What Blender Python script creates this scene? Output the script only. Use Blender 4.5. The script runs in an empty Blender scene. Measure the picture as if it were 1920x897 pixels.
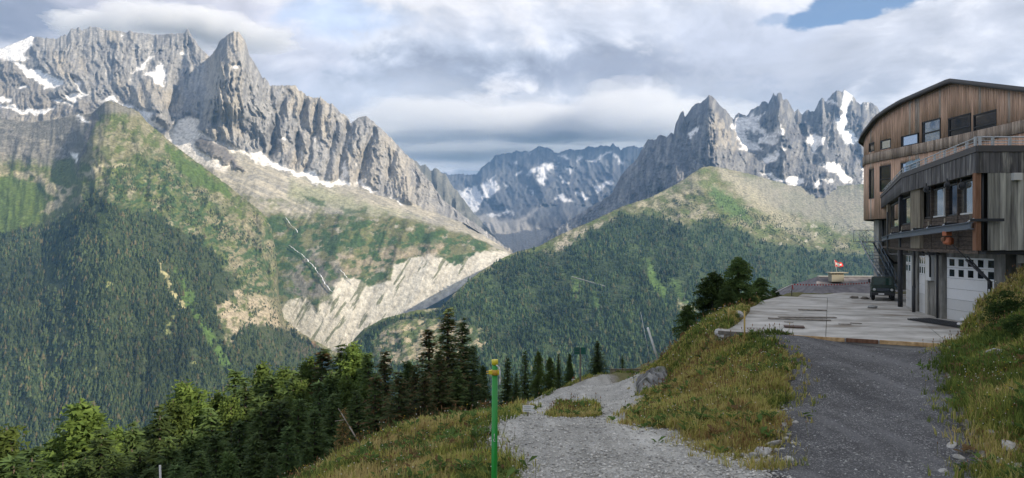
import bpy, bmesh, math, random
import numpy as np
from mathutils import Vector, Matrix
sc = bpy.context.scene
COL = sc.collection
rad = math.radians

# ------------------------------------------------------------------ camera
cam_data = bpy.data.cameras.new('camera')
cam = bpy.data.objects.new('camera', cam_data)
COL.objects.link(cam)
sc.camera = cam
FPX = 1220.0                      # focal length in pixels of the 1920 px wide frame
HOR = 453.0                       # row of the horizon in that frame
cam_data.sensor_width = 36.0
cam_data.lens = 36.0 * FPX / 1920.0
cam_data.clip_start = 0.1
cam_data.clip_end = 90000.0
cam_data.shift_y = (HOR - 448.5) / 1920.0
cam.location = (0, 0, 0)
cam.rotation_euler = (rad(90), 0, 0)

# ------------------------------------------------------------------ render settings
sc.render.engine = 'CYCLES'
sc.view_settings.view_transform = 'Standard'
sc.view_settings.look = 'None'
sc.view_settings.exposure = 0.70
sc.view_settings.gamma = 1.0
sc.cycles.use_denoising = True
sc.cycles.max_bounces = 8
sc.cycles.diffuse_bounces = 3
sc.cycles.glossy_bounces = 2
sc.cycles.transparent_max_bounces = 8
sc.cycles.volume_bounces = 5
sc.cycles.use_adaptive_sampling = False

# ------------------------------------------------------------------ sun and sky
SUN_AZ, SUN_EL = 119.0, 25.0       # clockwise from the viewing direction (+Y), above horizon
sun_data = bpy.data.lights.new('sun', 'SUN')
sun_data.energy = 4.4
sun_data.angle = rad(0.5)
sun_data.color = (1.0, 0.87, 0.68)
sun = bpy.data.objects.new('sun', sun_data)
COL.objects.link(sun)
SUN_DIR = Vector((math.sin(rad(SUN_AZ)) * math.cos(rad(SUN_EL)), math.cos(rad(SUN_AZ)) * math.cos(rad(SUN_EL)), math.sin(rad(SUN_EL))))
sun.rotation_euler = SUN_DIR.to_track_quat('Z', 'Y').to_euler()

world = bpy.data.worlds.new('World')
sc.world = world
world.use_nodes = True
wn = world.node_tree
wn.nodes.clear()


class NT:
    """small helper for building node trees"""
    def __init__(self, tree):
        self.t = tree

    def n(self, kind, **kw):
        nd = self.t.nodes.new(kind)
        for k, v in kw.items():
            setattr(nd, k, v)
        return nd

    def link(self, a, b):
        self.t.links.new(a, b)

    def val(self, sock, v):
        if isinstance(v, (int, float, tuple, list)):
            if isinstance(v, (tuple, list)) and len(v) == 3 and sock.type == 'RGBA':
                v = (*v, 1)
            sock.default_value = v
        else:
            self.link(v, sock)

    def math(self, op, a, b=0.0, c=None, clamp=False):
        nd = self.n('ShaderNodeMath', operation=op, use_clamp=clamp)
        self.val(nd.inputs[0], a)
        self.val(nd.inputs[1], b)
        if c is not None:
            self.val(nd.inputs[2], c)
        return nd.outputs[0]

    def vmath(self, op, a, b=(0, 0, 0)):
        nd = self.n('ShaderNodeVectorMath', operation=op)
        self.val(nd.inputs[0], a)
        self.val(nd.inputs[1], b)
        return nd.outputs['Value'] if op in ('LENGTH', 'DISTANCE', 'DOT_PRODUCT') else nd.outputs[0]

    def ramp(self, fac, a, b, interp='SMOOTHSTEP', lo=0.0, hi=1.0):
        nd = self.n('ShaderNodeMapRange', interpolation_type=interp)
        self.val(nd.inputs[0], fac)
        self.val(nd.inputs[1], a)
        self.val(nd.inputs[2], b)
        self.val(nd.inputs[3], lo)
        self.val(nd.inputs[4], hi)
        return nd.outputs[0]

    def mix(self, fac, a, b, blend='MIX'):
        nd = self.n('ShaderNodeMix', data_type='RGBA', blend_type=blend)
        self.val(nd.inputs[0], fac)
        self.val(nd.inputs[6], a)
        self.val(nd.inputs[7], b)
        return nd.outputs[2]

    def noise(self, vec, scale, detail=4.0, rough=0.55, dist=0.0, out=0):
        nd = self.n('ShaderNodeTexNoise')
        if vec is not None:
            self.link(vec, nd.inputs['Vector'])
        nd.inputs['Scale'].default_value = scale
        nd.inputs['Detail'].default_value = detail
        nd.inputs['Roughness'].default_value = rough
        nd.inputs['Distortion'].default_value = dist
        return nd.outputs[out]


W = NT(wn)
tc = W.n('ShaderNodeTexCoord')
D = W.vmath('NORMALIZE', tc.outputs['Generated'])
sky = W.n('ShaderNodeTexSky', sky_type='NISHITA')
sky.sun_disc = False
sky.sun_elevation = rad(SUN_EL)
sky.sun_rotation = rad(SUN_AZ)
sky.altitude = 1900
sky.air_density = 1.0
sky.dust_density = 0.4
sky.ozone_density = 1.5


def pdir(px, py):
    v = Vector(((px - 960) / FPX, 1.0, -(py - HOR) / FPX)).normalized()
    return tuple(v)


# clouds: layered noise over the direction, flattened towards the horizon, plus banks of cloud at given bearings
sepD = W.n('ShaderNodeSeparateXYZ')
W.link(D, sepD.inputs[0])
combD = W.n('ShaderNodeCombineXYZ')
W.link(sepD.outputs[0], combD.inputs[0])
W.link(sepD.outputs[1], combD.inputs[1])
W.val(combD.inputs[2], W.math('MULTIPLY', sepD.outputs[2], 1.7))
Dc = combD.outputs[0]
warp = W.noise(Dc, 2.6, 3, 0.5, out=1)
warp = W.vmath('SCALE', W.vmath('SUBTRACT', warp, (0.5, 0.5, 0.5)))
warp.node.inputs[3].default_value = 0.22
Dw = W.vmath('ADD', Dc, warp)
n_big = W.noise(Dw, 3.6, 6, 0.55)
n_med = W.noise(Dw, 7.0, 7, 0.54)
n_fin = W.noise(Dw, 21.0, 5, 0.6)


def bank(px, py, rx, ry, soft=0.9):
    """0..1 patch round a bearing, with an uneven edge"""
    c = pdir(px, py)
    d = W.vmath('SUBTRACT', D, c)
    s = (FPX / rx, FPX / rx, FPX / ry)
    l = W.vmath('LENGTH', W.vmath('MULTIPLY', d, s))
    l = W.math('ADD', l, W.math('MULTIPLY', W.math('SUBTRACT', n_med, 0.5), 3.4))
    l = W.math('ADD', l, W.math('MULTIPLY', W.math('SUBTRACT', n_fin, 0.5), 1.6))
    return W.ramp(l, 1.0 + soft * 0.6, 1.0 - soft * 0.6)


base = W.ramp(W.math('ADD', W.math('MULTIPLY', n_big, 0.6), W.math('MULTIPLY', n_med, 0.4)), 0.41, 0.59)
ccol = W.mix(base, (0.34, 0.365, 0.425), (0.58, 0.585, 0.615))
det = W.ramp(W.math('ADD', W.math('MULTIPLY', n_med, 0.6), W.math('MULTIPLY', n_fin, 0.4)), 0.44, 0.60)
ccol = W.mix(W.math('MULTIPLY', det, 0.5), ccol, (0.75, 0.72, 0.725))
sunv = tuple(0.035 * c for c in (SUN_DIR.x, SUN_DIR.y, SUN_DIR.z * 1.7))
Ds = W.vmath('ADD', Dw, sunv)
relief = W.math('SUBTRACT', W.math('ADD', n_med, W.math('MULTIPLY', n_fin, 0.35)), W.math('ADD', W.noise(Ds, 7.0, 7, 0.54), W.math('MULTIPLY', W.noise(Ds, 21.0, 5, 0.6), 0.35)))
DARK = (0.22, 0.27, 0.37)
MID = (0.35, 0.40, 0.50)
PALE = (0.57, 0.60, 0.69)
BRIGHT = (0.80, 0.78, 0.78)
for (px, py, rx, ry, colr, st) in (
        (60, 30, 210, 90, (0.20, 0.225, 0.295), 0.9),
        (420, 25, 220, 60, (0.56, 0.55, 0.61), 0.85),
        (640, 40, 120, 45, (0.50, 0.58, 0.74), 0.9),
        (560, 190, 110, 70, (0.50, 0.52, 0.60), 0.7),
        (600, 110, 90, 40, (0.56, 0.57, 0.64), 0.7),
        (780, 220, 260, 60, (0.44, 0.48, 0.56), 0.75),
        (755, 92, 75, 30, BRIGHT, 0.75),
        (880, 60, 110, 40, (0.62, 0.63, 0.69), 0.7),
        (960, 120, 240, 45, (0.38, 0.43, 0.53), 0.7),
        (1120, 40, 260, 50, (0.55, 0.57, 0.64), 0.75),
        (1190, 135, 320, 44, (0.29, 0.31, 0.375), 0.9),
        (1440, 145, 250, 36, (0.30, 0.315, 0.375), 0.85),
        (1020, 215, 360, 44, (0.47, 0.49, 0.545), 0.9),
        (940, 285, 330, 34, (0.33, 0.36, 0.41), 0.95),
        (1560, 90, 220, 40, (0.46, 0.47, 0.52), 0.75),
        (1780, 70, 190, 70, (0.50, 0.505, 0.55), 0.8),
        (1400, 60, 130, 40, (0.55, 0.57, 0.65), 0.7)):
    ccol = W.mix(W.math('MULTIPLY', bank(px, py, rx, ry), st), ccol, colr)
hole = W.math('MAXIMUM', bank(1555, 28, 82, 15, 0.4), bank(1640, 0, 112, 18, 0.4))
hole = W.math('MAXIMUM', hole, W.math('MULTIPLY', bank(1455, 36, 26, 11, 0.6), 0.55))
gain = W.math('ADD', 1.0, W.math('MULTIPLY', relief, 0.8))
gain = W.math('MAXIMUM', 0.72, W.math('MINIMUM', 1.38, gain))
lit = W.vmath('SCALE', ccol)
W.link(gain, lit.node.inputs[3])
ccol10 = W.vmath('SCALE', lit)
ccol10.node.inputs[3].default_value = 9.2
final = W.mix(W.math('MULTIPLY', hole, 0.92), ccol10, sky.outputs[0])
bg = W.n('ShaderNodeBackground')
W.link(final, bg.inputs[0])
bg.inputs[1].default_value = 0.1
wo = W.n('ShaderNodeOutputWorld')
W.link(bg.outputs[0], wo.inputs[0])

# ------------------------------------------------------------------ helpers
rng = np.random.default_rng(7)
random.seed(7)


def P(px, py, Y):
    """the point at depth Y metres that the photograph shows at pixel (px, py)"""
    return ((px - 960) / FPX * Y, Y, -(py - HOR) / FPX * Y)


def _hash(ix, iy, iz):
    h = (ix.astype(np.int64) * 374761393 + iy.astype(np.int64) * 668265263 + iz.astype(np.int64) * 2147483647) & 0xffffffff
    h = ((h ^ (h >> 13)) * 1274126177) & 0xffffffff
    h = ((h ^ (h >> 16)) * 2246822519) & 0xffffffff
    return ((h ^ (h >> 15)) & 0xffffff) / float(0xffffff)


def vnoise(x, y, seed=0):
    x = np.asarray(x, float)
    y = np.asarray(y, float)
    ix = np.floor(x)
    iy = np.floor(y)
    fx = x - ix
    fy = y - iy
    ux = fx * fx * fx * (fx * (fx * 6 - 15) + 10)
    uy = fy * fy * fy * (fy * (fy * 6 - 15) + 10)
    s = np.full(ix.shape, seed)
    a = _hash(ix, iy, s)
    b = _hash(ix + 1, iy, s)
    c = _hash(ix, iy + 1, s)
    d = _hash(ix + 1, iy + 1, s)
    return (a + (b - a) * ux) * (1 - uy) + (c + (d - c) * ux) * uy


def fbm(x, y, oct=4, seed=0, gain=0.5):
    t = 0
    amp = 1.0
    tot = 0
    for k in range(oct):
        t = t + amp * vnoise(x * 2 ** k + 17.3 * k, y * 2 ** k - 9.1 * k, seed + k)
        tot += amp
        amp *= gain
    return t / tot


def ridged(x, y, oct=4, seed=0, gain=0.5):
    t = 0
    amp = 1.0
    tot = 0
    for k in range(oct):
        n = vnoise(x * 2 ** k + 7.7 * k, y * 2 ** k + 3.3 * k, seed + k)
        t = t + amp * (1 - np.abs(2 * n - 1))
        tot += amp
        amp *= gain
    return t / tot


def sstep(a, b, x):
    t = np.clip((x - a) / (b - a), 0, 1)
    return t * t * (3 - 2 * t)


def poly_sd(px, py, poly):
    """signed distance to a polygon, positive inside"""
    poly = np.asarray(poly, float)
    inside = np.zeros(px.shape, bool)
    dist = np.full(px.shape, 1e9)
    n = len(poly)
    for i in range(n):
        x0, y0 = poly[i]
        x1, y1 = poly[(i + 1) % n]
        dx, dy = x1 - x0, y1 - y0
        L = dx * dx + dy * dy + 1e-9
        t = np.clip(((px - x0) * dx + (py - y0) * dy) / L, 0, 1)
        dist = np.minimum(dist, np.hypot(px - x0 - t * dx, py - y0 - t * dy))
        cond = ((y0 > py) != (y1 > py))
        xi = x0 + (py - y0) * dx / (dy if abs(dy) > 1e-9 else 1e-9)
        inside ^= cond & (px < xi)
    return np.where(inside, dist, -dist)


def mesh_np(name, V, faces, col=None, smooth=False, uv=None):
    """mesh data from arrays; faces is an (n,3) or (n,4) array or a list of such arrays"""
    if not isinstance(faces, (list, tuple)):
        faces = [faces]
    me = bpy.data.meshes.new(name)
    V = np.ascontiguousarray(V, dtype=np.float32)
    me.vertices.add(len(V))
    me.vertices.foreach_set('co', V.ravel())
    idx = np.concatenate([f.ravel() for f in faces]).astype(np.int32)
    tot = np.concatenate([np.full(len(f), f.shape[1]) for f in faces]).astype(np.int32)
    start = np.concatenate([[0], np.cumsum(tot)[:-1]]).astype(np.int32)
    me.loops.add(len(idx))
    me.loops.foreach_set('vertex_index', idx)
    me.polygons.add(len(tot))
    me.polygons.foreach_set('loop_start', start)
    me.polygons.foreach_set('loop_total', tot)
    if smooth:
        me.polygons.foreach_set('use_smooth', np.ones(len(tot), bool))
    me.update(calc_edges=True)
    if col is not None:
        a = me.color_attributes.new('Col', 'FLOAT_COLOR', 'POINT')
        c = np.ones((len(V), 4), np.float32)
        c[:, :3] = col
        a.data.foreach_set('color', c.ravel())
    return me


def obj(name, me, mat=None, parent=None, **props):
    o = bpy.data.objects.new(name, me)
    COL.objects.link(o)
    if mat is not None and me is not None and not me.materials:
        me.materials.append(mat)
    if parent is not None:
        o.parent = parent
    for k, v in props.items():
        o[k] = v
    return o


def grid_faces(nr, nc):
    i = np.arange(nr - 1)[:, None] * nc + np.arange(nc - 1)[None, :]
    i = i.ravel()
    return np.stack([i, i + 1, i + nc + 1, i + nc], 1)


def new_mat(name, rough=0.9, spec=0.2):
    m = bpy.data.materials.new(name)
    m.use_nodes = True
    t = NT(m.node_tree)
    b = m.node_tree.nodes['Principled BSDF']
    b.inputs['Roughness'].default_value = rough
    b.inputs['Specular IOR Level'].default_value = spec
    return m, t, b


def terrain_mat(name, fine=0.02, amount=0.35, bump=6.0, bumpscale=0.03):
    """albedo from the mesh, broken up by world-space grain and relief"""
    m, t, b = new_mat(name, 0.95, 0.1)
    at = t.n('ShaderNodeVertexColor', layer_name='Col')
    geo = t.n('ShaderNodeNewGeometry')
    n1 = t.noise(geo.outputs['Position'], fine, 5, 0.65)
    f = t.ramp(n1, 0.3, 0.7, 'LINEAR', 1 - amount, 1 + amount)
    sc_ = t.vmath('SCALE', at.outputs[0])
    t.link(f, sc_.node.inputs[3])
    t.link(sc_, b.inputs['Base Color'])
    n2 = t.noise(geo.outputs['Position'], bumpscale, 5, 0.6)
    bp = t.n('ShaderNodeBump')
    bp.inputs['Strength'].default_value = 1.0
    bp.inputs['Distance'].default_value = bump
    t.link(n2, bp.inputs['Height'])
    t.link(bp.outputs[0], b.inputs['Normal'])
    return m
# ------------------------------------------------------------------ far mountains
def ZZ(pts, ox, oy, s):
    return [(ox + x / s, oy + y / s) for x, y in pts]


TOPS = []         # highest point of each mountain
FOREST = []       # (points, heights) collected for the woods


class Sheet:
    """one mountainside: key lines from crest to foot, each with its bearing, height and distance"""
    def __init__(self, name, keys, x0, x1, step, ystep=None, jag=0.0, jagw=6.0, seed=0, back=(500, 350)):
        self.name = name
        ystep = ystep or step
        nc = int((x1 - x0) / step) + 1
        px = np.linspace(x0, x1, nc)
        ks = []
        for kl in keys:
            kl = np.asarray(kl, float)
            ks.append([np.interp(px, kl[:, 0], kl[:, 1]), np.interp(px, kl[:, 0], kl[:, 2]) * 1000.0])
        if jag:
            j = ridged(px / jagw, px * 0 + 3.3, 3, seed + 50, 0.6) - 0.55
            j2 = vnoise(px / 2.2, px * 0, seed + 60) - 0.5
            jm = sstep(60, 75, px)
            ks[0][0] = ks[0][0] - (j * jag * 2.0 + j2 * jag * 0.7) * jm
        rows_py, rows_Y, rows_t = [], [], []
        for k in range(len(ks) - 1):
            a, b = ks[k], ks[k + 1]
            b[0] = np.maximum(b[0], a[0] + 0.6)
            n = max(3, int(np.percentile(b[0] - a[0], 80) / ystep))
            for i in range(n + (1 if k == len(ks) - 2 else 0)):
                t = i / n
                py = a[0] + (b[0] - a[0]) * t
                Y = 1.0 / ((1 - t) / a[1] + t / b[1])
                rows_py.append(py)
                rows_Y.append(Y)
                rows_t.append(np.full(nc, k + t))
        self.py = np.array(rows_py)
        self.Y = np.array(rows_Y)
        self.t = np.array(rows_t)
        self.px = np.broadcast_to(px, self.py.shape).copy()
        self.nr, self.nc = self.py.shape
        self.X = (self.px - 960) / FPX * self.Y
        self.Z = -(self.py - HOR) / FPX * self.Y
        self.Yw = self.Y.copy()
        self.col = np.zeros(self.py.shape + (3,))
        self.col[:] = (0.215, 0.215, 0.22)
        self.seed = seed
        self.damp = 1.0
        self.back = back
        # warped lookup, so that painted borders are ragged
        self.wx = self.px + (fbm(self.px / 14, self.py / 14, 4, seed + 5, 0.6) - 0.5) * 22
        self.wy = self.py + (fbm(self.px / 14, self.py / 14, 4, seed + 9, 0.6) - 0.5) * 18

    def push(self, d, n=None):
        """relief: bring the surface nearer by d metres"""
        self.Yw = self.Yw - d * self.damp
        self.X = (self.px - 960) / FPX * self.Yw
        self.Z = -(self.py - HOR) / FPX * self.Yw

    def paint(self, poly, colr, soft=3.0, st=1.0, warp=True, nz=None, thr=0.5, w=0.08, mask=None):
        x, y = (self.wx, self.wy) if warp else (self.px, self.py)
        if mask is None:
            m = sstep(-soft, soft, poly_sd(x, y, poly)) if poly is not None else np.ones(self.px.shape)
        else:
            m = mask
        if nz is not None:
            m = m * sstep(thr - w, thr + w, nz)
        m = (m * st)[..., None]
        self.col = self.col * (1 - m) + np.asarray(colr) * m
        return m[..., 0]

    def build(self, mat, name='mountain'):
        b1, b2 = self.back
        X = np.vstack([self.X[0] * (1 + b1 / self.Yw[0]), self.X])
        Y = np.vstack([self.Yw[0] + b1, self.Yw])
        Z = np.vstack([self.Z[0] - b2, self.Z])
        C = np.concatenate([self.col[:1], self.col])
        V = np.stack([X, Y, Z], -1).reshape(-1, 3)
        f = grid_faces(self.nr + 1, self.nc)[:, ::-1]
        TOPS.append(float(Z.max()))
        me = mesh_np(name, V, f, C.reshape(-1, 3), smooth=False)
        return obj(name, me, mat, kind='structure')

    def trees(self, n, polys, hmin, hmax, gate=None, seed=0, holes=()):
        """scatter tree feet over the surface, evenly as seen over its area"""
        r = np.random.default_rng(100 + seed)
        dens = np.zeros(self.px.shape)
        for poly, d, soft in polys:
            dens = np.maximum(dens, d * sstep(-soft, soft, poly_sd(self.wx, self.wy, poly)))
        for poly, d, soft in holes:
            dens *= 1 - d * sstep(-soft, soft, poly_sd(self.wx, self.wy, poly))
        if gate is not None:
            dens = dens * gate
        cell = np.gradient(self.py, axis=0)
        wgt = (dens * np.clip(cell, 0, None))[:-1, :-1].ravel()
        wgt = wgt / wgt.sum()
        k = r.choice(len(wgt), n, p=wgt)
        i, j = np.divmod(k, self.nc - 1)
        u = r.random(n)
        v = r.random(n)

        def bl(A):
            return (A[i, j] * (1 - u) + A[i, j + 1] * u) * (1 - v) + (A[i + 1, j] * (1 - u) + A[i + 1, j + 1] * u) * v
        pts = np.stack([bl(self.X), bl(self.Yw), bl(self.Z)], 1)
        h = hmin + (hmax - hmin) * r.random(n) ** 1.3
        return pts, h


M_rock = terrain_mat('mountain_rock', 0.035, 0.36, 13.0, 0.03)
M_veg = terrain_mat('mountain_slope', 0.05, 0.5, 10.0, 0.05)

ROCK = (0.27, 0.27, 0.27)
ROCKD = (0.15, 0.15, 0.155)
ROCKL = (0.335, 0.33, 0.32)
SNOW = (0.86, 0.85, 0.84)
GRASS = (0.095, 0.125, 0.038)
OLIVE = (0.12, 0.125, 0.055)
VEG = (0.045, 0.085, 0.032)
SCREE = (0.31, 0.29, 0.24)
MORAINE = (0.52, 0.495, 0.435)
FLOOR = (0.042, 0.058, 0.028)

# --- A: the great wall on the left with its spire, the moraines and the gorge below it
crestA = [(-90, 100, 6.9), (0, 92, 6.9), (30, 80, 6.9), (58, 68, 6.9), (62, 70, 6.9), (90, 72, 6.9), (110, 72, 6.9), (122, 65, 6.9), (126, 66, 6.9), (133, 54, 6.9),
          (150, 53, 6.9), (154, 59, 6.9), (165, 52, 6.9), (180, 49, 6.9), (190, 56, 6.9), (205, 58, 6.9), (240, 60, 6.8), (300, 66, 6.8), (345, 62, 6.7), (353, 55, 6.7),
          (362, 70, 6.65), (372, 86, 6.6), (384, 99, 6.5), (392, 106, 6.5), (398, 102, 6.3), (405, 92, 6.0), (412, 78, 5.85), (425, 67, 5.75), (438, 59, 5.7), (447, 61, 5.7), (455, 70, 5.72),
          (462, 82, 5.74), (466, 100, 5.75), (475, 116, 5.8), (488, 138, 5.85), (492, 148, 5.9), (496, 145, 5.9), (502, 152, 5.9), (506, 161, 5.9), (530, 161, 5.9), (548, 160, 5.9), (556, 163, 5.92), (560, 168, 5.92),
          (575, 180, 5.92), (590, 186, 5.92), (601, 182, 5.92), (606, 188, 5.92), (627, 198, 5.92), (640, 214, 5.95), (650, 217, 5.95), (658, 233, 5.95), (668, 223, 6.0),
          (685, 217, 6.0), (700, 229, 6.0), (715, 242, 6.0), (730, 256, 6.0), (745, 272, 5.95), (760, 290, 5.95), (775, 301, 5.9), (790, 322, 5.8), (810, 345, 5.7),
          (830, 374, 5.6), (860, 398, 5.5), (890, 420, 5.4), (915, 436, 5.3), (940, 458, 5.2), (960, 470, 5.15)]
midA = [(-90, 180, 6.3), (100, 150, 6.3), (200, 150, 6.2), (300, 160, 6.1), (355, 180, 5.95), (385, 180, 5.75), (400, 185, 5.5), (440, 190, 5.45), (500, 235, 5.55), (560, 255, 5.6), (640, 290, 5.6), (700, 300, 5.6), (760, 340, 5.5), (800, 366, 5.4), (850, 405, 5.25), (960, 474, 5.1)]
baseA = [(-90, 250, 5.8), (100, 225, 5.8), (200, 215, 5.7), (300, 240, 5.6), (340, 250, 5.5), (400, 265, 5.25), (450, 287, 5.2), (520, 310, 5.2), (590, 332, 5.2), (640, 345, 5.2), (690, 355, 5.2), (750, 378, 5.1), (800, 392, 5.0), (830, 402, 4.95), (870, 418, 4.9), (910, 440, 4.9), (960, 476, 4.9)]
vegA = [(-90, 420, 5.2), (200, 390, 5.0), (300, 380, 4.9), (400, 385, 4.7), (480, 397, 4.6), (540, 412, 4.6), (640, 405, 4.6), (740, 410, 4.6), (800, 425, 4.6), (900, 452, 4.65), (960, 478, 4.7)]
cliffA = [(-90, 700, 4.2), (380, 600, 4.2), (520, 565, 4.15), (590, 560, 4.15), (630, 535, 4.2), (700, 515, 4.3), (745, 495, 4.35), (820, 480, 4.4), (900, 476, 4.5), (960, 480, 4.6)]
footA = [(-90, 880, 3.9), (380, 760, 3.95), (560, 700, 4.0), (640, 672, 4.0), (700, 640, 4.05), (760, 600, 4.1), (850, 550, 4.2), (900, 515, 4.3), (960, 484, 4.5)]
A = Sheet('A', [crestA, midA, baseA, vegA, cliffA, footA], -90, 962, 1.7, 1.7, jag=3.0, jagw=7.0, seed=1)
snowA = [[(-90, 96), (0, 92), (15, 85), (59, 66), (62, 71), (54, 95), (49, 100), (52, 114), (38, 110), (24, 112), (-90, 112)],
         [(20, 113), (60, 128), (115, 152), (116, 158), (100, 166), (80, 165), (78, 155), (60, 145), (30, 125)],
         [(33, 165), (50, 159), (52, 164), (38, 168)], [(-90, 182), (5, 180), (23, 183), (18, 192), (-90, 196)], [(-90, 194), (0, 197), (50, 206), (68, 205), (106, 200), (68, 213), (50, 214), (20, 205)],
         [(126, 178), (150, 175), (167, 182), (140, 188), (130, 188)], [(134, 144), (150, 152), (155, 168), (164, 178), (155, 176), (146, 165)],
         [(184, 191), (200, 185), (212, 181), (225, 191), (250, 195), (250, 201), (230, 199), (215, 189), (190, 194)],
         [(259, 204), (281, 211), (290, 230), (306, 240), (304, 247), (288, 243), (272, 229)],
         [(246, 139), (260, 127), (270, 115), (280, 109), (293, 105), (279, 113), (275, 127), (260, 130)],
         [(273, 137), (285, 135), (297, 120), (304, 116), (307, 132), (308, 164), (295, 151), (282, 143)],
         [(95, 188), (110, 187), (140, 197), (120, 193)], [(434, 122), (446, 121), (444, 126), (437, 126)], [(225, 66), (230, 65), (229, 73), (227, 73)],
         [(340, 99), (346, 97), (348, 101), (342, 103)],
         [(310, 255), (332, 230), (357, 215), (373, 226), (371, 247), (400, 263), (430, 273), (460, 285), (490, 296), (514, 312), (505, 316), (465, 293), (430, 283), (400, 272), (380, 262), (367, 263), (370, 282), (395, 292), (415, 307), (435, 316), (415, 321), (380, 309), (350, 296), (330, 280)],
         [(470, 285), (484, 286), (530, 314), (552, 321), (587, 320), (600, 334), (622, 344), (640, 326), (651, 335), (651, 346), (630, 351), (590, 341), (552, 329), (500, 308)],
         [(640, 326), (644, 300), (648, 300), (650, 335)], [(664, 338), (675, 338), (706, 360), (697, 364)], [(735, 370), (745, 374), (760, 386), (750, 383)], [(579, 255), (591, 255), (585, 265)], [(522, 259), (538, 259), (532, 264)]]
cl = 1 - sstep(1.75, 2.15, A.t)                        # 1 on the cliffs
sA = A.px / FPX * 5600.0
zA = A.Z
tl = np.clip(A.t, 0, 1)
w1 = fbm(sA / 260.0, zA / 260.0, 4, 17, 0.6) - 0.5
w2 = fbm(sA / 260.0 + 31.0, zA / 260.0, 4, 18, 0.6) - 0.5
sA = sA + 120 * w1
zA = zA + 120 * w2
fade = sstep(0, 0.30, A.t) * 0.8 + 0.2
big = ridged((sA + 0.22 * zA) / 420.0, zA / 2300.0, 3, 11, 0.5) - 0.5
fin = ridged((sA + 0.12 * zA) / 95.0, zA / 560.0, 5, 12, 0.72) - 0.5
gul = ridged((sA - 0.5 * zA) / 300.0, zA / 1500.0, 4, 15, 0.55) - 0.5
snowm = np.zeros(A.px.shape)
for pl in snowA:
    snowm = np.maximum(snowm, sstep(-7, 3, poly_sd(A.px, A.py, pl)))
A.damp = 1 - 0.85 * snowm
A.push(cl * fade * (big * 290 + fin * 230), (0.25, -0.95, 0.12))
gorge = [(524, 575), (548, 562), (567, 567), (569, 552), (597, 583), (605, 562), (624, 564), (628, 533), (662, 518), (692, 541), (730, 530), (738, 499), (760, 490), (810, 473), (840, 490), (867, 497), (874, 480),
         (908, 474), (946, 471), (960, 476), (960, 490), (900, 540), (760, 640), (640, 700), (560, 690), (541, 610)]
A.damp = 1 - 0.6 * sstep(-5, 10, poly_sd(A.px, A.py, gorge))
A.push((1 - cl) * sstep(2.0, 2.6, A.t) * gul * (75 - 25 * sstep(3.6, 4.0, A.t)))
A.damp = 1.0
# deep chimneys between the pillars right of the spire
for cx, ct, wid, dep in ((505, 0.3, 9, 170), (552, 0.3, 7, 120), (577, 0.3, 7, 110), (617, 0.5, 7, 110), (640, 0.8, 8, 140), (683, 0.9, 9, 190), (735, 1.0, 7, 120), (300, 1.2, 12, 130)):
    xx = A.px - cx + (A.py - 300) * 0.22 + (fbm(A.py / 30, A.py * 0 + cx, 2, 3) - 0.5) * 14
    A.push(-cl * np.exp(-(xx / wid) ** 2) * sstep(0.02, 0.3, A.t) * dep, (0.2, -0.97, 0))
# bulge of the spire and of the dark buttress below the snowfields
A.push(cl * np.exp(-((A.px - 432 - (A.py - 180) * 0.02) / (26 + (A.py - 60) * 0.22)) ** 2) * sstep(0, 0.5, A.t) * (1 - sstep(1.0, 1.6, A.t)) * 300, (0.1, -1, 0))
A.push(cl * np.exp(-((A.px - 288 - (A.py - 180) * 0.2) / 26) ** 2) * np.exp(-((A.py - 205) / 52) ** 2) * 330, (0.1, -1, 0))
vs = fbm((A.px + (A.py * 0.15)) / 5.0, A.py / 26.0, 4, 21, 0.6)
A.paint(None, ROCKL, nz=vs, thr=0.52, w=0.2, st=0.8)
A.paint(None, (0.36, 0.33, 0.28), nz=fbm(A.px / 40, A.py / 60, 3, 22), thr=0.56, w=0.12, st=0.7)
A.paint(None, ROCKD, nz=fbm((A.px + A.py * 0.2) / 6.0, A.py / 34.0, 4, 23, 0.65), thr=0.6, w=0.08, st=0.7)
A.paint(None, SNOW, mask=cl * sstep(-0.10, -0.24, fin) * sstep(0.50, 0.60, fbm(A.px / 30, A.py / 30, 3, 35)), st=0.55)
low = sstep(1.95, 2.12, A.t + (fbm(A.px / 20, A.py / 20, 3, 24) - 0.5) * 0.35)
A.paint(None, SCREE, mask=low, st=0.95)
A.paint(None, (0.27, 0.26, 0.235), mask=low, nz=fbm((A.px + A.py * 1.2) / 40, (A.py - A.px * 0.4) / 7, 4, 25), thr=0.53, w=0.08, st=0.75)
A.paint(None, (0.47, 0.43, 0.35), mask=low, nz=fbm((A.px + A.py) / 60, (A.py - A.px * 0.45) / 6, 4, 26), thr=0.58, w=0.06, st=0.6)
A.paint([(545, 340), (600, 350), (700, 385), (790, 410), (700, 400), (600, 385), (540, 375)], (0.26, 0.27, 0.165), 10, 0.7)
vegl = sstep(2.72, 3.1, A.t + (fbm(A.px / 26, A.py / 22, 4, 27, 0.6) - 0.5) * 0.9)
A.paint(None, OLIVE, mask=vegl, st=0.9)
gr = fbm((A.px - A.py * 0.4) / 16, (A.py + A.px * 0.3) / 12, 4, 28, 0.6)
A.paint(None, SCREE, mask=vegl, nz=gr, thr=0.61, w=0.05, st=0.8)
A.paint(None, GRASS, mask=vegl, nz=fbm(A.px / 25, A.py / 16, 4, 29, 0.6), thr=0.57, w=0.06, st=0.6)
dv = fbm((A.px - A.py * 0.3) / 20, (A.py + A.px * 0.3) / 12, 5, 30, 0.62)
maskdv = vegl * sstep(3.05, 3.4, A.t + 0.3)
A.paint(None, VEG, mask=maskdv, nz=dv, thr=0.50, w=0.05, st=0.92)
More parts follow.
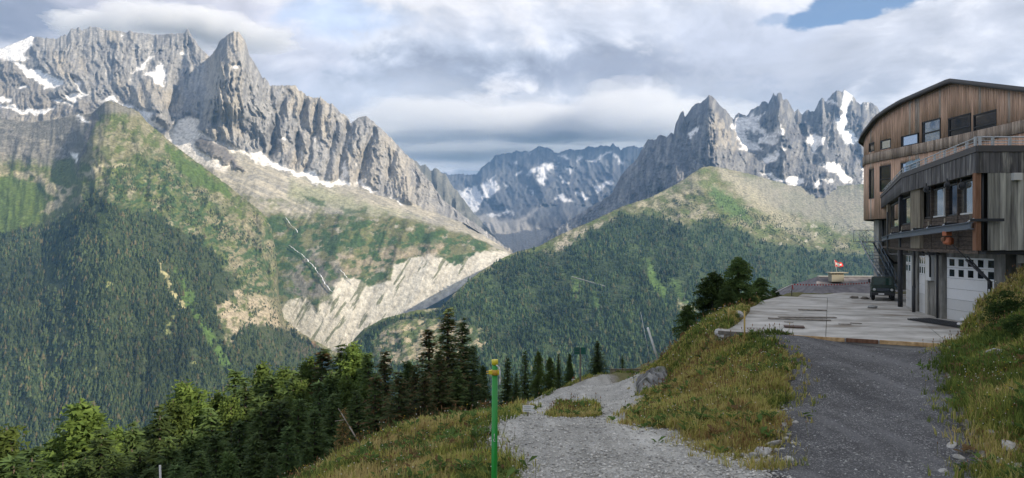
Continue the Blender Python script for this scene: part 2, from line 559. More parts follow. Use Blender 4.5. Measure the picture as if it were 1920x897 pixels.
A.paint([(560, 362), (610, 380), (612, 388), (585, 384)], VEG, 3, 0.8)
A.paint([(640, 388), (690, 392), (690, 402), (650, 400)], VEG, 4, 0.7)
A.paint(gorge, MORAINE, 3, 0.97)
A.paint(gorge, (0.40, 0.37, 0.31), 6, 0.55, nz=fbm((A.px + A.py * 0.55) / 5.5, (A.py - A.px * 0.5) / 40, 4, 31, 0.6), thr=0.56, w=0.07)
A.paint(gorge, (0.12, 0.13, 0.07), 2, 0.85, nz=fbm((A.px + A.py * 0.62) / 9, (A.py - A.px * 0.62) / 60, 4, 32, 0.6) - sstep(640, 760, A.px) * 0.05, thr=0.655, w=0.03)
A.paint([(640, 480), (700, 470), (760, 462), (850, 452), (860, 470), (760, 488), (690, 515), (640, 520)], (0.36, 0.29, 0.22), 8, 0.6, nz=gr, thr=0.5)
# grey bed of the gorge
fl = A.paint([(600, 700), (620, 655), (700, 625), (760, 585), (850, 545), (905, 508), (960, 482), (960, 500), (900, 560), (700, 700)], (0.33, 0.32, 0.31), 5, 0.9)
A.paint([(528, 540), (560, 470), (600, 480), (640, 500), (640, 530), (600, 560), (560, 560)], (0.20, 0.18, 0.165), 9, 0.7, nz=gr, thr=0.46)
A.paint([(520, 420), (545, 425), (600, 510), (590, 520), (545, 480), (522, 450)], VEG, 8, 0.8, nz=dv, thr=0.45)
# snow and ice
for k, pl in enumerate(snowA):
    cA = SNOW if k != 15 else (0.74, 0.71, 0.66)
    A.paint(pl, cA, 2.6, 0.97)
A.paint(snowA[15], (0.42, 0.40, 0.37), 2, 0.55, nz=fbm((A.px + A.py * 0.6) / 10, (A.py - A.px * 0.4) / 4.5, 4, 34, 0.65) + sstep(270, 330, A.py) * 0.15, thr=0.58, w=0.05)
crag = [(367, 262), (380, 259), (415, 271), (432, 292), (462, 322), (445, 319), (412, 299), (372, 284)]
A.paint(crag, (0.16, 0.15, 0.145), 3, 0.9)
A.push(sstep(-6, 6, poly_sd(A.wx, A.wy, crag)) * 60, (0, -1, 0.2))
# dark slopes under the first snow cap
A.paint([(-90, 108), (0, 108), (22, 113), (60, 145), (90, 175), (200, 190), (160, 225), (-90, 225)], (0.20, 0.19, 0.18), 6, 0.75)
for pl in snowA[1:6] + snowA[11:12]:
    A.paint(pl, SNOW, 1.4, 1.0)
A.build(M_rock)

# --- B: the green spur in front of it, rock above, woods below
crestB = [(-90, 224, 5.2), (0, 222, 5.2), (60, 230, 5.1), (110, 222, 5.0), (150, 214, 4.9), (172, 213, 4.8), (186, 200, 4.7), (196, 192, 4.6), (205, 189, 4.6), (216, 193, 4.6), (250, 205, 4.6), (262, 212, 4.6), (275, 229, 4.6), (300, 249, 4.58),
          (330, 275, 4.55), (380, 312, 4.5), (430, 350, 4.45), (465, 378, 4.4), (490, 398, 4.36), (508, 425, 4.33), (517, 470, 4.28), (521, 520, 4.22), (524, 560, 4.15), (532, 598, 4.1), (560, 622, 4.05), (605, 647, 4.0), (640, 668, 3.95), (672, 692, 3.9)]
m1B = [(-90, 335, 4.6), (0, 335, 4.6), (90, 330, 4.55), (132, 318, 4.5), (150, 285, 4.35), (175, 262, 4.2), (205, 265, 4.18), (260, 290, 4.2), (330, 340, 4.2), (430, 420, 4.15), (490, 480, 4.1), (520, 560, 4.05), (535, 625, 4.0), (600, 662, 3.95), (672, 700, 3.85)]
m2B = [(-90, 450, 4.0), (80, 440, 3.95), (150, 390, 3.75), (200, 380, 3.65), (300, 420, 3.7), (420, 520, 3.65), (500, 590, 3.65), (535, 645, 3.7), (620, 675, 3.75), (672, 708, 3.8)]
m3B = [(-90, 930, 2.35), (200, 900, 2.35), (400, 820, 2.6), (560, 740, 3.1), (670, 720, 3.6)]
B = Sheet('B', [crestB, m1B, m2B, m3B], -90, 672, 1.9, 1.9, jag=1.6, jagw=8, seed=3)
sB = B.px / FPX * 4200.0
gB = ridged((sB + 0.6 * B.Z) / 380.0, B.Z / 1200.0, 4, 41, 0.5) - 0.5
gB2 = ridged((sB - 0.1 * B.Z) / 90.0, B.Z / 300.0, 3, 42, 0.55) - 0.5
fB = sstep(0, 0.4, B.t) * 0.85 + 0.15
B.push(fB * (gB * (190 - 110 * sstep(1.0, 2.0, B.t)) + gB2 * (95 - 50 * sstep(1.0, 2.0, B.t))))
B.col[:] = (0.165, 0.16, 0.09)
B.paint(None, (0.25, 0.235, 0.16), nz=fbm((B.px - B.py * 0.5) / 10, (B.py + B.px * 0.4) / 7, 4, 43, 0.65), thr=0.54, w=0.08, st=0.8)
B.paint(None, (0.085, 0.105, 0.04), nz=fbm((B.px - B.py * 0.3) / 16, (B.py + B.px * 0.4) / 12, 4, 44, 0.65) + sstep(250, 420, B.py) * 0.08, thr=0.56, w=0.06, st=0.8)
B.paint(None, GRASS, nz=fbm((B.px - B.py * 0.5) / 22, (B.py + B.px * 0.6) / 16, 4, 45, 0.6) + sstep(260, 360, B.py) * 0.05, thr=0.60, w=0.05, st=0.85)
B.paint([(-90, 215), (175, 205), (160, 260), (135, 320), (60, 300), (-90, 300)], (0.16, 0.155, 0.14), 9, 0.95)
B.paint([(-90, 215), (175, 205), (160, 260), (135, 320), (60, 300), (-90, 300)], (0.25, 0.235, 0.205), 9, 0.8, nz=fbm(B.px / 22, B.py / 6, 4, 46, 0.6), thr=0.57, w=0.05)
B.paint([(196, 190), (188, 215), (172, 250), (160, 285), (140, 332), (146, 300), (158, 255), (172, 215)], (0.13, 0.125, 0.125), 4, 0.9)  # left flank of the rib, its shade painted into the rock colour
B.paint([(190, 187), (230, 196), (255, 206), (262, 215), (225, 212), (190, 215)], (0.185, 0.175, 0.155), 5, 0.9)
B.paint([(100, 300), (138, 295), (140, 335), (165, 330), (160, 345), (110, 360), (95, 345), (100, 320)], GRASS, 5, 0.85)
B.paint([(-90, 340), (40, 332), (95, 350), (92, 400), (40, 440), (-90, 455)], (0.085, 0.125, 0.03), 7, 0.9)
B.paint([(-90, 318), (70, 325), (92, 345), (112, 350), (145, 350), (120, 380), (90, 405), (75, 400), (95, 370), (85, 345), (40, 335), (-90, 335)], (0.36, 0.32, 0.215), 3, 0.9, nz=fbm(B.px / 12, B.py / 12, 3, 47), thr=0.42)
B.paint([(134, 288), (146, 287), (148, 302), (143, 306)], SNOW, 1.5)
B.paint([(305, 262), (340, 288), (430, 357), (440, 372), (360, 345), (318, 300)], (0.075, 0.12, 0.03), 4, 0.9)
B.paint([(240, 300), (262, 290), (280, 320), (270, 325)], GRASS, 4, 0.8)
B.paint([(195, 315), (220, 300), (255, 310), (230, 330), (205, 328)], GRASS, 4, 0.7)
B.paint([(150, 325), (195, 303), (215, 306), (262, 308), (215, 313), (196, 309), (160, 332)], (0.40, 0.36, 0.25), 1.5, 0.7)
B.paint([(150, 215), (160, 222), (172, 232), (160, 230), (150, 222)], SNOW, 1.2, 0.9)
B.paint([(148, 226), (170, 229), (165, 234)], SNOW, 1.0, 0.9)
rocky = [(375, 400), (460, 395), (540, 420), (590, 500), (622, 560), (650, 640), (560, 680), (480, 650), (420, 600), (440, 560), (455, 530), (420, 480)]
B.paint(rocky, (0.26, 0.225, 0.155), 12, 0.6, nz=fbm((B.px - B.py * 0.5) / 14, (B.py + B.px * 0.4) / 10, 4, 48, 0.6), thr=0.46)
B.paint([(470, 420), (540, 425), (600, 520), (560, 520), (500, 470)], VEG, 10, 0.9, nz=fbm(B.px / 14, B.py / 12, 4, 49, 0.6), thr=0.44)
B.paint([(530, 555), (600, 545), (620, 600), (560, 600)], VEG, 8, 0.9, nz=fbm(B.px / 14, B.py / 12, 4, 50, 0.6), thr=0.47)
B.paint([(405, 545), (450, 540), (500, 560), (530, 610), (480, 615), (440, 640), (425, 650), (428, 615), (405, 590)], (0.40, 0.34, 0.25), 6, 0.85, nz=fbm(B.px / 10, B.py / 10, 4, 51, 0.6), thr=0.43)
B.paint([(545, 640), (590, 645), (600, 672), (560, 668)], (0.33, 0.19, 0.13), 6, 0.8)
B.paint([(195, 320), (300, 290), (420, 400), (500, 480), (560, 560), (440, 560), (330, 430), (200, 400)], VEG, 14, 0.9, nz=fbm((B.px - B.py * .5) / 11, (B.py + B.px * .5) / 7, 5, 55, 0.7), thr=0.53, w=0.04)
forB = [(-90, 435), (0, 440), (60, 425), (120, 408), (150, 380), (175, 352), (205, 385), (235, 395), (285, 400), (320, 425), (370, 445), (405, 478), (450, 530), (432, 555), (402, 570), (415, 600), (425, 650), (470, 690), (672, 720), (672, 940), (-90, 940)]
forB2 = [(430, 640), (470, 610), (530, 615), (600, 660), (640, 700), (440, 700)]
scB = [(190, 320), (250, 285), (300, 285), (360, 345), (430, 400), (485, 460), (440, 480), (400, 440), (330, 410), (250, 390), (200, 370)]
B.paint(forB, FLOOR, 7, 0.9)
B.paint(forB2, FLOOR, 7, 0.8)
lightlane = [(294, 485), (312, 510), (330, 545), (350, 580), (340, 585), (322, 548), (304, 515)]
lane2 = [(180, 395), (195, 400), (205, 455), (198, 458), (186, 430)]
lane3 = [(330, 500), (345, 520), (375, 585), (410, 640), (440, 690), (420, 690), (375, 620), (345, 570)]
B.paint(lightlane, (0.40, 0.37, 0.20), 1.5, 0.95)
B.paint(lane2, GRASS, 3, 0.95)
B.paint(lane3, (0.09, 0.15, 0.04), 4, 0.9)
for cx, cy, rx, ry in ((203, 534, 9, 8), (228, 545, 8, 6), (175, 590, 7, 12), (72, 590, 6, 9), (315, 620, 7, 16), (370, 680, 16, 12), (175, 695, 12, 6), (218, 678, 8, 12), (285, 570, 7, 9), (325, 590, 6, 10)):
    B.paint([(cx - rx, cy), (cx, cy - ry), (cx + rx, cy), (cx, cy + ry)], (0.24, 0.26, 0.11), 3, 0.9)
gateB = 0.12 + 0.88 * sstep(0.36, 0.5, fbm(B.px / 18, B.py / 30, 4, 52, 0.6))
holesB = [(lightlane, 1, 2), (lane2, 1, 3), (lane3, 0.75, 5)]
FOREST.append(B.trees(21000, [(forB, 1.0, 6), (forB2, 0.8, 5)], 12, 34, gateB, 1, holesB))
FOREST.append(B.trees(2600, [(scB, 1.0, 10), (rocky, 0.5, 10)], 7, 15, sstep(0.47, 0.53, fbm((B.px - B.py * .4) / 16, B.py / 16, 4, 53, 0.6)), 2))
B.build(M_veg)

# --- C: the wooded mountain on the right and its rocky toe
crestC = [(636, 668, 3.35), (655, 650, 3.4), (665, 635, 3.4), (682, 617, 3.4), (720, 597, 3.42), (780, 582, 3.45), (826, 577, 3.5), (838, 566, 3.55), (850, 552, 3.6), (870, 534, 3.7), (900, 510, 3.9), (940, 485, 4.1), (970, 472, 4.25), (1010, 462, 4.35), (1050, 440, 4.5),
          (1100, 419, 4.65), (1130, 405, 4.75), (1165, 388, 4.85), (1190, 380, 4.9), (1220, 370, 5.0), (1250, 355, 5.1), (1280, 338, 5.2), (1300, 324, 5.3), (1315, 314, 5.4), (1330, 312, 5.5), (1360, 316, 5.6), (1400, 325, 5.7), (1440, 336, 5.8), (1480, 348, 5.9), (1540, 352, 6.0), (1620, 345, 6.0), (1760, 335, 6.0)]
mC = [(636, 676, 3.2), (700, 660, 3.2), (800, 645, 3.1), (880, 620, 3.2), (960, 560, 3.6), (1060, 530, 3.8), (1180, 470, 4.1), (1300, 430, 4.4), (1400, 440, 4.5), (1560, 460, 4.7), (1760, 470, 4.8)]
fC = [(636, 760, 2.7), (1000, 780, 2.5), (1300, 760, 2.5), (1500, 690, 2.9), (1760, 640, 3.3)]
C = Sheet('C', [crestC, mC, fC], 636, 2260, 2.2, 1.9, jag=0.8, jagw=8, seed=5, back=(900, 600))
sC = C.px / FPX * 4200.0
gC = ridged((sC + 0.75 * C.Z) / 420.0, C.Z / 1500.0, 4, 61, 0.5) - 0.5
gC2 = ridged((sC + 0.3 * C.Z) / 100.0, C.Z / 380.0, 3, 62, 0.55) - 0.5
fCd = sstep(0, 0.35, C.t) * 0.9 + 0.1
C.push(fCd * (gC * (170 - 50 * sstep(0.5, 1.2, C.t)) + gC2 * 40))
C.col[:] = (0.195, 0.19, 0.115)
C.paint(None, (0.29, 0.265, 0.195), nz=fbm((C.px + C.py * 0.5) / 12, (C.py - C.px * 0.3) / 7, 4, 63, 0.65), thr=0.53, w=0.07, st=0.75)
C.paint(None, OLIVE, nz=fbm((C.px + C.py * 0.3) / 20, (C.py - C.px * 0.2) / 12, 4, 64, 0.65) + sstep(340, 470, C.py) * 0.12, thr=0.53, w=0.05, st=0.85)
C.paint(None, GRASS, nz=fbm((C.px + C.py * 0.3) / 26, (C.py - C.px * 0.2) / 14, 4, 65, 0.65) + sstep(360, 470, C.py) * 0.06, thr=0.56, w=0.05, st=0.8)
C.paint([(1340, 316), (1480, 345), (1640, 350), (1760, 345), (1760, 420), (1600, 440), (1470, 400), (1400, 370)], (0.265, 0.255, 0.22), 12, 0.75)
C.paint([(1345, 316), (1380, 330), (1490, 415), (1540, 450), (1470, 430), (1400, 380)], (0.34, 0.315, 0.235), 8, 0.7)
C.paint([(1330, 345), (1360, 360), (1400, 400), (1410, 420), (1370, 405), (1340, 380)], (0.08, 0.135, 0.04), 6, 0.9)
C.paint([(1180, 395), (1200, 378), (1250, 358), (1310, 345), (1300, 375), (1240, 392)], (0.40, 0.36, 0.255), 6, 0.7, nz=fbm(C.px / 14, C.py / 8, 4, 66, 0.6), thr=0.46)
C.paint([(1040, 450), (1075, 432), (1120, 414), (1130, 420), (1070, 460), (1045, 475)], (0.45, 0.40, 0.31), 4, 0.85, nz=fbm(C.px / 9, C.py / 8, 4, 67, 0.6), thr=0.44)
for k in range(60):
    cx = 1380 + rng.random() * 260
    cy = 395 + (cx - 1380) * 0.12 + rng.random() * 70
    C.paint([(cx - 3, cy), (cx, cy - 1.8), (cx + 4, cy), (cx, cy + 1.8)], (0.46, 0.43, 0.37), 1.2, 0.8) if k % 2 else None
forC = [(640, 690), (660, 655), (672, 640), (700, 612), (780, 590), (826, 584), (850, 558), (900, 515), (940, 490), (970, 478), (1015, 470), (1040, 478), (1075, 460), (1125, 425), (1165, 398), (1180, 408), (1215, 402), (1290, 425), (1330, 408), (1370, 425), (1400, 440), (1450, 458), (1560, 474), (1640, 482), (1760, 495), (1760, 790), (636, 790)]
knoll = [(690, 650), (720, 612), (780, 597), (830, 596), (890, 612), (912, 645), (880, 672), (800, 680), (720, 690)]
C.paint(forC, (0.04, 0.062, 0.03), 6, 0.9)
C.paint(forC, (0.08, 0.115, 0.045), 6, 0.55, nz=fbm((C.px + C.py * 0.6) / 24, (C.py - C.px * 0.3) / 18, 4, 73, 0.6), thr=0.60, w=0.05)
C.paint(knoll, (0.37, 0.315, 0.215), 7, 0.9, nz=fbm((C.px + C.py * 0.4) / 12, C.py / 9, 4, 68, 0.6), thr=0.42)
C.paint(knoll, (0.09, 0.12, 0.045), 5, 0.85, nz=fbm((C.px + C.py * 0.6) / 11, C.py / 8, 4, 69, 0.6), thr=0.56)
lanes = [([(1205, 485), (1225, 500), (1255, 560), (1245, 575), (1222, 530)], (0.10, 0.165, 0.045)),
         ([(1250, 500), (1300, 570), (1285, 575), (1262, 540)], (0.11, 0.17, 0.05)),
         ([(1072, 520), (1090, 522), (1085, 560), (1062, 572), (1075, 545)], (0.12, 0.18, 0.055)),
         ([(1270, 562), (1300, 570), (1315, 590), (1275, 583)], (0.40, 0.38, 0.24)),
         ([(1090, 480), (1100, 495), (1130, 600), (1120, 600)], (0.07, 0.12, 0.04))]
for pl, c_ in lanes:
    C.paint(pl, c_, 5, 0.85)
gateC = 0.25 + 0.75 * sstep(0.36, 0.5, fbm((C.px + C.py * 0.5) / 20, C.py / 26, 4, 70, 0.6))
hC = [(pl, 0.8, 4) for pl, _ in lanes] + [(knoll, 0.95, 4)]
FOREST.append(C.trees(23000, [(forC, 1.0, 6)], 11, 33, gateC, 3, hC))
scC = [(1180, 400), (1330, 360), (1420, 400), (1640, 440), (1640, 490), (1450, 460), (1330, 415), (1220, 405)]
FOREST.append(C.trees(2200, [(scC, 1.0, 10), ([(1010, 470), (1130, 408), (1200, 392), (1200, 410), (1080, 470)], 0.8, 6)], 6, 14, sstep(0.46, 0.54, fbm(C.px / 20, C.py / 12, 4, 71, 0.6)), 4))
C.build(M_veg)

# --- D: the row of needles on the right with their hanging snow
DZ = lambda pts: ZZ(pts, 1180, 150, 3.5875)
crestD_px = DZ([(0, 580), (50, 535), (75, 480), (100, 440), (125, 405), (145, 398), (165, 408), (215, 370), (250, 385), (285, 355), (298, 368), (310, 300), (335, 245), (352, 215), (362, 208), (368, 225), (373, 256), (385, 235), (400, 213), (430, 175), (450, 158), (475, 155), (500, 140), (520, 118), (540, 104), (575, 130), (590, 150), (620, 182),
                 (660, 215), (680, 245), (700, 265), (715, 235), (735, 220), (760, 235), (790, 243), (805, 225), (820, 200), (870, 180), (890, 155), (910, 138), (935, 156), (955, 120), (970, 91), (978, 105), (988, 112), (1000, 88), (1015, 85), (1025, 98), (1030, 130), (1060, 130), (1085, 165), (1100, 200), (1112, 222), (1135, 198), (1160, 235), (1180, 215),
                 (1205, 200), (1220, 212), (1245, 213), (1260, 180), (1275, 140), (1295, 113), (1320, 150), (1335, 130), (1360, 105), (1385, 75), (1400, 69), (1418, 78), (1430, 85), (1443, 58), (1460, 80), (1490, 96), (1510, 115), (1530, 150), (1553, 168), (1575, 152), (1590, 147), (1640, 158), (1670, 190), (1720, 260), (1850, 420), (2060, 560)])


def depD(x):
    return float(np.interp(x, [1020, 1180, 1280, 1330, 1375, 1410, 1460, 1500, 1541, 1582, 1640, 1760], [6.3, 7.0, 6.95, 6.7, 7.5, 7.6, 7.3, 7.6, 7.7, 7.8, 7.9, 8.0]))


crestD = [(1020, 452, 6.3), (1047, 427, 6.4), (1101, 392, 6.6), (1146, 366, 6.8), (1163, 332, 6.9)] + [(x, y, depD(x)) for x, y in crestD_px]
midD = [(1020, 456, 6.2), (1100, 400, 6.4), (1163, 352, 6.6), (1230, 300, 6.6), (1290, 270, 6.5), (1330, 262, 6.35), (1375, 285, 6.7), (1410, 285, 7.1), (1460, 270, 6.9), (1500, 285, 7.1), (1582, 280, 7.2), (1650, 290, 7.3), (1760, 330, 7.4)]
footD = [(1020, 470, 5.9), (1100, 430, 6.1), (1200, 392, 6.2), (1300, 345, 6.1), (1330, 335, 6.1), (1400, 345, 6.2), (1500, 370, 6.4), (1600, 370, 6.5), (1760, 380, 6.5)]
Dm = Sheet('D', [crestD, midD, footD], 1020, 2100, 1.7, 1.4, jag=2.2, jagw=5.0, seed=7)
sD = Dm.px / FPX * 7000.0
zD = Dm.Z + 120 * (fbm(sD / 260.0 + 31.0, Dm.Z / 260.0, 4, 88, 0.6) - 0.5)
sD = sD + 110 * (fbm(sD / 260.0, Dm.Z / 260.0, 4, 87, 0.6) - 0.5)
fD = sstep(0, 0.35, Dm.t) * 0.8 + 0.2
bigD = ridged((sD + 0.1 * zD) / 420.0, zD / 1500.0, 3, 81, 0.5) - 0.5
finD = ridged((sD + 0.1 * zD) / 110.0, zD / 560.0, 5, 82, 0.75) - 0.5
snowD = [[(700, 270), (800, 240), (840, 222), (838, 258), (905, 222), (872, 290), (922, 352), (970, 345), (1030, 308), (1036, 330), (1000, 370), (1024, 412), (960, 452), (920, 422), (870, 420), (902, 472), (840, 458), (790, 492), (740, 440), (720, 370), (700, 310)],
         [(900, 520), (970, 500), (1020, 468), (1032, 500), (970, 542), (910, 552)], [(1193, 405), (1250, 366), (1312, 390), (1292, 430), (1250, 492), (1220, 430)],
         [(1436, 75), (1492, 93), (1492, 140), (1462, 210), (1478, 260), (1462, 330), (1502, 350), (1527, 380), (1512, 422), (1470, 432), (1438, 370), (1398, 332), (1408, 290), (1430, 260), (1430, 190), (1445, 140)],
         [(878, 618), (970, 655), (1060, 660), (1152, 648), (1172, 690), (1110, 722), (1050, 690), (950, 672)], [(1288, 578), (1380, 556), (1422, 600), (1502, 660), (1502, 697), (1440, 692), (1390, 622), (1320, 612)],
         [(396, 362), (450, 322), (466, 345), (420, 392)], [(1063, 708), (1142, 740), (1130, 754), (1080, 732)], [(1278, 648), (1382, 685), (1340, 694)], [(1338, 155), (1380, 148), (1382, 162), (1345, 165)], [(1258, 700), (1285, 675), (1292, 690), (1270, 718)], [(960, 730), (1010, 745), (1035, 755), (990, 748)],
         [(1030, 440), (1070, 460), (1050, 470)], [(1570, 600), (1640, 590), (1650, 720), (1580, 720)]]
snowm = np.zeros(Dm.px.shape)
for pl in snowD:
    snowm = np.maximum(snowm, sstep(-6, 3, poly_sd(Dm.px, Dm.py, DZ(pl))))
Dm.damp = 1 - 0.8 * snowm
Dm.push(fD * (bigD * 230 + finD * 230), (-0.1, -0.95, 0.12))
Dm.damp = 1.0
# the big pointed needle stands forward, its left flank turned from the sun
Dm.push(np.clip(1 - np.abs(Dm.px - 1338 - (Dm.py - 200) * 0.08) / (16 + np.clip(Dm.py - 170, 0, 200) * 0.5), 0, 1) * sstep(0, 0.3, Dm.t) * 620)
for cx, sl, w0, dp in ((1462, 0.12, 10, 380), (1408, 0.0, 8, 160), (1541, 0.05, 9, 320), (1572, 0.0, 8, 240), (1610, 0.1, 9, 260), (1283, -0.1, 8, 260), (1230, -0.1, 14, 260), (1505, 0.1, 8, 220)):
    Dm.push(np.clip(1 - np.abs(Dm.px - cx - (Dm.py - 190) * sl + (vnoise(Dm.py / 14, Dm.py * 0 + cx) - 0.5) * 8) / (w0 + np.clip(Dm.py - 170, 0, 200) * 0.34), 0, 1) * sstep(0, 0.3, Dm.t) * dp)
Dm.col[:] = (0.14, 0.145, 0.16)
Dm.paint(None, (0.255, 0.25, 0.245), nz=fbm((Dm.px + Dm.py * 0.1) / 5, Dm.py / 22, 4, 83, 0.62), thr=0.53, w=0.15, st=0.8)
Dm.paint(None, (0.10, 0.10, 0.11), nz=fbm((Dm.px + Dm.py * 0.2) / 6, Dm.py / 28, 4, 84, 0.65), thr=0.58, w=0.08, st=0.75)
Dm.paint(DZ([(540, 230), (620, 210), (700, 330), (760, 460), (700, 480), (560, 470), (530, 330)]), (0.38, 0.345, 0.29), 6, 0.6, nz=fbm(Dm.px / 6, Dm.py / 18, 4, 85, 0.6), thr=0.48)
Dm.paint(None, SNOW, mask=sstep(-0.10, -0.24, finD) * sstep(0.50, 0.60, fbm(Dm.px / 24, Dm.py / 24, 3, 89)), st=0.5)
for k, pl in enumerate(snowD):
    Dm.paint(DZ(pl), SNOW if k != 3 else (0.80, 0.83, 0.86), 2.4, 0.95)
Dm.paint(DZ([(760, 372), (800, 335), (832, 325), (892, 380), (868, 412), (780, 388)]), (0.13, 0.13, 0.135), 2, 0.95)
Dm.paint(DZ([(820, 500), (860, 480), (880, 540), (850, 560)]), (0.13, 0.13, 0.135), 2, 0.6)
Dm.paint(DZ(snowD[0]), (0.42, 0.42, 0.43), 2, 0.7, nz=fbm((Dm.px + Dm.py) / 14, (Dm.py - Dm.px * 0.3) / 4, 4, 86, 0.6), thr=0.60, w=0.05)
Dm.paint([(1140, 400), (1250, 372), (1330, 345), (1420, 350), (1420, 380), (1140, 440)], (0.25, 0.235, 0.19), 8, 0.8)
Dm.build(M_rock)

# --- E: the far wall at the head of the valley, its top in cloud
EZ = lambda pts: ZZ(pts, 780, 240, 3.7375)
crestE = [(740, 318, 15.0), (820, 322, 15.0), (840, 327, 15.0), (870, 328, 15.0), (892, 330, 15.0), (900, 319, 15.0), (910, 309, 15.1), (918, 306, 15.1), (928, 292, 15.3), (938, 290, 15.2), (952, 288, 15.3), (968, 282, 15.3), (992, 285, 15.2), (1014, 276, 15.3), (1030, 279, 15.2), (1042, 286, 15.2), (1076, 280, 15.3), (1092, 281, 15.2), (1104, 276, 15.3), (1138, 274, 15.3), (1150, 271, 15.2), (1164, 278, 15.2), (1200, 276, 15.2), (1220, 284, 15.2), (1290, 288, 15.2)]
midE = [(740, 360, 13.6), (880, 385, 12.6), (930, 395, 12.0), (1000, 390, 11.8), (1060, 385, 11.8), (1140, 390, 11.8), (1290, 400, 11.5)]
footE = [(740, 420, 9.5), (880, 440, 8.5), (930, 450, 8.2), (960, 476, 7.6), (1010, 474, 7.6), (1060, 455, 8.0), (1290, 440, 8.6)]
E = Sheet('E', [crestE, midE, footE], 745, 1290, 2.0, 1.8, jag=4.5, jagw=13, seed=9)
sE = E.px / FPX * 11000.0
fE = sstep(0, 0.3, E.t) * 0.8 + 0.2
E.push(fE * ((ridged((sE + 0.3 * E.Z) / 650.0, E.Z / 1500.0, 5, 91, 0.66) - 0.5) * 1250), (0, -0.95, 0.1))
E.col[:] = (0.075, 0.08, 0.095)  # base colour darkened to stand in for cloud shade on this wall
E.paint(None, (0.13, 0.135, 0.145), nz=fbm((E.px + E.py * 0.3) / 7, E.py / 16, 4, 92, 0.62), thr=0.53, w=0.12, st=0.8)
E.paint(EZ([(420, 610), (600, 640), (700, 640), (900, 535), (740, 665), (950, 745), (900, 800), (750, 880), (600, 860), (500, 720)]), (0.30, 0.29, 0.28), 5, 0.85)
snowE = [[(285, 460), (320, 440), (345, 420), (375, 435), (400, 405), (440, 400), (448, 460), (470, 500), (400, 597), (340, 530)], [(480, 358), (512, 392), (552, 335), (560, 400), (578, 440), (540, 480), (468, 502)],
         [(778, 332), (800, 298), (880, 265), (932, 255), (960, 233), (988, 250), (966, 287), (920, 290), (918, 340), (890, 392), (850, 362), (856, 310)], [(988, 212), (1030, 188), (1062, 198), (1062, 216), (1030, 205)], [(1185, 237), (1260, 218), (1292, 235), (1210, 247)],
         [(1275, 232), (1348, 153), (1362, 162), (1310, 217)], [(1248, 402), (1280, 388), (1322, 440), (1290, 452)], [(1308, 392), (1370, 368), (1378, 385), (1330, 432)], [(1128, 470), (1160, 465), (1212, 490), (1180, 534)], [(975, 492), (1040, 478), (1102, 506), (1000, 502)],
         [(1038, 283), (1082, 295), (1070, 332)], [(988, 335), (1066, 392), (1060, 402), (1000, 355)], [(790, 440), (830, 470), (820, 485)], [(610, 590), (680, 580), (640, 605)], [(690, 235), (712, 230), (714, 255), (700, 250)], [(700, 300), (735, 305), (720, 345), (700, 330)],
         [(1370, 185), (1400, 190), (1445, 260), (1430, 265)], [(1130, 190), (1150, 200), (1135, 235)], [(620, 395), (648, 395), (635, 415)], [(780, 175), (800, 180), (790, 195)], [(480, 620), (600, 600), (520, 628)]]
for pl in snowE:
    E.paint(EZ(pl), (0.62, 0.63, 0.66), 2.6, 0.9)
E.build(M_rock)

# --- the dark shoulder behind the end of the left wall
crestF = [(700, 262, 8.8), (760, 292, 8.8), (780, 302, 8.8), (788, 312, 8.8), (797, 309, 8.8), (808, 320, 8.8), (820, 315, 8.8), (828, 326, 8.8), (834, 325, 8.8), (845, 345, 8.7), (868, 372, 8.5), (887, 398, 8.3), (914, 427, 8.0), (940, 459, 7.6), (958, 476, 7.4)]
footF = [(700, 420, 7.4), (850, 440, 7.2), (958, 484, 7.0)]
Fm = Sheet('F', [crestF, footF], 705, 956, 2.2, 2.2, jag=2.2, jagw=5, seed=11)
Fm.push(sstep(0, 0.3, Fm.t) * (ridged(Fm.px / 18, Fm.py / 80, 4, 95, 0.58) - 0.5) * 350)
Fm.col[:] = (0.12, 0.125, 0.115)
Fm.paint(None, (0.19, 0.19, 0.175), nz=fbm(Fm.px / 6, Fm.py / 16, 4, 96, 0.6), thr=0.53, w=0.1, st=0.8)
Fm.build(M_rock)
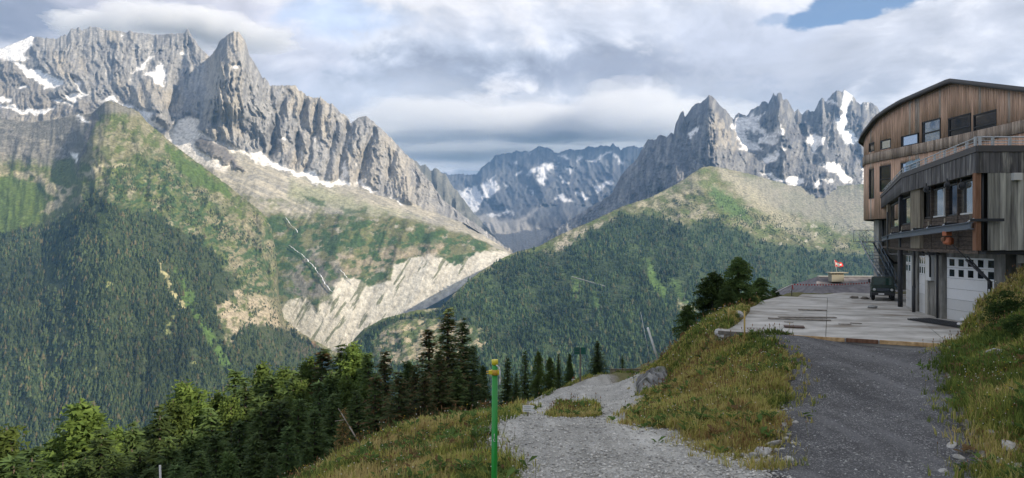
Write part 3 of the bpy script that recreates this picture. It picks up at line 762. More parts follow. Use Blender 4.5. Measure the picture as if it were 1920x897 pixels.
# ------------------------------------------------------------------ the woods on the far slopes
def forest_mesh(pts, h, seed=0, tint=(1, 1, 1)):
    r = np.random.default_rng(seed)
    n = len(pts)
    k = 5
    ang = np.arange(k) / k * 2 * np.pi
    unit = [(0, 0, 1.0)]
    unit += [(0.17 * math.cos(a), 0.17 * math.sin(a), 0.42 + 0.05 * (i % 2)) for i, a in enumerate(ang)]
    unit += [(0, 0, 0.66)]
    unit += [(0.26 * math.cos(a + .6), 0.26 * math.sin(a + .6), 0.05 + 0.08 * (i % 2)) for i, a in enumerate(ang)]
    unit = np.array(unit)
    tri = []
    for i in range(k):
        tri.append((0, 1 + i, 1 + (i + 1) % k))
        tri.append((6, 7 + i, 7 + (i + 1) % k))
    tri = np.array(tri)
    rot = r.random(n) * 6.28
    wid = 0.7 + 0.9 * r.random(n) ** 1.5
    c, s = np.cos(rot), np.sin(rot)
    u = unit[None] * np.ones((n, 1, 1))
    u[:, :, :2] *= (1 + 0.35 * (r.random((n, len(unit), 1)) - 0.5)) * wid[:, None, None]
    x = u[:, :, 0] * c[:, None] - u[:, :, 1] * s[:, None]
    y = u[:, :, 0] * s[:, None] + u[:, :, 1] * c[:, None]
    V = np.stack([x, y, u[:, :, 2] - 0.06], -1) * h[:, None, None] + pts[:, None, :]
    F = (tri[None] + (np.arange(n) * len(unit))[:, None, None]).reshape(-1, 3)
    tone = r.random(n)[:, None]
    colr = np.array([0.016, 0.031, 0.018]) * (1 - tone) + np.array([0.066, 0.092, 0.040]) * tone
    brown = (r.random(n) < 0.10)[:, None]
    colr = np.where(brown, np.array([0.09, 0.085, 0.045]), colr)
    patch = fbm(pts[:, 0] / 260, pts[:, 1] / 260, 3, 5)[:, None]
    colr = colr * (0.35 + 1.35 * patch) * np.array(tint)
    Cc = np.repeat(colr[:, None, :], len(unit), 1)
    return mesh_np('forest', V.reshape(-1, 3), F, Cc.reshape(-1, 3))


m_forest, tf, bf = new_mat('distant_needles', 0.9, 0.1)
vcf = tf.n('ShaderNodeVertexColor', layer_name='Col')
tf.link(vcf.outputs[0], bf.inputs['Base Color'])
for grp, nm in (((0, 1), 3), ((2, 3), 4)):
    pts = np.concatenate([FOREST[i][0] for i in grp])
    hh = np.concatenate([FOREST[i][1] for i in grp])
    obj('forest', forest_mesh(pts, hh, nm, (1.05, 1.0, 0.95) if nm == 3 else (0.88, 0.98, 0.92)), m_forest, kind='stuff')

# ------------------------------------------------------------------ streams falling down the left wall
m_water, tw, bw = new_mat('white_water', 0.5, 0.4)
bw.inputs['Base Color'].default_value = (0.80, 0.82, 0.84, 1)


def surf(S, px, py):
    """point of a mountainside at a bearing (nearest grid node)"""
    j = int(np.argmin(np.abs(S.px[0] - px)))
    i = int(np.argmin(np.abs(S.py[:, j] - py)))
    return np.array([S.X[i, j], S.Yw[i, j], S.Z[i, j]])


def stream(S, pts, width, label):
    pts = np.array(pts, float)
    L = np.concatenate([[0], np.cumsum(np.hypot(np.diff(pts[:, 0]), np.diff(pts[:, 1])))])
    q = np.linspace(0, L[-1], int(L[-1] / 3) + 2)
    xs = np.interp(q, L, pts[:, 0]) + (fbm(q / 9, q * 0, 3, 8) - 0.5) * 6
    ys = np.interp(q, L, pts[:, 1])
    V = []
    for x, y in zip(xs, ys):
        p = surf(S, x, y)
        v = -p / np.linalg.norm(p)
        w = width * (0.5 + rng.random())
        p = p + np.array([0, -14, 9])
        V += [p + np.array([-w, 0, 0]), p + np.array([w * 0.2, -5, 3]), p + np.array([w, 0, 0])]
    V = np.array(V)
    F = []
    for i in range(len(xs) - 1):
        F += [(3 * i, 3 * i + 3, 3 * i + 4, 3 * i + 1), (3 * i + 1, 3 * i + 4, 3 * i + 5, 3 * i + 2)]
    o = obj('waterfall', mesh_np('waterfall', V, np.array(F)), m_water)
    o['label'] = label
    o['category'] = 'waterfall'
    o['group'] = 'streams falling down the far mountain'


stream(A, [(538, 410), (546, 422), (556, 434), (562, 440)], 2.6, 'short white stream just below the pale moraine apron of the left mountain')
stream(A, [(545, 463), (562, 476), (577, 488), (590, 503), (600, 518), (612, 536), (624, 551)], 3.2, 'long white waterfall dropping beside the pale eroded cliffs of the left mountain')
stream(A, [(640, 508), (652, 522), (664, 535)], 2.6, 'thin white stream ending at the top of the pale eroded cliffs')

# ------------------------------------------------------------------ valley floor reaching to the horizon
k = 48
ang = np.arange(k) / k * 2 * np.pi
V = [(0, 0, -905.0)]
F3 = []
for ri, R in enumerate((800, 3000, 9000, 26000)):
    for a in ang:
        V.append((R * math.cos(a), R * math.sin(a) + 2000, -905.0))
F4 = []
for i in range(k):
    F3.append((0, 1 + i, 1 + (i + 1) % k))
    for r_ in range(3):
        a0 = 1 + r_ * k
        F4.append((a0 + i, a0 + k + i, a0 + k + (i + 1) % k, a0 + (i + 1) % k))
m_valley, tv, bv = new_mat('valley_meadow', 0.95, 0.1)
gv = tv.n('ShaderNodeNewGeometry')
nv = tv.noise(gv.outputs['Position'], 0.002, 5)
tv.link(tv.mix(tv.ramp(nv, 0.4, 0.6), (0.04, 0.065, 0.03), (0.09, 0.12, 0.045)), bv.inputs['Base Color'])
obj('valley_ground', mesh_np('valley_ground', np.array(V), [np.array(F3), np.array(F4)]), m_valley, kind='structure')

# ------------------------------------------------------------------ haze
HTOP = max(TOPS) + 12.0
me = bpy.data.meshes.new('haze')
bm = bmesh.new()
bmesh.ops.create_cube(bm, size=1)
for v in bm.verts:
    v.co = ((v.co.x) * 56000, 1000 + v.co.y * 60000, -914 + (v.co.z + 0.5) * (914 + HTOP))
bm.to_mesh(me)
bm.free()
m_haze = bpy.data.materials.new('haze')
m_haze.use_nodes = True
th = NT(m_haze.node_tree)
m_haze.node_tree.nodes.clear()
pv = th.n('ShaderNodeVolumePrincipled')
pv.inputs['Color'].default_value = (0.27, 0.55, 1.0, 1)
pv.inputs['Density'].default_value = 2.9e-5
pv.inputs['Anisotropy'].default_value = 0.1
oh = th.n('ShaderNodeOutputMaterial')
th.link(pv.outputs[0], oh.inputs['Volume'])
obj('haze', me, m_haze, kind='stuff')

# ------------------------------------------------------------------ clouds resting just above the summits, all above the haze
m_cloud = bpy.data.materials.new('cloud_vapour')
m_cloud.use_nodes = True
tcl = NT(m_cloud.node_tree)
m_cloud.node_tree.nodes.clear()
pvc = tcl.n('ShaderNodeVolumePrincipled')
pvc.inputs['Color'].default_value = (0.97, 0.98, 1.0, 1)
pvc.inputs['Density'].default_value = 0.0009
pvc.inputs['Anisotropy'].default_value = 0.2
ocl = tcl.n('ShaderNodeOutputMaterial')
tcl.link(pvc.outputs[0], ocl.inputs['Volume'])
m_cloud2 = m_cloud.copy()
m_cloud2.name = 'thick_cloud_vapour'
for nd in m_cloud2.node_tree.nodes:
    if nd.type == 'PRINCIPLED_VOLUME':
        nd.inputs['Density'].default_value = 0.0042


def cloud(x, y, r, seed, lump, mat, lift=25.0):
    """lumpy bank of vapour with a ragged flat base standing at the cloud level"""
    bm = bmesh.new()
    bmesh.ops.create_icosphere(bm, subdivisions=5, radius=1)
    co = np.array([v.co[:] for v in bm.verts])
    d = fbm(co[:, 0] * 2.1 + 5 * co[:, 1] + seed, co[:, 2] * 2.3 - 3 * co[:, 1], 5, seed, 0.55) - 0.5
    d2 = ridged(co[:, 0] * 3.1 + 2 * co[:, 1], co[:, 2] * 3.3 + 2 * co[:, 1] + seed, 3, seed + 4) - 0.5
    k = 1 + 2 * lump * d + lump * 0.5 * d2
    co = co * k[:, None] * np.array(r)
    base_z = -0.35 * r[2] + 0.9 * r[2] * d
    co[:, 2] = np.where(co[:, 2] < base_z, base_z + (co[:, 2] - base_z) * 0.3, co[:, 2])
    co[:, 2] += HTOP + lift - co[:, 2].min()
    for v, c in zip(bm.verts, co):
        v.co = c
    me = bpy.data.meshes.new('cloud')
    bm.to_mesh(me)
    bm.free()
    me.materials.append(mat)
    o = obj('cloud', me, None, kind='stuff')
    o.location = (x, y, 0)
    return o


for px, Y, rx, ry, rz, sd in ((170, 7500, 420, 380, 170, 1), (250, 7250, 480, 300, 190, 2), (330, 7300, 420, 320, 190, 3), (400, 7500, 420, 360, 200, 9), (470, 7900, 520, 420, 170, 10), (300, 7900, 800, 420, 240, 11)):
    cloud((px - 960) / FPX * Y, Y, (rx, ry, rz), sd, 0.5, m_cloud2)
rc = np.random.default_rng(12)
for k in range(22):
    f = k / 21
    px = 700 + 720 * f + rc.normal() * 20
    Y = 15300 + 900 * rc.random() - (2200 * rc.random() if k % 3 == 0 else 0)
    cloud((px - 960) / FPX * Y, Y, (800 + 800 * rc.random(), 600 + 400 * rc.random(), 380 + 300 * rc.random()), 20 + k, 0.55, m_cloud, 20 + 60 * rc.random())
for k in range(16):
    f = k / 15
    px = 640 + 700 * f + rc.normal() * 20
    Y = 17500 + 6500 * rc.random()
    cloud((px - 960) / FPX * Y, Y, (1500 + 1200 * rc.random(), 1200 + 600 * rc.random(), 420 + 300 * rc.random()), 60 + k, 0.5, m_cloud, 15 + 40 * rc.random())
# ------------------------------------------------------------------ the near hillside
CTRL = [P(*q) for q in (
    (900, 897, 12), (1100, 897, 12), (1300, 897, 12), (1440, 897, 12), (1640, 897, 12), (1840, 897, 12), (1920, 897, 11.4),
    (905, 785, 19), (1000, 784, 19.3), (1100, 787, 19.3), (1160, 793, 19), (1290, 832, 15.5), (1060, 783, 20.5), (1120, 768, 24), (1040, 765, 25), (1130, 752, 28.5),
    (1200, 750, 29.5), (1100, 730, 37), (1205, 722, 42), (1130, 704, 55), (1212, 701, 57), (1180, 698, 60), (970, 772, 23), (1000, 753, 31), (1060, 727, 42), (1112, 706, 55),
    (940, 800, 17), (930, 781, 21), (850, 784, 23), (770, 800, 21), (710, 834, 18.5), (665, 880, 15), (640, 915, 13.5), (760, 910, 12.3), (850, 862, 15), (800, 834, 18),
    (1215, 757, 30), (1240, 694, 38), (1265, 662, 38), (1290, 634, 36), (1320, 609, 33.5), (1300, 720, 25), (1250, 760, 24), (1200, 792, 19.6), (1350, 640, 29), (1350, 750, 19.6), (1430, 850, 14),
    (1460, 640, 26.2), (1470, 700, 20.6), (1450, 800, 15.6), (1600, 760, 17.6), (1640, 690, 21.5), (1760, 652, 24.5), (1832, 599, 26.5), (1870, 549, 27), (1885, 515, 27.2), (1920, 487, 27.5),
    (1800, 722, 18), (1920, 800, 13.5), (1920, 700, 17), (1920, 600, 21.5), (1870, 650, 21))]
CTRL += [(11, 47, -10.0), (12.5, 51, -10.6), (9.9, 43, -9.6), (10.5, 56, -12), (13, 60, -12.5), (0, 0, -1.75), (-6, -4, -2.6), (8, -4, -0.6), (0, -10, -0.6), (12, -8, 2.5), (3, 6, -2.9), (8, 7, -3.0), (-3, 7, -3.6),
         (-10, 14, -9.5), (-20, 20, -18), (-35, 40, -31), (-30, 25, -25), (-9, 30, -14), (-4, 36, -13), (-15, 45, -22), (-40, 70, -46), (-8, 60, -22), (0, 75, -24), (10, 80, -22), (8, 68, -16), (4, 62, -14.5), (-1.5, 45, -13), (2, 55, -14.5),
         (-14, 3, -8), (-30, 0, -20), (-50, -20, -34), (14, 75, -15),
         (9.2, 29.2, -4.1), (12.5, 27, -4.1), (17.4, 25.2, -4.1), (22, 32, -4.1), (22, 50, -4.1), (16, 38, -4.1), (28, 52, -4.15), (19, 46, -4.1), (24, 58, -4.7), (28, 66, -8), (17, 50, -5.2), (13, 43, -5.2), (12, 38, -4.4), (9.8, 36, -5.2), (14, 55, -10.5), (20, 64, -9.5),
         (26, 27, 0.6), (31, 26, 2.6), (20, 12, 0.6), (26, 5, 4), (30, 20, 4), (15, 0, 1.2), (40, 0, 8), (42, 25, 8), (40, 45, 2), (50, 60, -2),
         (-120, 60, -115), (-100, 160, -160), (0, 200, -120), (60, 200, -115), (120, 150, -70), (-80, -60, -50), (120, -80, 30), (0, -80, 0), (120, 50, 20), (-150, -60, -110)]
CTRL = np.array(CTRL, float)


def _tps_fit(c, lam=0.02):
    d = np.hypot(c[:, None, 0] - c[None, :, 0], c[:, None, 1] - c[None, :, 1])
    K = np.where(d > 0, d * d * np.log(d + 1e-12), 0) + lam * np.eye(len(c)) * 10
    Pm = np.hstack([np.ones((len(c), 1)), c[:, :2]])
    n = len(c)
    Am = np.zeros((n + 3, n + 3))
    Am[:n, :n] = K
    Am[:n, n:] = Pm
    Am[n:, :n] = Pm.T
    return np.linalg.solve(Am, np.concatenate([c[:, 2], np.zeros(3)]))


_tw = _tps_fit(CTRL)
# the concrete yard: origin and axes
PO = np.array([9.2, 29.0])
PU = np.array([0.90, -0.44])
PV = np.array([0.44, 0.90])
PZ = -3.98


def pad_uv(x, y):
    return (x - PO[0]) * PU[0] + (y - PO[1]) * PU[1], (x - PO[0]) * PV[0] + (y - PO[1]) * PV[1]


def ground(x, y, rough=False):
    x = np.asarray(x, float)
    y = np.asarray(y, float)
    sh = x.shape
    x = x.ravel()
    y = y.ravel()
    z = np.empty(len(x))
    n = len(CTRL)
    for a in range(0, len(x), 20000):
        xs = x[a:a + 20000]
        ys = y[a:a + 20000]
        d2 = (xs[:, None] - CTRL[None, :, 0]) ** 2 + (ys[:, None] - CTRL[None, :, 1]) ** 2
        K = 0.5 * d2 * np.log(d2 + 1e-12)
        z[a:a + 20000] = K @ _tw[:n] + _tw[n] + _tw[n + 1] * xs + _tw[n + 2] * ys
    # the slope climbs on to the right of and behind the viewer, towards the evening sun
    q = 0.848 * x - 0.53 * y
    z = z + 0.62 * np.clip(q - 17, 0, 21) * sstep(17, 30, q)
    u, v = pad_uv(x, y)
    inside = sstep(-0.6, 0.0, u) * (1 - sstep(13.5, 15, u)) * sstep(-0.5, 0.0, v) * (1 - sstep(27, 29, v))
    # keep the earth below the yard
    lowm = sstep(0.1, 0.6, u) * sstep(0.1, 0.5, v) * (1 - sstep(26, 28, v)) * (1 - sstep(12.2, 13.2, u)) * (1 - sstep(9.2, 10.2, u) * (1 - sstep(3.0, 4.5, v)))
    z = z * (1 - lowm) + np.minimum(z, PZ - 0.16) * lowm
    z = z + 0.5 * np.exp(-((v - 28.4) / 1.0) ** 2) * sstep(0.5, 3, u) * (1 - sstep(13, 15, u))
    # clear the space inside the building
    bm_ = sstep(23.2, 24.4, x) * sstep(29.5, 30.5, y) * (1 - sstep(70, 75, y)) * (1 - sstep(70, 80, x))
    z = z * (1 - bm_) + np.minimum(z, -4.6) * bm_
    return z.reshape(sh)


def hit(px, py, y0=7.0, y1=95.0, n=500):
    """where the sight line through a pixel meets the near ground"""
    px = np.atleast_1d(np.asarray(px, float))
    py = np.atleast_1d(np.asarray(py, float))
    Ys = np.linspace(y0, y1, n)
    X = (px[:, None] - 960) / FPX * Ys[None]
    Zr = -(py[:, None] - HOR) / FPX * Ys[None]
    g = ground(X, np.broadcast_to(Ys, X.shape))
    below = (Zr - g) < 0
    i = np.where(below.any(1), below.argmax(1), n - 1)
    i = np.clip(i, 1, n - 1)
    r = np.arange(len(px))
    d0 = (Zr - g)[r, i - 1]
    d1 = (Zr - g)[r, i]
    t = np.clip(d0 / (d0 - d1 + 1e-9), 0, 1)
    Y = Ys[i - 1] * (1 - t) + Ys[i] * t
    return (px - 960) / FPX * Y, Y


def spot(px, py, **k):
    x, y = hit(px, py, **k)
    return float(x[0]), float(y[0]), float(ground(x, y)[0])


def lines(a, b, fine0, fine1, step, grow):
    out = list(np.arange(fine0, fine1, step))
    s = step
    v = fine1
    while v < b:
        out.append(v)
        s *= grow
        v += s
    out.append(b)
    s = step
    v = fine0
    pre = []
    while v > a:
        s *= grow
        v -= s
        pre.append(max(v, a))
    return np.array(pre[::-1] + out)


def topoly(pts, extra=()):
    pts = np.array(pts, float)
    x, y = hit(pts[:, 0], pts[:, 1])
    return list(zip(x, y)) + list(extra)


G_PATH = topoly([(925, 855), (905, 830), (896, 815), (920, 791), (935, 784), (962, 778), (975, 770), (985, 757), (1030, 741), (1074, 722), (1119, 707), (1142, 702), (1215, 703), (1200, 710), (1214, 729), (1214, 751),
                 (1200, 774), (1176, 797), (1236, 801), (1288, 806), (1284, 834), (1340, 850), (1400, 862), (1440, 862), (1446, 896)], [(6.0, 8.0), (4.5, 5.0), (-0.4, 5.0), (-0.2, 8.0), (0.05, 11.0)])
G_ISLE = topoly([(1022, 780), (1052, 766), (1085, 757), (1113, 755), (1126, 762), (1122, 782), (1085, 785), (1036, 785)])
G_ROAD = topoly([(1446, 896), (1440, 862), (1450, 820), (1462, 780), (1472, 740), (1470, 690), (1464, 660), (1425, 630), (1600, 640), (1765, 648), (1772, 690), (1792, 740), (1818, 800), (1836, 850), (1846, 896)], [(8.6, 9.0), (7.6, 5.0), (4.5, 5.0), (6.0, 8.0)])


def edge_noise(x, y, amp):
    return (fbm(x * 1.3, y * 1.3, 4, 33, 0.6) - 0.5) * 2 * amp


xl = lines(-170, 170, -8.5, 23, 0.22, 1.09)
yl = lines(-110, 260, 9, 36, 0.22, 1.09)
gx, gy = np.meshgrid(xl, yl)
gz = ground(gx, gy)
on_road = np.maximum(poly_sd(gx, gy, G_PATH), poly_sd(gx, gy, G_ROAD))
isle = poly_sd(gx, gy, G_ISLE)
on_road = np.where(isle > 0, -isle, on_road)
rough = 1 - sstep(-0.7, 0.05, on_road)
uu, vv = pad_uv(gx, gy)
offpad = 1 - sstep(-0.6, -0.1, uu) * sstep(-0.6, -0.1, vv) * (1 - sstep(27, 28, vv))
gz = gz + rough * offpad * ((fbm(gx / 1.7, gy / 1.7, 4, 35, 0.6) - 0.5) * 0.5 + (fbm(gx / 0.5, gy / 0.5, 2, 36) - 0.5) * 0.14) - sstep(-0.25, 0.1, on_road) * 0.03
# broad lip to the valley
gr_n = fbm(gx / 3, gy / 3, 4, 37, 0.6)[..., None]
gcol = np.array([0.10, 0.115, 0.04]) * (1 - gr_n) + np.array([0.19, 0.155, 0.075]) * gr_n
dirt = sstep(-0.8, 0.0, on_road + edge_noise(gx, gy, 0.5))[..., None]
gcol = gcol * (1 - dirt) + np.array([0.26, 0.24, 0.21]) * dirt
m_ground = terrain_mat('meadow_soil', 3.0, 0.35, 0.04, 6.0)
obj('ground', mesh_np('ground', np.stack([gx, gy, gz], -1).reshape(-1, 3), grid_faces(*gx.shape), gcol.reshape(-1, 3), smooth=True), m_ground, kind='structure')
# the slope below, down to the valley floor
ring = []
bx = np.concatenate([xl, np.full(len(yl), xl[-1]), xl[::-1], np.full(len(yl), xl[0])])
by = np.concatenate([np.full(len(xl), yl[0]), yl, np.full(len(xl), yl[-1]), yl[::-1]])
bz = ground(bx, by) - 0.4
d_ = np.stack([bx, by], 1)
d_ = d_ / np.linalg.norm(d_, axis=1)[:, None]
hi = sstep(0.15, 0.7, (0.848 * d_[:, 0] - 0.53 * d_[:, 1]))
rows = [np.stack([bx, by, bz], 1)]
for R, zz in ((500, -330), (1100, -700), (1900, -912)):
    tz = zz * (1 - hi) + (bz + (R - 170) * -0.05) * hi
    rows.append(np.stack([d_[:, 0] * R, d_[:, 1] * R, np.where(R > 1800, -912, tz)], 1))
V = np.concatenate(rows)
obj('hillside', mesh_np('hillside', V, grid_faces(4, len(bx)), np.tile([0.06, 0.075, 0.03], (len(V), 1)), smooth=True), M_veg, kind='structure')


# ------------------------------------------------------------------ gravel track and tarred road
def gravel_mat(name, a, b, c, scale):
    m, t, bs = new_mat(name, 0.92, 0.2)
    geo = t.n('ShaderNodeNewGeometry')
    vo = t.n('ShaderNodeTexVoronoi', feature='F1')
    t.link(geo.outputs['Position'], vo.inputs['Vector'])
    vo.inputs['Scale'].default_value = scale
    vo.inputs['Randomness'].default_value = 1.0
    sep = t.n('ShaderNodeSeparateColor')
    t.link(vo.outputs['Color'], sep.inputs[0])
    c1 = t.mix(sep.outputs[0], a, b)
    c2 = t.mix(t.ramp(sep.outputs[1], 0.86, 0.9, 'LINEAR'), c1, c)
    n1 = t.noise(geo.outputs['Position'], 0.9, 5, 0.6)
    c3 = t.mix(t.ramp(n1, 0.4, 0.68, 'LINEAR', 0, 0.55), c2, tuple(x * 0.62 for x in a))
    # wheel lanes and dust running along the way
    lane = t.noise(t.vmath('MULTIPLY', geo.outputs['Position'], (1.0, 0.10, 0.1)), 1.1, 4, 0.6)
    c3 = t.mix(t.ramp(lane, 0.52, 0.66, 'LINEAR', 0, 0.6), c3, tuple(min(1, x * 1.25) for x in b))
    c3 = t.mix(t.ramp(lane, 0.46, 0.34, 'LINEAR', 0, 0.5), c3, tuple(x * 0.75 for x in a))
    t.link(c3, bs.inputs['Base Color'])
    bp = t.n('ShaderNodeBump')
    bp.inputs['Strength'].default_value = 0.9
    bp.inputs['Distance'].default_value = 0.03
    t.link(vo.outputs['Distance'], bp.inputs['Height'])
    bp.invert = True
    t.link(bp.outputs[0], bs.inputs['Normal'])
    return m


M_gravel = gravel_mat('grey_gravel', (0.36, 0.35, 0.32), (0.58, 0.565, 0.52), (0.72, 0.70, 0.66), 38)
M_tar = gravel_mat('dark_chippings', (0.085, 0.085, 0.089), (0.175, 0.175, 0.18), (0.38, 0.38, 0.37), 42)


def sheet_on(name, poly, hole, step, lift, mat, ymax=70):
    pl = np.array(poly)
    x0, y0 = pl.min(0) - 0.3
    x1, y1 = pl.max(0) + 0.3
    xs = np.arange(x0, x1, step)
    ys = [y0]
    while ys[-1] < y1:
        ys.append(ys[-1] + step * max(1, ys[-1] / 20))
    ys = np.array(ys)
    X, Y = np.meshgrid(xs, ys)
    sd = poly_sd(X, Y, poly)
    if hole is not None:
        sd = np.minimum(sd, -poly_sd(X, Y, hole))
    sd = sd + edge_noise(X, Y, 0.22)
    Z = ground(X, Y) + lift + (fbm(X / 0.8, Y / 0.8, 3, 40) - 0.5) * 0.04 - 0.05 * (1 - sstep(0, 0.3, sd))
    keep = (sd[:-1, :-1] > 0) & (sd[1:, 1:] > 0) & (sd[1:, :-1] > 0) & (sd[:-1, 1:] > 0)
    F = grid_faces(*X.shape)[keep.ravel()]
    used, inv = np.unique(F, return_inverse=True)
    V = np.stack([X, Y, Z], -1).reshape(-1, 3)[used]
    return obj(name, mesh_np(name, V, inv.reshape(F.shape), smooth=True), mat, kind='structure')


sheet_on('track', G_PATH, G_ISLE, 0.13, 0.03, M_gravel)
sheet_on('road', G_ROAD, None, 0.13, 0.045, M_tar)


def loose_stones(name, polys, n, smin, smax, cols, mat, seed, ymax=60, edge=0.35):
    """small stones strewn over the given areas, thinning with distance"""
    r = np.random.default_rng(seed)
    base = np.array([(1, 0, 0), (0, 1, 0), (-1, 0, 0), (0, -1, 0), (0, 0, 0.8), (0, 0, -0.6)], float)
    tri = np.array([(0, 1, 4), (1, 2, 4), (2, 3, 4), (3, 0, 4), (1, 0, 5), (2, 1, 5), (3, 2, 5), (0, 3, 5)])
    xs, ys = [], []
    tot = 0
    while tot < n:
        Y = 9.0 * (ymax / 9.0) ** (r.random(n) ** 1.6)
        X = -6 + r.random(n) * 26
        ok = np.zeros(n, bool)
        for pl in polys:
            ok |= poly_sd(X, Y, pl) > -edge * r.random(n)
        ok &= poly_sd(X, Y, G_ISLE) < 0.1
        u, v = pad_uv(X, Y)
        ok &= ~((u > -0.3) & (v > 0.1))
        xs.append(X[ok])
        ys.append(Y[ok])
        tot += ok.sum()
    X = np.concatenate(xs)[:n]
    Y = np.concatenate(ys)[:n]
    Z = ground(X, Y) + 0.04
    s = smin + (smax - smin) * r.random(n) ** 3.2
    a = r.random(n) * 6.28
    b = base[None] * (0.6 + 0.8 * r.random((n, 6, 3)))
    x = b[:, :, 0] * np.cos(a)[:, None] - b[:, :, 1] * np.sin(a)[:, None]
    y = b[:, :, 0] * np.sin(a)[:, None] + b[:, :, 1] * np.cos(a)[:, None]
    V = np.stack([x, y, b[:, :, 2] * 0.7], -1) * s[:, None, None] + np.stack([X, Y, Z], -1)[:, None]
    F = (tri[None] + (np.arange(n) * 6)[:, None, None]).reshape(-1, 3)
    t = r.random(n)[:, None]
    c = np.array(cols[0]) * (1 - t) + np.array(cols[1]) * t
    return obj(name, mesh_np(name, V.reshape(-1, 3), F, np.repeat(c[:, None], 6, 1).reshape(-1, 3)), mat, kind='stuff')


m_stone, ts, bs_ = new_mat('loose_stone', 0.9, 0.2)
vs_ = ts.n('ShaderNodeVertexColor', layer_name='Col')
ns_ = ts.noise(ts.n('ShaderNodeNewGeometry').outputs['Position'], 14, 4)
mm = ts.vmath('SCALE', vs_.outputs[0])
ts.link(ts.ramp(ns_, 0.3, 0.7, 'LINEAR', 0.75, 1.25), mm.node.inputs[3])
ts.link(mm, bs_.inputs['Base Color'])
loose_stones('gravel', [G_PATH], 26000, 0.008, 0.05, ((0.30, 0.29, 0.27), (0.72, 0.70, 0.65)), m_stone, 1)
loose_stones('gravel', [G_ROAD], 7000, 0.007, 0.042, ((0.11, 0.11, 0.115), (0.50, 0.50, 0.48)), m_stone, 2)


# ------------------------------------------------------------------ grass
def grass_stuff(name, n, seed, region, h0, h1, tones, blades=5, wid=0.011):
    r = np.random.default_rng(seed)
    xs, ys = [], []
    tot = 0
    x0, x1, y0, y1, test = region
    while tot < n:
        k = n * 2
        Y = y0 * (y1 / y0) ** (r.random(k) ** 1.15)
        X = x0 + r.random(k) * (x1 - x0)
        vis = np.abs(X / Y - 0.05) < 0.86
        ok = vis & test(X, Y, r)
        xs.append(X[ok])
        ys.append(Y[ok])
        tot += ok.sum()
    X = np.concatenate(xs)[:n]
    Y = np.concatenate(ys)[:n]
    clump = fbm(X / 0.9, Y / 0.9, 3, 77, 0.6)
    Z = ground(X, Y) + (fbm(X / 1.7, Y / 1.7, 4, 35, 0.6) - 0.5) * 0.5 * 0.9 - 0.02
    h = (h0 + (h1 - h0) * r.random(n) ** 1.5) * (0.45 + 1.1 * clump)
    m = blades
    a = r.random((n, m)) * 6.28
    lean = 0.15 + 0.6 * r.random((n, m))
    hh = h[:, None] * (0.55 + 0.6 * r.random((n, m)))
    off = (r.random((n, m, 2)) - 0.5) * 0.12
    w = wid * (0.7 + 0.8 * r.random((n, m))) * np.clip(Y / 14, 0.8, 2.2)[:, None]
    ca, sa = np.cos(a), np.sin(a)
    bx_ = X[:, None] + off[..., 0]
    by_ = Y[:, None] + off[..., 1]
    bz_ = Z[:, None] + 0 * a
    p0 = np.stack([bx_ - sa * w, by_ + ca * w, bz_], -1)
    p1 = np.stack([bx_ + sa * w, by_ - ca * w, bz_], -1)
    mx = bx_ + ca * hh * lean * 0.35
    my = by_ + sa * hh * lean * 0.35
    mz = bz_ + hh * 0.6
    p2 = np.stack([mx + sa * w * 0.7, my - ca * w * 0.7, mz], -1)
    p3 = np.stack([mx - sa * w * 0.7, my + ca * w * 0.7, mz], -1)
    p4 = np.stack([bx_ + ca * hh * lean, by_ + sa * hh * lean, bz_ + hh * (1 - 0.25 * lean)], -1)
    V = np.stack([p0, p1, p2, p3, p4], 2).reshape(-1, 3)
    nb = n * m
    o5 = np.arange(nb) * 5
    F4_ = np.stack([o5, o5 + 1, o5 + 2, o5 + 3], 1)
    F3_ = np.stack([o5 + 3, o5 + 2, o5 + 4], 1)
    tone = np.clip(fbm(X / 2.2, Y / 2.2, 4, 78, 0.6) * 1.8 - 0.4, 0, 1)
    tt = np.clip(tone[:, None] + (r.random((n, m)) - 0.5) * 0.55, 0, 1)
    tn = np.array(tones, float)
    q = tt * (len(tn) - 1)
    i0 = np.clip(q.astype(int), 0, len(tn) - 2)
    f = (q - i0)[..., None]
    c = tn[i0] * (1 - f) + tn[i0 + 1] * f
    c = c * (0.75 + 0.5 * r.random((n, m, 1)))
    Cc = np.repeat(c[:, :, None, :], 5, 2)
    Cc[:, :, 4] *= 1.25
    return obj(name, mesh_np(name, V, [F4_, F3_], Cc.reshape(-1, 3)), m_grass, kind='stuff')


m_grass, tg, bg_ = new_mat('grass_blades', 0.8, 0.15)
vg = tg.n('ShaderNodeVertexColor', layer_name='Col')
tg.link(vg.outputs[0], bg_.inputs['Base Color'])
trn = tg.n('ShaderNodeBsdfTranslucent')
tg.link(vg.outputs[0], trn.inputs[0])
mxs = tg.n('ShaderNodeMixShader')
mxs.inputs[0].default_value = 0.5
tg.link(bg_.outputs[0], mxs.inputs[1])
tg.link(trn.outputs[0], mxs.inputs[2])
tg.link(mxs.outputs[0], m_grass.node_tree.nodes['Material Output'].inputs[0])


def off_road(X, Y, r, soft=0.25):
    sd = np.maximum(poly_sd(X, Y, G_PATH), poly_sd(X, Y, G_ROAD))
    sd = np.where(poly_sd(X, Y, G_ISLE) > 0, -1, sd)
    u, v = pad_uv(X, Y)
    front = (u > -0.25) & (v > -0.15) & (v < 27.4) & (u < 12) & ~((u > 9.5 + 0.25 * v) & (v < 5))
    front &= ground(X, Y) < PZ + 0.02
    return (sd + edge_noise(X, Y, 0.3) < -soft * r.random(len(X)) ** 2 + 0.06 + 0.9 * r.random(len(X)) ** 7) & ~front & ~((X > 22.2) & (Y > 29.8))


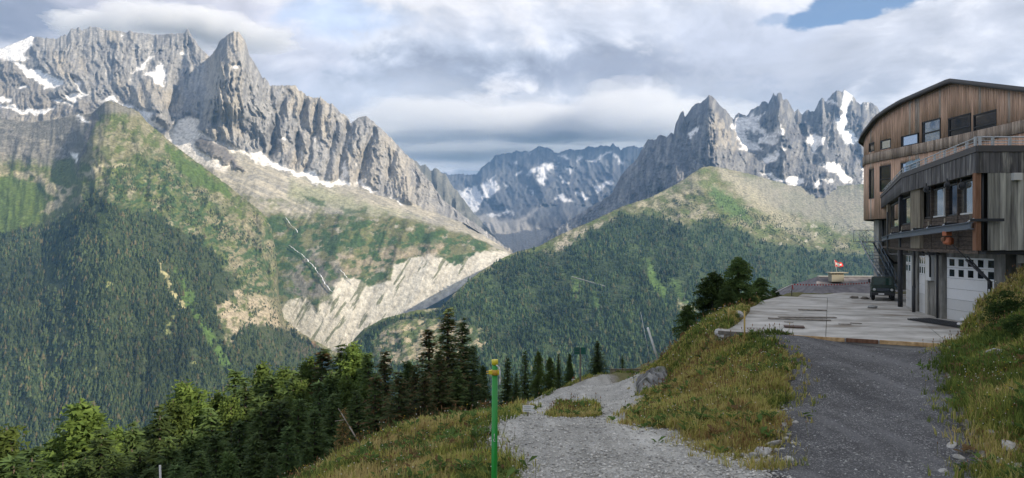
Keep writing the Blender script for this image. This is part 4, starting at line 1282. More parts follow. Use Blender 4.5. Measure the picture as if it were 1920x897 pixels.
GREEN = (0.19, 0.24, 0.055)
YGREEN = (0.42, 0.41, 0.11)
STRAW = (0.56, 0.45, 0.20)
RUST = (0.36, 0.24, 0.11)
DKGREEN = (0.09, 0.14, 0.036)


def t_knoll(X, Y, r):
    return off_road(X, Y, r) & (X < 0.6 + 0.12 * Y) & (Y < 26) & (X > -7)


def t_bank(X, Y, r):
    return off_road(X, Y, r) & (X >= 0.6 + 0.12 * Y) & (X < 0.46 * Y + 2.0) & ~((X > 9) & (Y > 45))


def t_right(X, Y, r):
    return off_road(X, Y, r) & (X > 0.62 * Y - 0.6)


def t_track(X, Y, r):
    return off_road(X, Y, r) & (X < 0.6 + 0.12 * Y) & (Y >= 18) & (X > 0.01 * Y - 0.6) & (poly_sd(X, Y, G_PATH) > -5)


def t_isle(X, Y, r):
    return poly_sd(X, Y, G_ISLE) + edge_noise(X, Y, 0.2) > 0


def t_far(X, Y, r):
    u, v = pad_uv(X, Y)
    return off_road(X, Y, r) & (((u < -0.2) & (u > -7)) | (v > 27)) & (Y > 33)


grass_stuff('grass', 15000, 11, (-7, 4, 11, 26, t_knoll), 0.10, 0.32, (DKGREEN, GREEN, YGREEN, YGREEN, STRAW, STRAW))
grass_stuff('grass', 23000, 12, (2, 20, 12.5, 52, t_bank), 0.09, 0.30, (DKGREEN, GREEN, YGREEN, STRAW, YGREEN, RUST))
grass_stuff('grass', 11000, 13, (7, 22, 9.5, 29, t_right), 0.11, 0.40, (DKGREEN, DKGREEN, GREEN, GREEN, YGREEN, STRAW))
grass_stuff('grass', 3000, 14, (-3, 7, 18, 60, t_track), 0.12, 0.35, (DKGREEN, GREEN, YGREEN, STRAW))
grass_stuff('grass', 1500, 15, (0, 5, 18, 33, t_isle), 0.05, 0.16, (DKGREEN, GREEN, YGREEN))
grass_stuff('grass', 5500, 16, (6, 34, 32, 66, t_far), 0.15, 0.4, (DKGREEN, GREEN, YGREEN, STRAW))


# ------------------------------------------------------------------ weeds, seed stalks and flowers in the grass
def weeds(name, n, seed, region, kind):
    r = np.random.default_rng(seed)
    x0, x1, y0, y1, test = region
    X = np.zeros(0)
    Y = np.zeros(0)
    while len(X) < n:
        k = n * 3
        yy = y0 * (y1 / y0) ** (r.random(k) ** 1.2)
        xx = x0 + r.random(k) * (x1 - x0)
        ok = (np.abs(xx / yy - 0.05) < 0.86) & test(xx, yy, r) & (fbm(xx / 1.4, yy / 1.4, 3, seed, 0.6) > 0.47)
        X = np.concatenate([X, xx[ok]])
        Y = np.concatenate([Y, yy[ok]])
    X, Y = X[:n], Y[:n]
    Z = ground(X, Y) + (fbm(X / 1.7, Y / 1.7, 4, 35, 0.6) - 0.5) * 0.45
    V, F, Cc = [], [], []
    for x, y, z in zip(X, Y, Z):
        o = len(V)
        if kind == 'leaf':
            m = r.integers(5, 9)
            tone = np.array([0.09, 0.15, 0.04]) * (0.7 + 0.9 * r.random()) if r.random() < 0.93 else np.array([0.19, 0.12, 0.06])
            for q in range(m):
                a = r.random() * 6.28
                L = 0.10 + 0.16 * r.random()
                w = L * 0.28
                up = 0.35 + 0.7 * r.random()
                d = np.array([math.cos(a), math.sin(a), up])
                s_ = np.array([-math.sin(a), math.cos(a), 0]) * w
                b0 = np.array([x, y, z + 0.02 + 0.12 * r.random()])
                o = len(V)
                V += [b0, b0 + d * L * 0.55 + s_, b0 + d * L + np.array([0, 0, -L * 0.25]), b0 + d * L * 0.55 - s_]
                F.append((o, o + 1, o + 2, o + 3))
                Cc += [tone, tone * 1.1, tone * 1.3, tone * 1.1]
        else:
            h = 0.22 + 0.3 * r.random()
            lx, ly = r.normal() * 0.05, r.normal() * 0.05
            w = 0.005 * max(1.0, y / 14)
            t_ = np.array([x + lx, y + ly, z + h])
            b0 = np.array([x, y, z])
            st_c = np.array([0.16, 0.16, 0.06])
            V += [b0 + (-w, 0, 0), b0 + (w, 0, 0), t_ + (w * 0.5, 0, 0), t_ + (-w * 0.5, 0, 0)]
            F.append((o, o + 1, o + 2, o + 3))
            Cc += [st_c] * 4
            if kind == 'flower':
                c = np.array([0.80, 0.78, 0.72]) if r.random() < 0.6 else np.array([0.70, 0.52, 0.06])
                s_ = 0.016 * max(1.0, y / 15)
            else:
                c = np.array([0.30, 0.17, 0.09]) * (0.6 + 0.8 * r.random())
                s_ = 0.012 * max(1.0, y / 15)
            o = len(V)
            hz_ = 1.0 if kind == 'flower' else 3.2
            V += [t_ + (-s_, 0, 0), t_ + (0, -s_, 0), t_ + (s_, 0, 0), t_ + (0, s_, 0), t_ + (0, 0, s_ * hz_), t_ + (0, 0, -s_ * hz_ * 0.6)]
            F += [(o, o + 1, o + 4, o + 4), (o + 1, o + 2, o + 4, o + 4), (o + 2, o + 3, o + 4, o + 4), (o + 3, o, o + 4, o + 4), (o + 1, o, o + 5, o + 5), (o + 2, o + 1, o + 5, o + 5)]
            Cc += [c] * 6
    F4_ = np.array([f for f in F if len(set(f)) == 4])
    F3_ = np.array([f[:3] for f in F if len(set(f)) == 3])
    fs = [F4_] + ([F3_] if len(F3_) else [])
    return obj(name, mesh_np(name, np.array(V), fs, np.array(Cc)), m_grass, kind='stuff')


for sd_, reg in ((21, (-7, 4, 11, 26, t_knoll)), (22, (2, 20, 12.5, 45, t_bank)), (23, (7, 22, 9.5, 29, t_right))):
    weeds('weeds', 480, sd_, reg, 'leaf')
    weeds('grass_seed_heads', 900, sd_ + 10, reg, 'stalk')
    weeds('wildflowers', 260, sd_ + 20, reg, 'flower')
# ------------------------------------------------------------------ trees and shrubs, each one a thing
def leaf_mat(name, tint=0.35):
    m, t, b = new_mat(name, 0.75, 0.2)
    vc = t.n('ShaderNodeVertexColor', layer_name='Col')
    oi = t.n('ShaderNodeObjectInfo')
    k = t.vmath('SCALE', vc.outputs[0])
    t.link(t.ramp(oi.outputs['Random'], 0, 1, 'LINEAR', 1 - tint, 1 + tint), k.node.inputs[3])
    t.link(k, b.inputs['Base Color'])
    tr = t.n('ShaderNodeBsdfTranslucent')
    t.link(k, tr.inputs[0])
    mx = t.n('ShaderNodeMixShader')
    mx.inputs[0].default_value = 0.38
    t.link(b.outputs[0], mx.inputs[1])
    t.link(tr.outputs[0], mx.inputs[2])
    t.link(mx.outputs[0], m.node_tree.nodes['Material Output'].inputs[0])
    return m


M_needle = leaf_mat('needles')
m_bark, tb, bb = new_mat('bark', 0.95, 0.1)
gb = tb.n('ShaderNodeNewGeometry')
nb_ = tb.noise(gb.outputs['Position'], 9, 5)
tb.link(tb.mix(tb.ramp(nb_, 0.35, 0.65), (0.05, 0.04, 0.032), (0.15, 0.125, 0.10)), bb.inputs['Base Color'])


def cone_tube(pts, radii, k=7):
    """tapered tube along points; returns V, F4"""
    V, F = [], []
    for (x, y, z), r in zip(pts, radii):
        for i in range(k):
            a = i / k * 6.2832
            V.append((x + r * math.cos(a), y + r * math.sin(a), z))
    for j in range(len(pts) - 1):
        for i in range(k):
            F.append((j * k + i, j * k + (i + 1) % k, (j + 1) * k + (i + 1) % k, (j + 1) * k + i))
    return np.array(V), np.array(F)


def conifer(seed, R=0.22, shape=0.9, levels=38, per=10, cols=((0.05, 0.085, 0.03), (0.13, 0.19, 0.06)), droop=0.35, tuft=0.032, low=0.06, sparse=0.0, browntop=0.0, tip=(0.17, 0.115, 0.05)):
    """unit-height crown of sprays of needles carried on whorls of branches, and its trunk"""
    r = np.random.default_rng(seed)
    tris, cols_ = [], []
    lo, hi = np.array(cols[0]), np.array(cols[1])
    for l in range(levels):
        t = l / (levels - 1)
        z0 = low + (0.985 - low) * t ** 0.92
        L0 = R * ((1 - t) ** shape) * (0.75 + 0.25 * math.sin(t * 3.14159) if shape < 0.8 else 1) + 0.012
        n = max(4, int(per * (0.55 + 0.6 * (1 - t))))
        a0 = r.random() * 6.28
        for b in range(n):
            if r.random() < sparse:
                continue
            a = a0 + b / n * 6.28 + (r.random() - 0.5) * 0.6
            L = L0 * (0.62 + 0.55 * r.random())
            dz = -droop * L * (1 - t * 0.9) * (0.6 + 0.8 * r.random()) + 0.25 * L * t
            m = max(3, int(L / (tuft * 0.50)))
            dirv = np.array([math.cos(a), math.sin(a), 0])
            sid = np.array([-math.sin(a), math.cos(a), 0])
            shade = r.random()
            zj = z0 + (r.random() - 0.5) * 1.6 / levels
            if r.random() < 0.12:
                L *= 1.25
            for q in range(m):
                s = (q + 0.6) / m
                c = dirv * L * s + np.array([0, 0, zj + dz * s * s + (r.random() - 0.5) * 0.014])
                wdt = tuft * (1.15 - 0.55 * s)
                for sg in (-1, 1, 0):
                    ln = wdt * (0.7 + 0.7 * r.random())
                    if sg == 0:
                        d = dirv * 0.8 + sid * (r.random() - 0.5) + np.array([0, 0, (r.random() - 0.35) * 0.9])
                    else:
                        d = dirv * (0.35 + 0.5 * r.random()) + sid * sg * (0.6 + 0.4 * r.random()) + np.array([0, 0, (r.random() - 0.75) * 0.8])
                    d = d / np.linalg.norm(d)
                    p = np.cross(d, np.array([0, 0, 1.0]))
                    p = p / (np.linalg.norm(p) + 1e-6) * ln * 0.24 + np.array([0, 0, (r.random() - 0.5) * ln * 0.3])
                    tris.append((c - p, c + p, c + d * ln))
                    k = np.clip(0.45 * shade + 0.55 * r.random(), 0, 1)
                    cc = lo * (1 - k) + hi * k
                    if browntop and r.random() < browntop * (0.4 + 0.6 * s):
                        cc = np.array(tip) * (0.7 + 0.6 * r.random())
                    cols_.append((cc, cc, cc * 1.15))
    V = np.array(tris).reshape(-1, 3)
    F = np.arange(len(V)).reshape(-1, 3)
    crown = mesh_np('crown', V, F, np.array(cols_).reshape(-1, 3))
    crown.materials.append(M_needle)
    pts = [(0, 0, -0.05)] + [((r.random() - 0.5) * 0.012, (r.random() - 0.5) * 0.012, z) for z in (0.12, 0.3, 0.5, 0.7, 0.88)] + [(0, 0, 0.985)]
    tv_, tf_ = cone_tube(pts, [0.022, 0.018, 0.015, 0.011, 0.008, 0.004, 0.001])
    trunk = mesh_np('trunk', tv_, tf_, smooth=True)
    trunk.materials.append(m_bark)
    return crown, trunk


def broadleaf(seed, n=9000, cols=((0.035, 0.07, 0.02), (0.12, 0.18, 0.05)), leaf=0.026, lobes=11, flat=0.8, lowz=0.05):
    """rounded shrub crown: clumps of leaves on limbs"""
    r = np.random.default_rng(seed)
    cen = []
    for i in range(lobes):
        a = r.random() * 6.28
        rr = 0.30 * math.sqrt(r.random())
        zz = lowz + 0.12 + 0.68 * r.random()
        cen.append((rr * math.cos(a) * (1.1 - 0.6 * zz), rr * math.sin(a) * (1.1 - 0.6 * zz), zz, (0.11 + 0.10 * r.random()) * (0.62 if lobes > 20 else 1.0), r.random()))
    cen.append((0, 0, 0.90, 0.07 if lobes > 20 else 0.12, 0.6))
    tris, cl_ = [], []
    lo, hi = np.array(cols[0]), np.array(cols[1])
    for i in range(n):
        cx, cy, cz, cr, sh = cen[int(r.random() * len(cen))]
        v = r.normal(size=3)
        v = v / np.linalg.norm(v) * cr * (0.55 + 0.55 * r.random() ** 0.5)
        c = np.array([cx, cy, cz]) + v * np.array([1, 1, flat])
        d = r.normal(size=3)
        d /= np.linalg.norm(d)
        e = np.cross(d, r.normal(size=3))
        e /= np.linalg.norm(e) + 1e-6
        l = leaf * (0.6 + 0.8 * r.random())
        k = np.clip(0.4 * sh + 0.6 * r.random(), 0, 1)
        cc = lo * (1 - k) + hi * k
        tris += [(c - e * l * 0.35, c + d * l * 0.55 , c + e * l * 0.35), (c + e * l * 0.35, c - d * l * 0.55, c - e * l * 0.35)]
        cl_ += [(cc, cc, cc), (cc, cc, cc)]
    V = np.array(tris).reshape(-1, 3)
    crown = mesh_np('crown', V, np.arange(len(V)).reshape(-1, 3), np.array(cl_).reshape(-1, 3))
    crown.materials.append(M_needle)
    VV, FF, o = [], [], 0
    for j in range(5):
        cx, cy, cz = cen[j][:3]
        a, f = cone_tube([(0.01 * j - 0.02, 0.008 * j, -0.04), (cx * 0.35, cy * 0.35, cz * 0.5), (cx, cy, cz + 0.02)], [0.016, 0.010, 0.003], 5)
        VV.append(a)
        FF.append(f + o)
        o += len(a)
    trunk = mesh_np('trunk', np.concatenate(VV), np.concatenate(FF), smooth=True)
    trunk.materials.append(m_bark)
    return crown, trunk


def larch(seed, R=0.24, n=11000, cols=((0.06, 0.105, 0.024), (0.15, 0.215, 0.05)), leaf=0.0145, power=0.5):
    """soft feathery crown: drooping limbs hung with short tufts, uneven outline"""
    r = np.random.default_rng(seed)
    limbs = []
    nl = 120
    for i in range(nl):
        t = (i + r.random()) / nl
        z = 0.05 + 0.92 * t
        L = R * (1 - t) ** power * (0.45 + 0.75 * r.random()) + 0.012
        limbs.append((z, r.random() * 6.28, L, r.random()))
    tris, cl_ = [], []
    lo, hi = np.array(cols[0]), np.array(cols[1])
    wts = np.array([l[2] + 0.03 for l in limbs])
    wts /= wts.sum()
    pick = r.choice(nl, n, p=wts)
    for i in pick:
        z, a, L, sh = limbs[i]
        s_ = r.random() ** 0.65
        a2 = a + (r.random() - 0.5) * 0.55
        c = np.array([math.cos(a2) * L * s_, math.sin(a2) * L * s_, z + 0.10 * L * math.sin(s_ * 3.1) - 0.18 * L * s_ * s_]) + r.normal(size=3) * 0.011
        c[2] -= abs(r.normal()) * 0.022 * s_
        d = np.array([r.normal() * 0.7, r.normal() * 0.7, -0.3 + r.normal() * 0.7])
        d /= np.linalg.norm(d)
        e = np.cross(d, r.normal(size=3))
        e /= np.linalg.norm(e) + 1e-6
        l = leaf * (0.6 + 0.9 * r.random())
        k = np.clip(0.5 * sh + 0.5 * r.random(), 0, 1)
        cc = lo * (1 - k) + hi * k
        tris.append((c - e * l * 0.3, c + e * l * 0.3, c + d * l))
        cl_.append((cc, cc, cc))
    V = np.array(tris).reshape(-1, 3)
    crown = mesh_np('crown', V, np.arange(len(V)).reshape(-1, 3), np.array(cl_).reshape(-1, 3))
    crown.materials.append(M_needle)
    pts = [(0, 0, -0.05)] + [((r.random() - 0.5) * 0.016, (r.random() - 0.5) * 0.016, z) for z in (0.15, 0.35, 0.55, 0.75, 0.9)] + [(0, 0, 0.98)]
    tv_, tf_ = cone_tube(pts, [0.02, 0.016, 0.013, 0.01, 0.007, 0.004, 0.001])
    trunk = mesh_np('trunk', tv_, tf_, smooth=True)
    trunk.materials.append(m_bark)
    return crown, trunk


KIND = {
    'spruce': [conifer(1), conifer(2, R=0.19, per=8, sparse=0.08), conifer(3, R=0.24, droop=0.5)],
    'brown': [conifer(4, R=0.21, browntop=0.33, sparse=0.06, cols=((0.05, 0.075, 0.028), (0.12, 0.155, 0.055))), conifer(5, R=0.19, browntop=0.45, sparse=0.12, tip=(0.19, 0.12, 0.05))],
    'larch': [larch(6, 0.20, 21000, power=0.6), larch(7, 0.17, 18000, power=0.75), larch(16, 0.18, 18000, cols=((0.06, 0.10, 0.024), (0.17, 0.235, 0.055)), power=0.55)],
    'dark': [conifer(17, R=0.20, shape=0.85, cols=((0.045, 0.08, 0.027), (0.125, 0.185, 0.055)), droop=0.35, per=11, tuft=0.028), larch(18, 0.19, 18000, cols=((0.04, 0.075, 0.026), (0.12, 0.18, 0.055)), power=1.0), conifer(9, R=0.22, shape=0.75, cols=((0.045, 0.08, 0.026), (0.125, 0.18, 0.055)), droop=0.3, per=11, tuft=0.028),
             conifer(19, R=0.19, shape=0.9, cols=((0.04, 0.075, 0.026), (0.115, 0.175, 0.055)), droop=0.45, per=10, tuft=0.028, sparse=0.05)],
    'young': [conifer(10, R=0.27, levels=22, per=8, tuft=0.05, browntop=0.75, tip=(0.30, 0.19, 0.075), cols=((0.07, 0.08, 0.03), (0.15, 0.15, 0.05)))],
    'bush': [larch(31, 0.33, 14000, leaf=0.026, power=0.42, cols=((0.035, 0.07, 0.02), (0.12, 0.18, 0.05))), larch(32, 0.30, 14000, leaf=0.026, power=0.5, cols=((0.035, 0.07, 0.02), (0.12, 0.18, 0.05))), larch(33, 0.36, 13000, leaf=0.028, power=0.38, cols=((0.04, 0.075, 0.022), (0.13, 0.19, 0.055)))],
    'low': [broadleaf(14, n=6000, lobes=16, lowz=-0.1, leaf=0.035, cols=((0.02, 0.045, 0.013), (0.07, 0.115, 0.03)))],
}
_tree_no = [0]


def tree(px, top, Y, kind, label, group, width=1.0, base=None, name=None, cat='tree', hmin=1.2, hmax=26):
    """a tree whose tip stands at bearing (px, top) at the depth Y, its foot on the ground there"""
    x, y, zt = P(px, top, Y)
    zb = float(ground(np.array([x]), np.array([y]))[0]) if base is None else base
    h = min(max(zt - zb, hmin), hmax)
    k = KIND[kind]
    _tree_no[0] += 1
    cr, tk = k[_tree_no[0] % len(k)]
    e = bpy.data.objects.new(name or 'conifer', None)
    COL.objects.link(e)
    e.location = (x, y, zt - h)
    rz = (_tree_no[0] * 2.399) % 6.28
    e.rotation_euler = (0, 0, rz)
    e.scale = (h * width, h * width, h)
    e['label'] = label
    e['category'] = cat
    e['group'] = group
    obj('crown', cr, None, e)
    obj('trunk', tk, None, e)
    return e


GW = 'conifers on the slope below the knoll'
DARKL = 'dark green conifer in the dense wood below the grassy knoll'
LARCHL = 'yellow green larch in the dense wood below the grassy knoll'
wood = [
    # px, top, Y, kind, width, label
    (150, 742, 44, 'larch', 1.25, 'broad bushy yellow green larch standing out at the lower left, sunlit'),
    (12, 790, 42, 'larch', 1.05, 'yellow green larch cut by the left edge of the picture'),
    (60, 838, 40, 'dark', 1.0, DARKL), (100, 812, 47, 'larch', 0.9, 'small larch just left of the broad bushy larch'), (118, 858, 34, 'dark', 1.0, DARKL), (190, 812, 40, 'dark', 1.1, DARKL), (218, 792, 50, 'larch', 0.8, 'narrow larch just right of the broad bushy larch'),
    (248, 800, 46, 'spruce', 1.0, DARKL), (275, 790, 52, 'dark', 1.0, DARKL), (300, 768, 40, 'dark', 0.95, DARKL), (325, 742, 50, 'larch', 0.9, LARCHL), (350, 708, 56, 'larch', 1.0, 'bright yellow green larch, tallest of the group at the left of the wood'), (372, 742, 52, 'larch', 0.9, LARCHL),
    (395, 770, 44, 'spruce', 1.05, DARKL), (412, 728, 58, 'larch', 0.9, LARCHL), (442, 694, 62, 'dark', 0.9, DARKL), (432, 735, 50, 'larch', 0.8, LARCHL), (462, 715, 56, 'dark', 0.95, DARKL), (492, 672, 66, 'larch', 0.85, 'sunlit larch standing highest in the middle of the wood'), (508, 705, 58, 'dark', 1.0, DARKL),
    (530, 682, 62, 'larch', 0.9, LARCHL), (548, 700, 56, 'dark', 1.0, DARKL), (565, 706, 50, 'larch', 0.85, LARCHL), (580, 664, 64, 'larch', 0.9, 'larch with a ragged pale top beside the dark round topped conifers'), (606, 656, 62, 'brown', 0.9, 'brownish dark conifer with a rounded top in the wood'),
    (640, 650, 60, 'dark', 0.95, DARKL), (662, 637, 60, 'larch', 0.95, 'bushy olive larch rising in front of the bare knoll'), (690, 662, 54, 'dark', 0.95, DARKL), (622, 690, 52, 'dark', 1.0, DARKL), (650, 700, 46, 'larch', 0.85, LARCHL),
    (598, 715, 46, 'dark', 1.0, DARKL), (560, 748, 42, 'dark', 0.95, DARKL), (525, 752, 42, 'spruce', 1.0, 'pointed dark spruce in the front of the wood, right of a twin'), (488, 748, 42, 'spruce', 1.0, 'pointed dark spruce in the front of the wood, left of a twin'), (450, 790, 38, 'dark', 1.0, DARKL), (405, 815, 36, 'dark', 1.0, DARKL),
    (360, 800, 40, 'dark', 1.0, DARKL), (318, 825, 34, 'dark', 1.0, DARKL), (262, 842, 33, 'dark', 1.0, DARKL), (215, 850, 32, 'dark', 1.0, DARKL), (160, 850, 34, 'dark', 0.9, DARKL), (480, 815, 32, 'dark', 1.0, DARKL), (540, 800, 32, 'dark', 1.05, DARKL), (590, 770, 34, 'dark', 1.0, DARKL),
    (430, 842, 28, 'dark', 1.0, DARKL), (375, 850, 28, 'dark', 1.0, DARKL), (25, 855, 33, 'dark', 1.0, DARKL), (510, 850, 27, 'dark', 1.0, DARKL), (575, 835, 27, 'dark', 1.0, DARKL), (625, 742, 40, 'dark', 1.0, DARKL), (330, 872, 27, 'dark', 1.0, DARKL), (280, 880, 27, 'dark', 1.0, DARKL), (80, 880, 29, 'dark', 1.0, DARKL),
    (668, 735, 38, 'dark', 1.0, DARKL), (686, 715, 42, 'larch', 0.8, LARCHL), (640, 790, 30, 'dark', 1.0, DARKL), (560, 870, 24, 'dark', 0.9, DARKL),
    (722, 662, 44, 'brown', 0.9, 'brown tinged spruce, leftmost of the brownish spruces behind the knoll'), (705, 705, 36, 'brown', 1.0, 'short brown tinged spruce low at the left end of the brownish spruces'), (748, 700, 33, 'brown', 1.05, 'bushy rust brown spruce at the edge of the grassy knoll'), (765, 672, 46, 'dark', 0.9, DARKL), (778, 690, 40, 'brown', 0.9, 'brown tinged spruce half hidden behind the tall ones'),
    (803, 618, 42, 'brown', 0.95, 'slender brown tinged spruce left of the tallest spruce'), (840, 582, 40, 'brown', 1.0, 'tallest spruce behind the knoll, dark with brown cones at its tip'), (868, 600, 43, 'spruce', 0.85, 'dark green spruce directly right of the tallest spruce'), (823, 660, 35, 'brown', 1.0, 'rust brown spruce below the tallest spruce'), (888, 648, 45, 'dark', 0.9, 'dark bushy conifer right of the tall spruces'), (858, 690, 36, 'spruce', 1.0, 'dark spruce in front of the tall spruces'), (905, 682, 46, 'dark', 0.9, 'dark conifer partly hidden by the green pole'),
    (795, 700, 33, 'brown', 1.0, 'rust tinged spruce filling the gap below the slender spruce'), (885, 715, 36, 'dark', 1.0, 'low dark conifer at the right end of the knoll'),
]
ORD = 'first second third fourth fifth sixth seventh eighth ninth tenth eleventh twelfth thirteenth fourteenth fifteenth sixteenth seventeenth eighteenth nineteenth twentieth'.split()
_rows = {}
for t_ in sorted(wood):
    if t_[5] in (DARKL, LARCHL):
        key = (t_[5], 'front' if t_[2] < 36 else 'middle' if t_[2] < 50 else 'back')
        _rows.setdefault(key, []).append(t_)
_lab = {}
for (l_, row), lst in _rows.items():
    for i_, t_ in enumerate(lst):
        _lab[t_] = ('dark green conifer' if l_ == DARKL else 'yellow green larch') + ', ' + ORD[i_] + ' from the left in the ' + row + ' row of the wood'
for px, top, Y, kd, w, lb in wood:
    lb = _lab.get((px, top, Y, kd, w, lb), lb)
    tree(px, top, Y, kd, lb, GW, w * 1.45)
GT = 'small conifers beside the gravel track'
for px, top, Y, kd, w, lb in (
        (952, 672, 46, 'spruce', 1.0, 'dark narrow spruce just right of the green pole'), (985, 660, 52, 'spruce', 1.0, 'second small spruce from the green pole, beside the track'), (1009, 656, 54, 'larch', 0.75, 'lighter green pointed conifer in the row beside the track'), (1031, 668, 52, 'larch', 0.85, 'pale green bushy conifer in the row beside the track'),
        (1047, 664, 58, 'dark', 0.9, 'dark conifer just left of the green signpost'), (1068, 662, 62, 'dark', 1.0, 'bushy conifer behind the green signpost'), (1120, 640, 62, 'spruce', 1.35, 'dark broad spruce standing alone right of the green signpost'), (1167, 668, 78, 'spruce', 0.9, 'tiny distant spruce above the timber barrier'), (968, 700, 44, 'dark', 1.0, 'low dark conifer at the foot of the row beside the track')):
    tree(px, top, Y, kd, lb, GT, w * 1.3)
tree(645, 768, 21.5, 'young', 'young rust brown spruce alone in front of the dark wood', 'young trees', 1.0, hmin=2.1, hmax=2.4)
GB = 'leafy bushes on the edge beside the concrete yard'
for px, top, Y, kd, w, lb in (
        (1338, 508, 40, 'bush', 1.75, 'dark round leafy bush left of the tallest bush by the yard'), (1384, 480, 42, 'bush', 1.35, 'tallest dark leafy bush beside the concrete yard'), (1290, 570, 38, 'bush', 1.5, 'small dark bush on the lip of the slope, apart from the others'), (1362, 535, 38, 'bush', 1.7, 'low leafy bush in front of the tallest bush'),
        (1425, 520, 47, 'bush', 1.8, 'low green bush right of the tallest bush'), (1452, 540, 49, 'low', 1.6, 'spreading green bush nearest the barrier tape post'), (1400, 545, 44, 'low', 1.5, 'spreading low bush between the tallest bush and the yard')):
    tree(px, top, Y, kd, lb, GB, w, name='bush', cat='bush', hmin=0.8, hmax=6)
GR = 'low shrubs on the right hand bank'
for px, top, Y, kd, w, lb in (
        (1888, 545, 24.0, 'low', 1.5, 'dark green juniper like shrub high on the bank below the garage'), (1905, 590, 21.0, 'low', 1.5, 'dark green shrub at the right edge, middle of the bank'), (1866, 605, 22.5, 'low', 1.5, 'small dark shrub on the bank left of the others')):
    tree(px, top, Y, kd, lb, GR, w, name='shrub', cat='shrub', hmin=0.9, hmax=1.5)
# ------------------------------------------------------------------ building: materials
def streak_mat(name, a, b, rough=0.85, scale=(9, 9, 0.7), obj_var=0.3, extra=None, thr=(0.38, 0.66)):
    """timber or concrete with streaks running down it, each piece with its own tone"""
    m, t, bs = new_mat(name, rough, 0.2)
    geo = t.n('ShaderNodeNewGeometry')
    pos = t.vmath('MULTIPLY', geo.outputs['Position'], scale)
    n1 = t.noise(pos, 1.0, 6, 0.6)
    c = t.mix(t.ramp(n1, thr[0], thr[1], 'LINEAR'), a, b)
    if extra is not None:
        pos2 = t.vmath('MULTIPLY', geo.outputs['Position'], tuple(x * 0.45 for x in scale))
        n2 = t.noise(pos2, 1.0, 5, 0.6)
        c = t.mix(t.ramp(n2, 0.54, 0.66, 'LINEAR'), c, extra)
    oi = t.n('ShaderNodeObjectInfo')
    k = t.vmath('SCALE', c)
    t.link(t.ramp(oi.outputs['Random'], 0, 1, 'LINEAR', 1 - obj_var, 1 + obj_var), k.node.inputs[3])
    t.link(k, bs.inputs['Base Color'])
    bp = t.n('ShaderNodeBump')
    bp.inputs['Strength'].default_value = 0.5
    bp.inputs['Distance'].default_value = 0.01
    t.link(n1, bp.inputs['Height'])
    t.link(bp.outputs[0], bs.inputs['Normal'])
    return m


def plain_mat(name, c, rough=0.6, spec=0.3, metal=0.0, var=0.12, scale=6.0):
    m, t, bs = new_mat(name, rough, spec)
    geo = t.n('ShaderNodeNewGeometry')
    n1 = t.noise(geo.outputs['Position'], scale, 5, 0.6)
    t.link(t.mix(n1, tuple(x * (1 - var) for x in c), tuple(min(1, x * (1 + var)) for x in c)), bs.inputs['Base Color'])
    bs.inputs['Metallic'].default_value = metal
    return m


M_larchwood = streak_mat('brown_larch_boards', (0.17, 0.105, 0.07), (0.36, 0.235, 0.165), extra=(0.27, 0.215, 0.175))
M_band = streak_mat('greyed_larch_boards', (0.13, 0.10, 0.085), (0.30, 0.225, 0.175), extra=(0.09, 0.08, 0.075))
M_fascia = streak_mat('weathered_dark_boards', (0.075, 0.072, 0.075), (0.17, 0.165, 0.165), scale=(7, 7, 0.9), extra=(0.36, 0.345, 0.31), thr=(0.35, 0.7))
M_greyboard = streak_mat('silver_grey_boards', (0.25, 0.245, 0.225), (0.50, 0.49, 0.43), scale=(7, 7, 0.5), extra=(0.15, 0.145, 0.135))
M_darkwood = streak_mat('dark_stained_boards', (0.055, 0.045, 0.038), (0.135, 0.105, 0.085), scale=(3, 3, 14))
M_postwood = streak_mat('pale_post_wood', (0.16, 0.135, 0.10), (0.33, 0.29, 0.22))
M_redpost = streak_mat('red_brown_post', (0.15, 0.075, 0.045), (0.25, 0.14, 0.09))
M_concrete = streak_mat('stained_concrete', (0.16, 0.155, 0.14), (0.33, 0.32, 0.29), scale=(3, 3, 0.8), obj_var=0.12, extra=(0.12, 0.115, 0.105))
M_paleconc = streak_mat('pale_concrete', (0.36, 0.34, 0.30), (0.50, 0.48, 0.43), scale=(1.5, 1.5, 0.6), obj_var=0.05)
M_white = plain_mat('white_door_paint', (0.74, 0.74, 0.73), 0.5, 0.3, 0, 0.05)
M_white2 = plain_mat('off_white_paint', (0.62, 0.62, 0.60), 0.55, 0.3, 0, 0.05)
M_black = plain_mat('dark_metal', (0.03, 0.032, 0.036), 0.5, 0.4, 0.0, 0.3)
M_steel = plain_mat('blue_grey_steel', (0.12, 0.145, 0.18), 0.5, 0.4, 0.0, 0.2)
M_galv = plain_mat('galvanised_steel', (0.50, 0.51, 0.52), 0.45, 0.5, 0.3, 0.15)
M_roof = plain_mat('dark_roof_metal', (0.06, 0.062, 0.068), 0.45, 0.4, 0.0, 0.2)
M_roofedge = plain_mat('roof_edge_board', (0.10, 0.095, 0.095), 0.7, 0.3, 0.0, 0.2)
M_orange = plain_mat('orange_paint', (0.42, 0.13, 0.055), 0.5, 0.4, 0, 0.2)
M_shadow = plain_mat('painted_recess_shade', (0.035, 0.033, 0.03), 0.9, 0.1, 0, 0.3)  # near-black backing colour, shade behind and between parts painted in
m_glass, tgl, bgl = new_mat('window_glass', 0.03, 0.9)
bgl.inputs['Base Color'].default_value = (0.012, 0.016, 0.022, 1)
bgl.inputs['IOR'].default_value = 1.4
m_mirror, tmi, bmi = new_mat('sky_tinted_glass', 0.02, 1.0)
bmi.inputs['Base Color'].default_value = (0.42, 0.50, 0.60, 1)  # blue of the reflected sky is put into the glass tint
bmi.inputs['Metallic'].default_value = 0.85
m_pale_glass, tcu, bcu = new_mat('slope_tinted_glass', 0.05, 0.9)
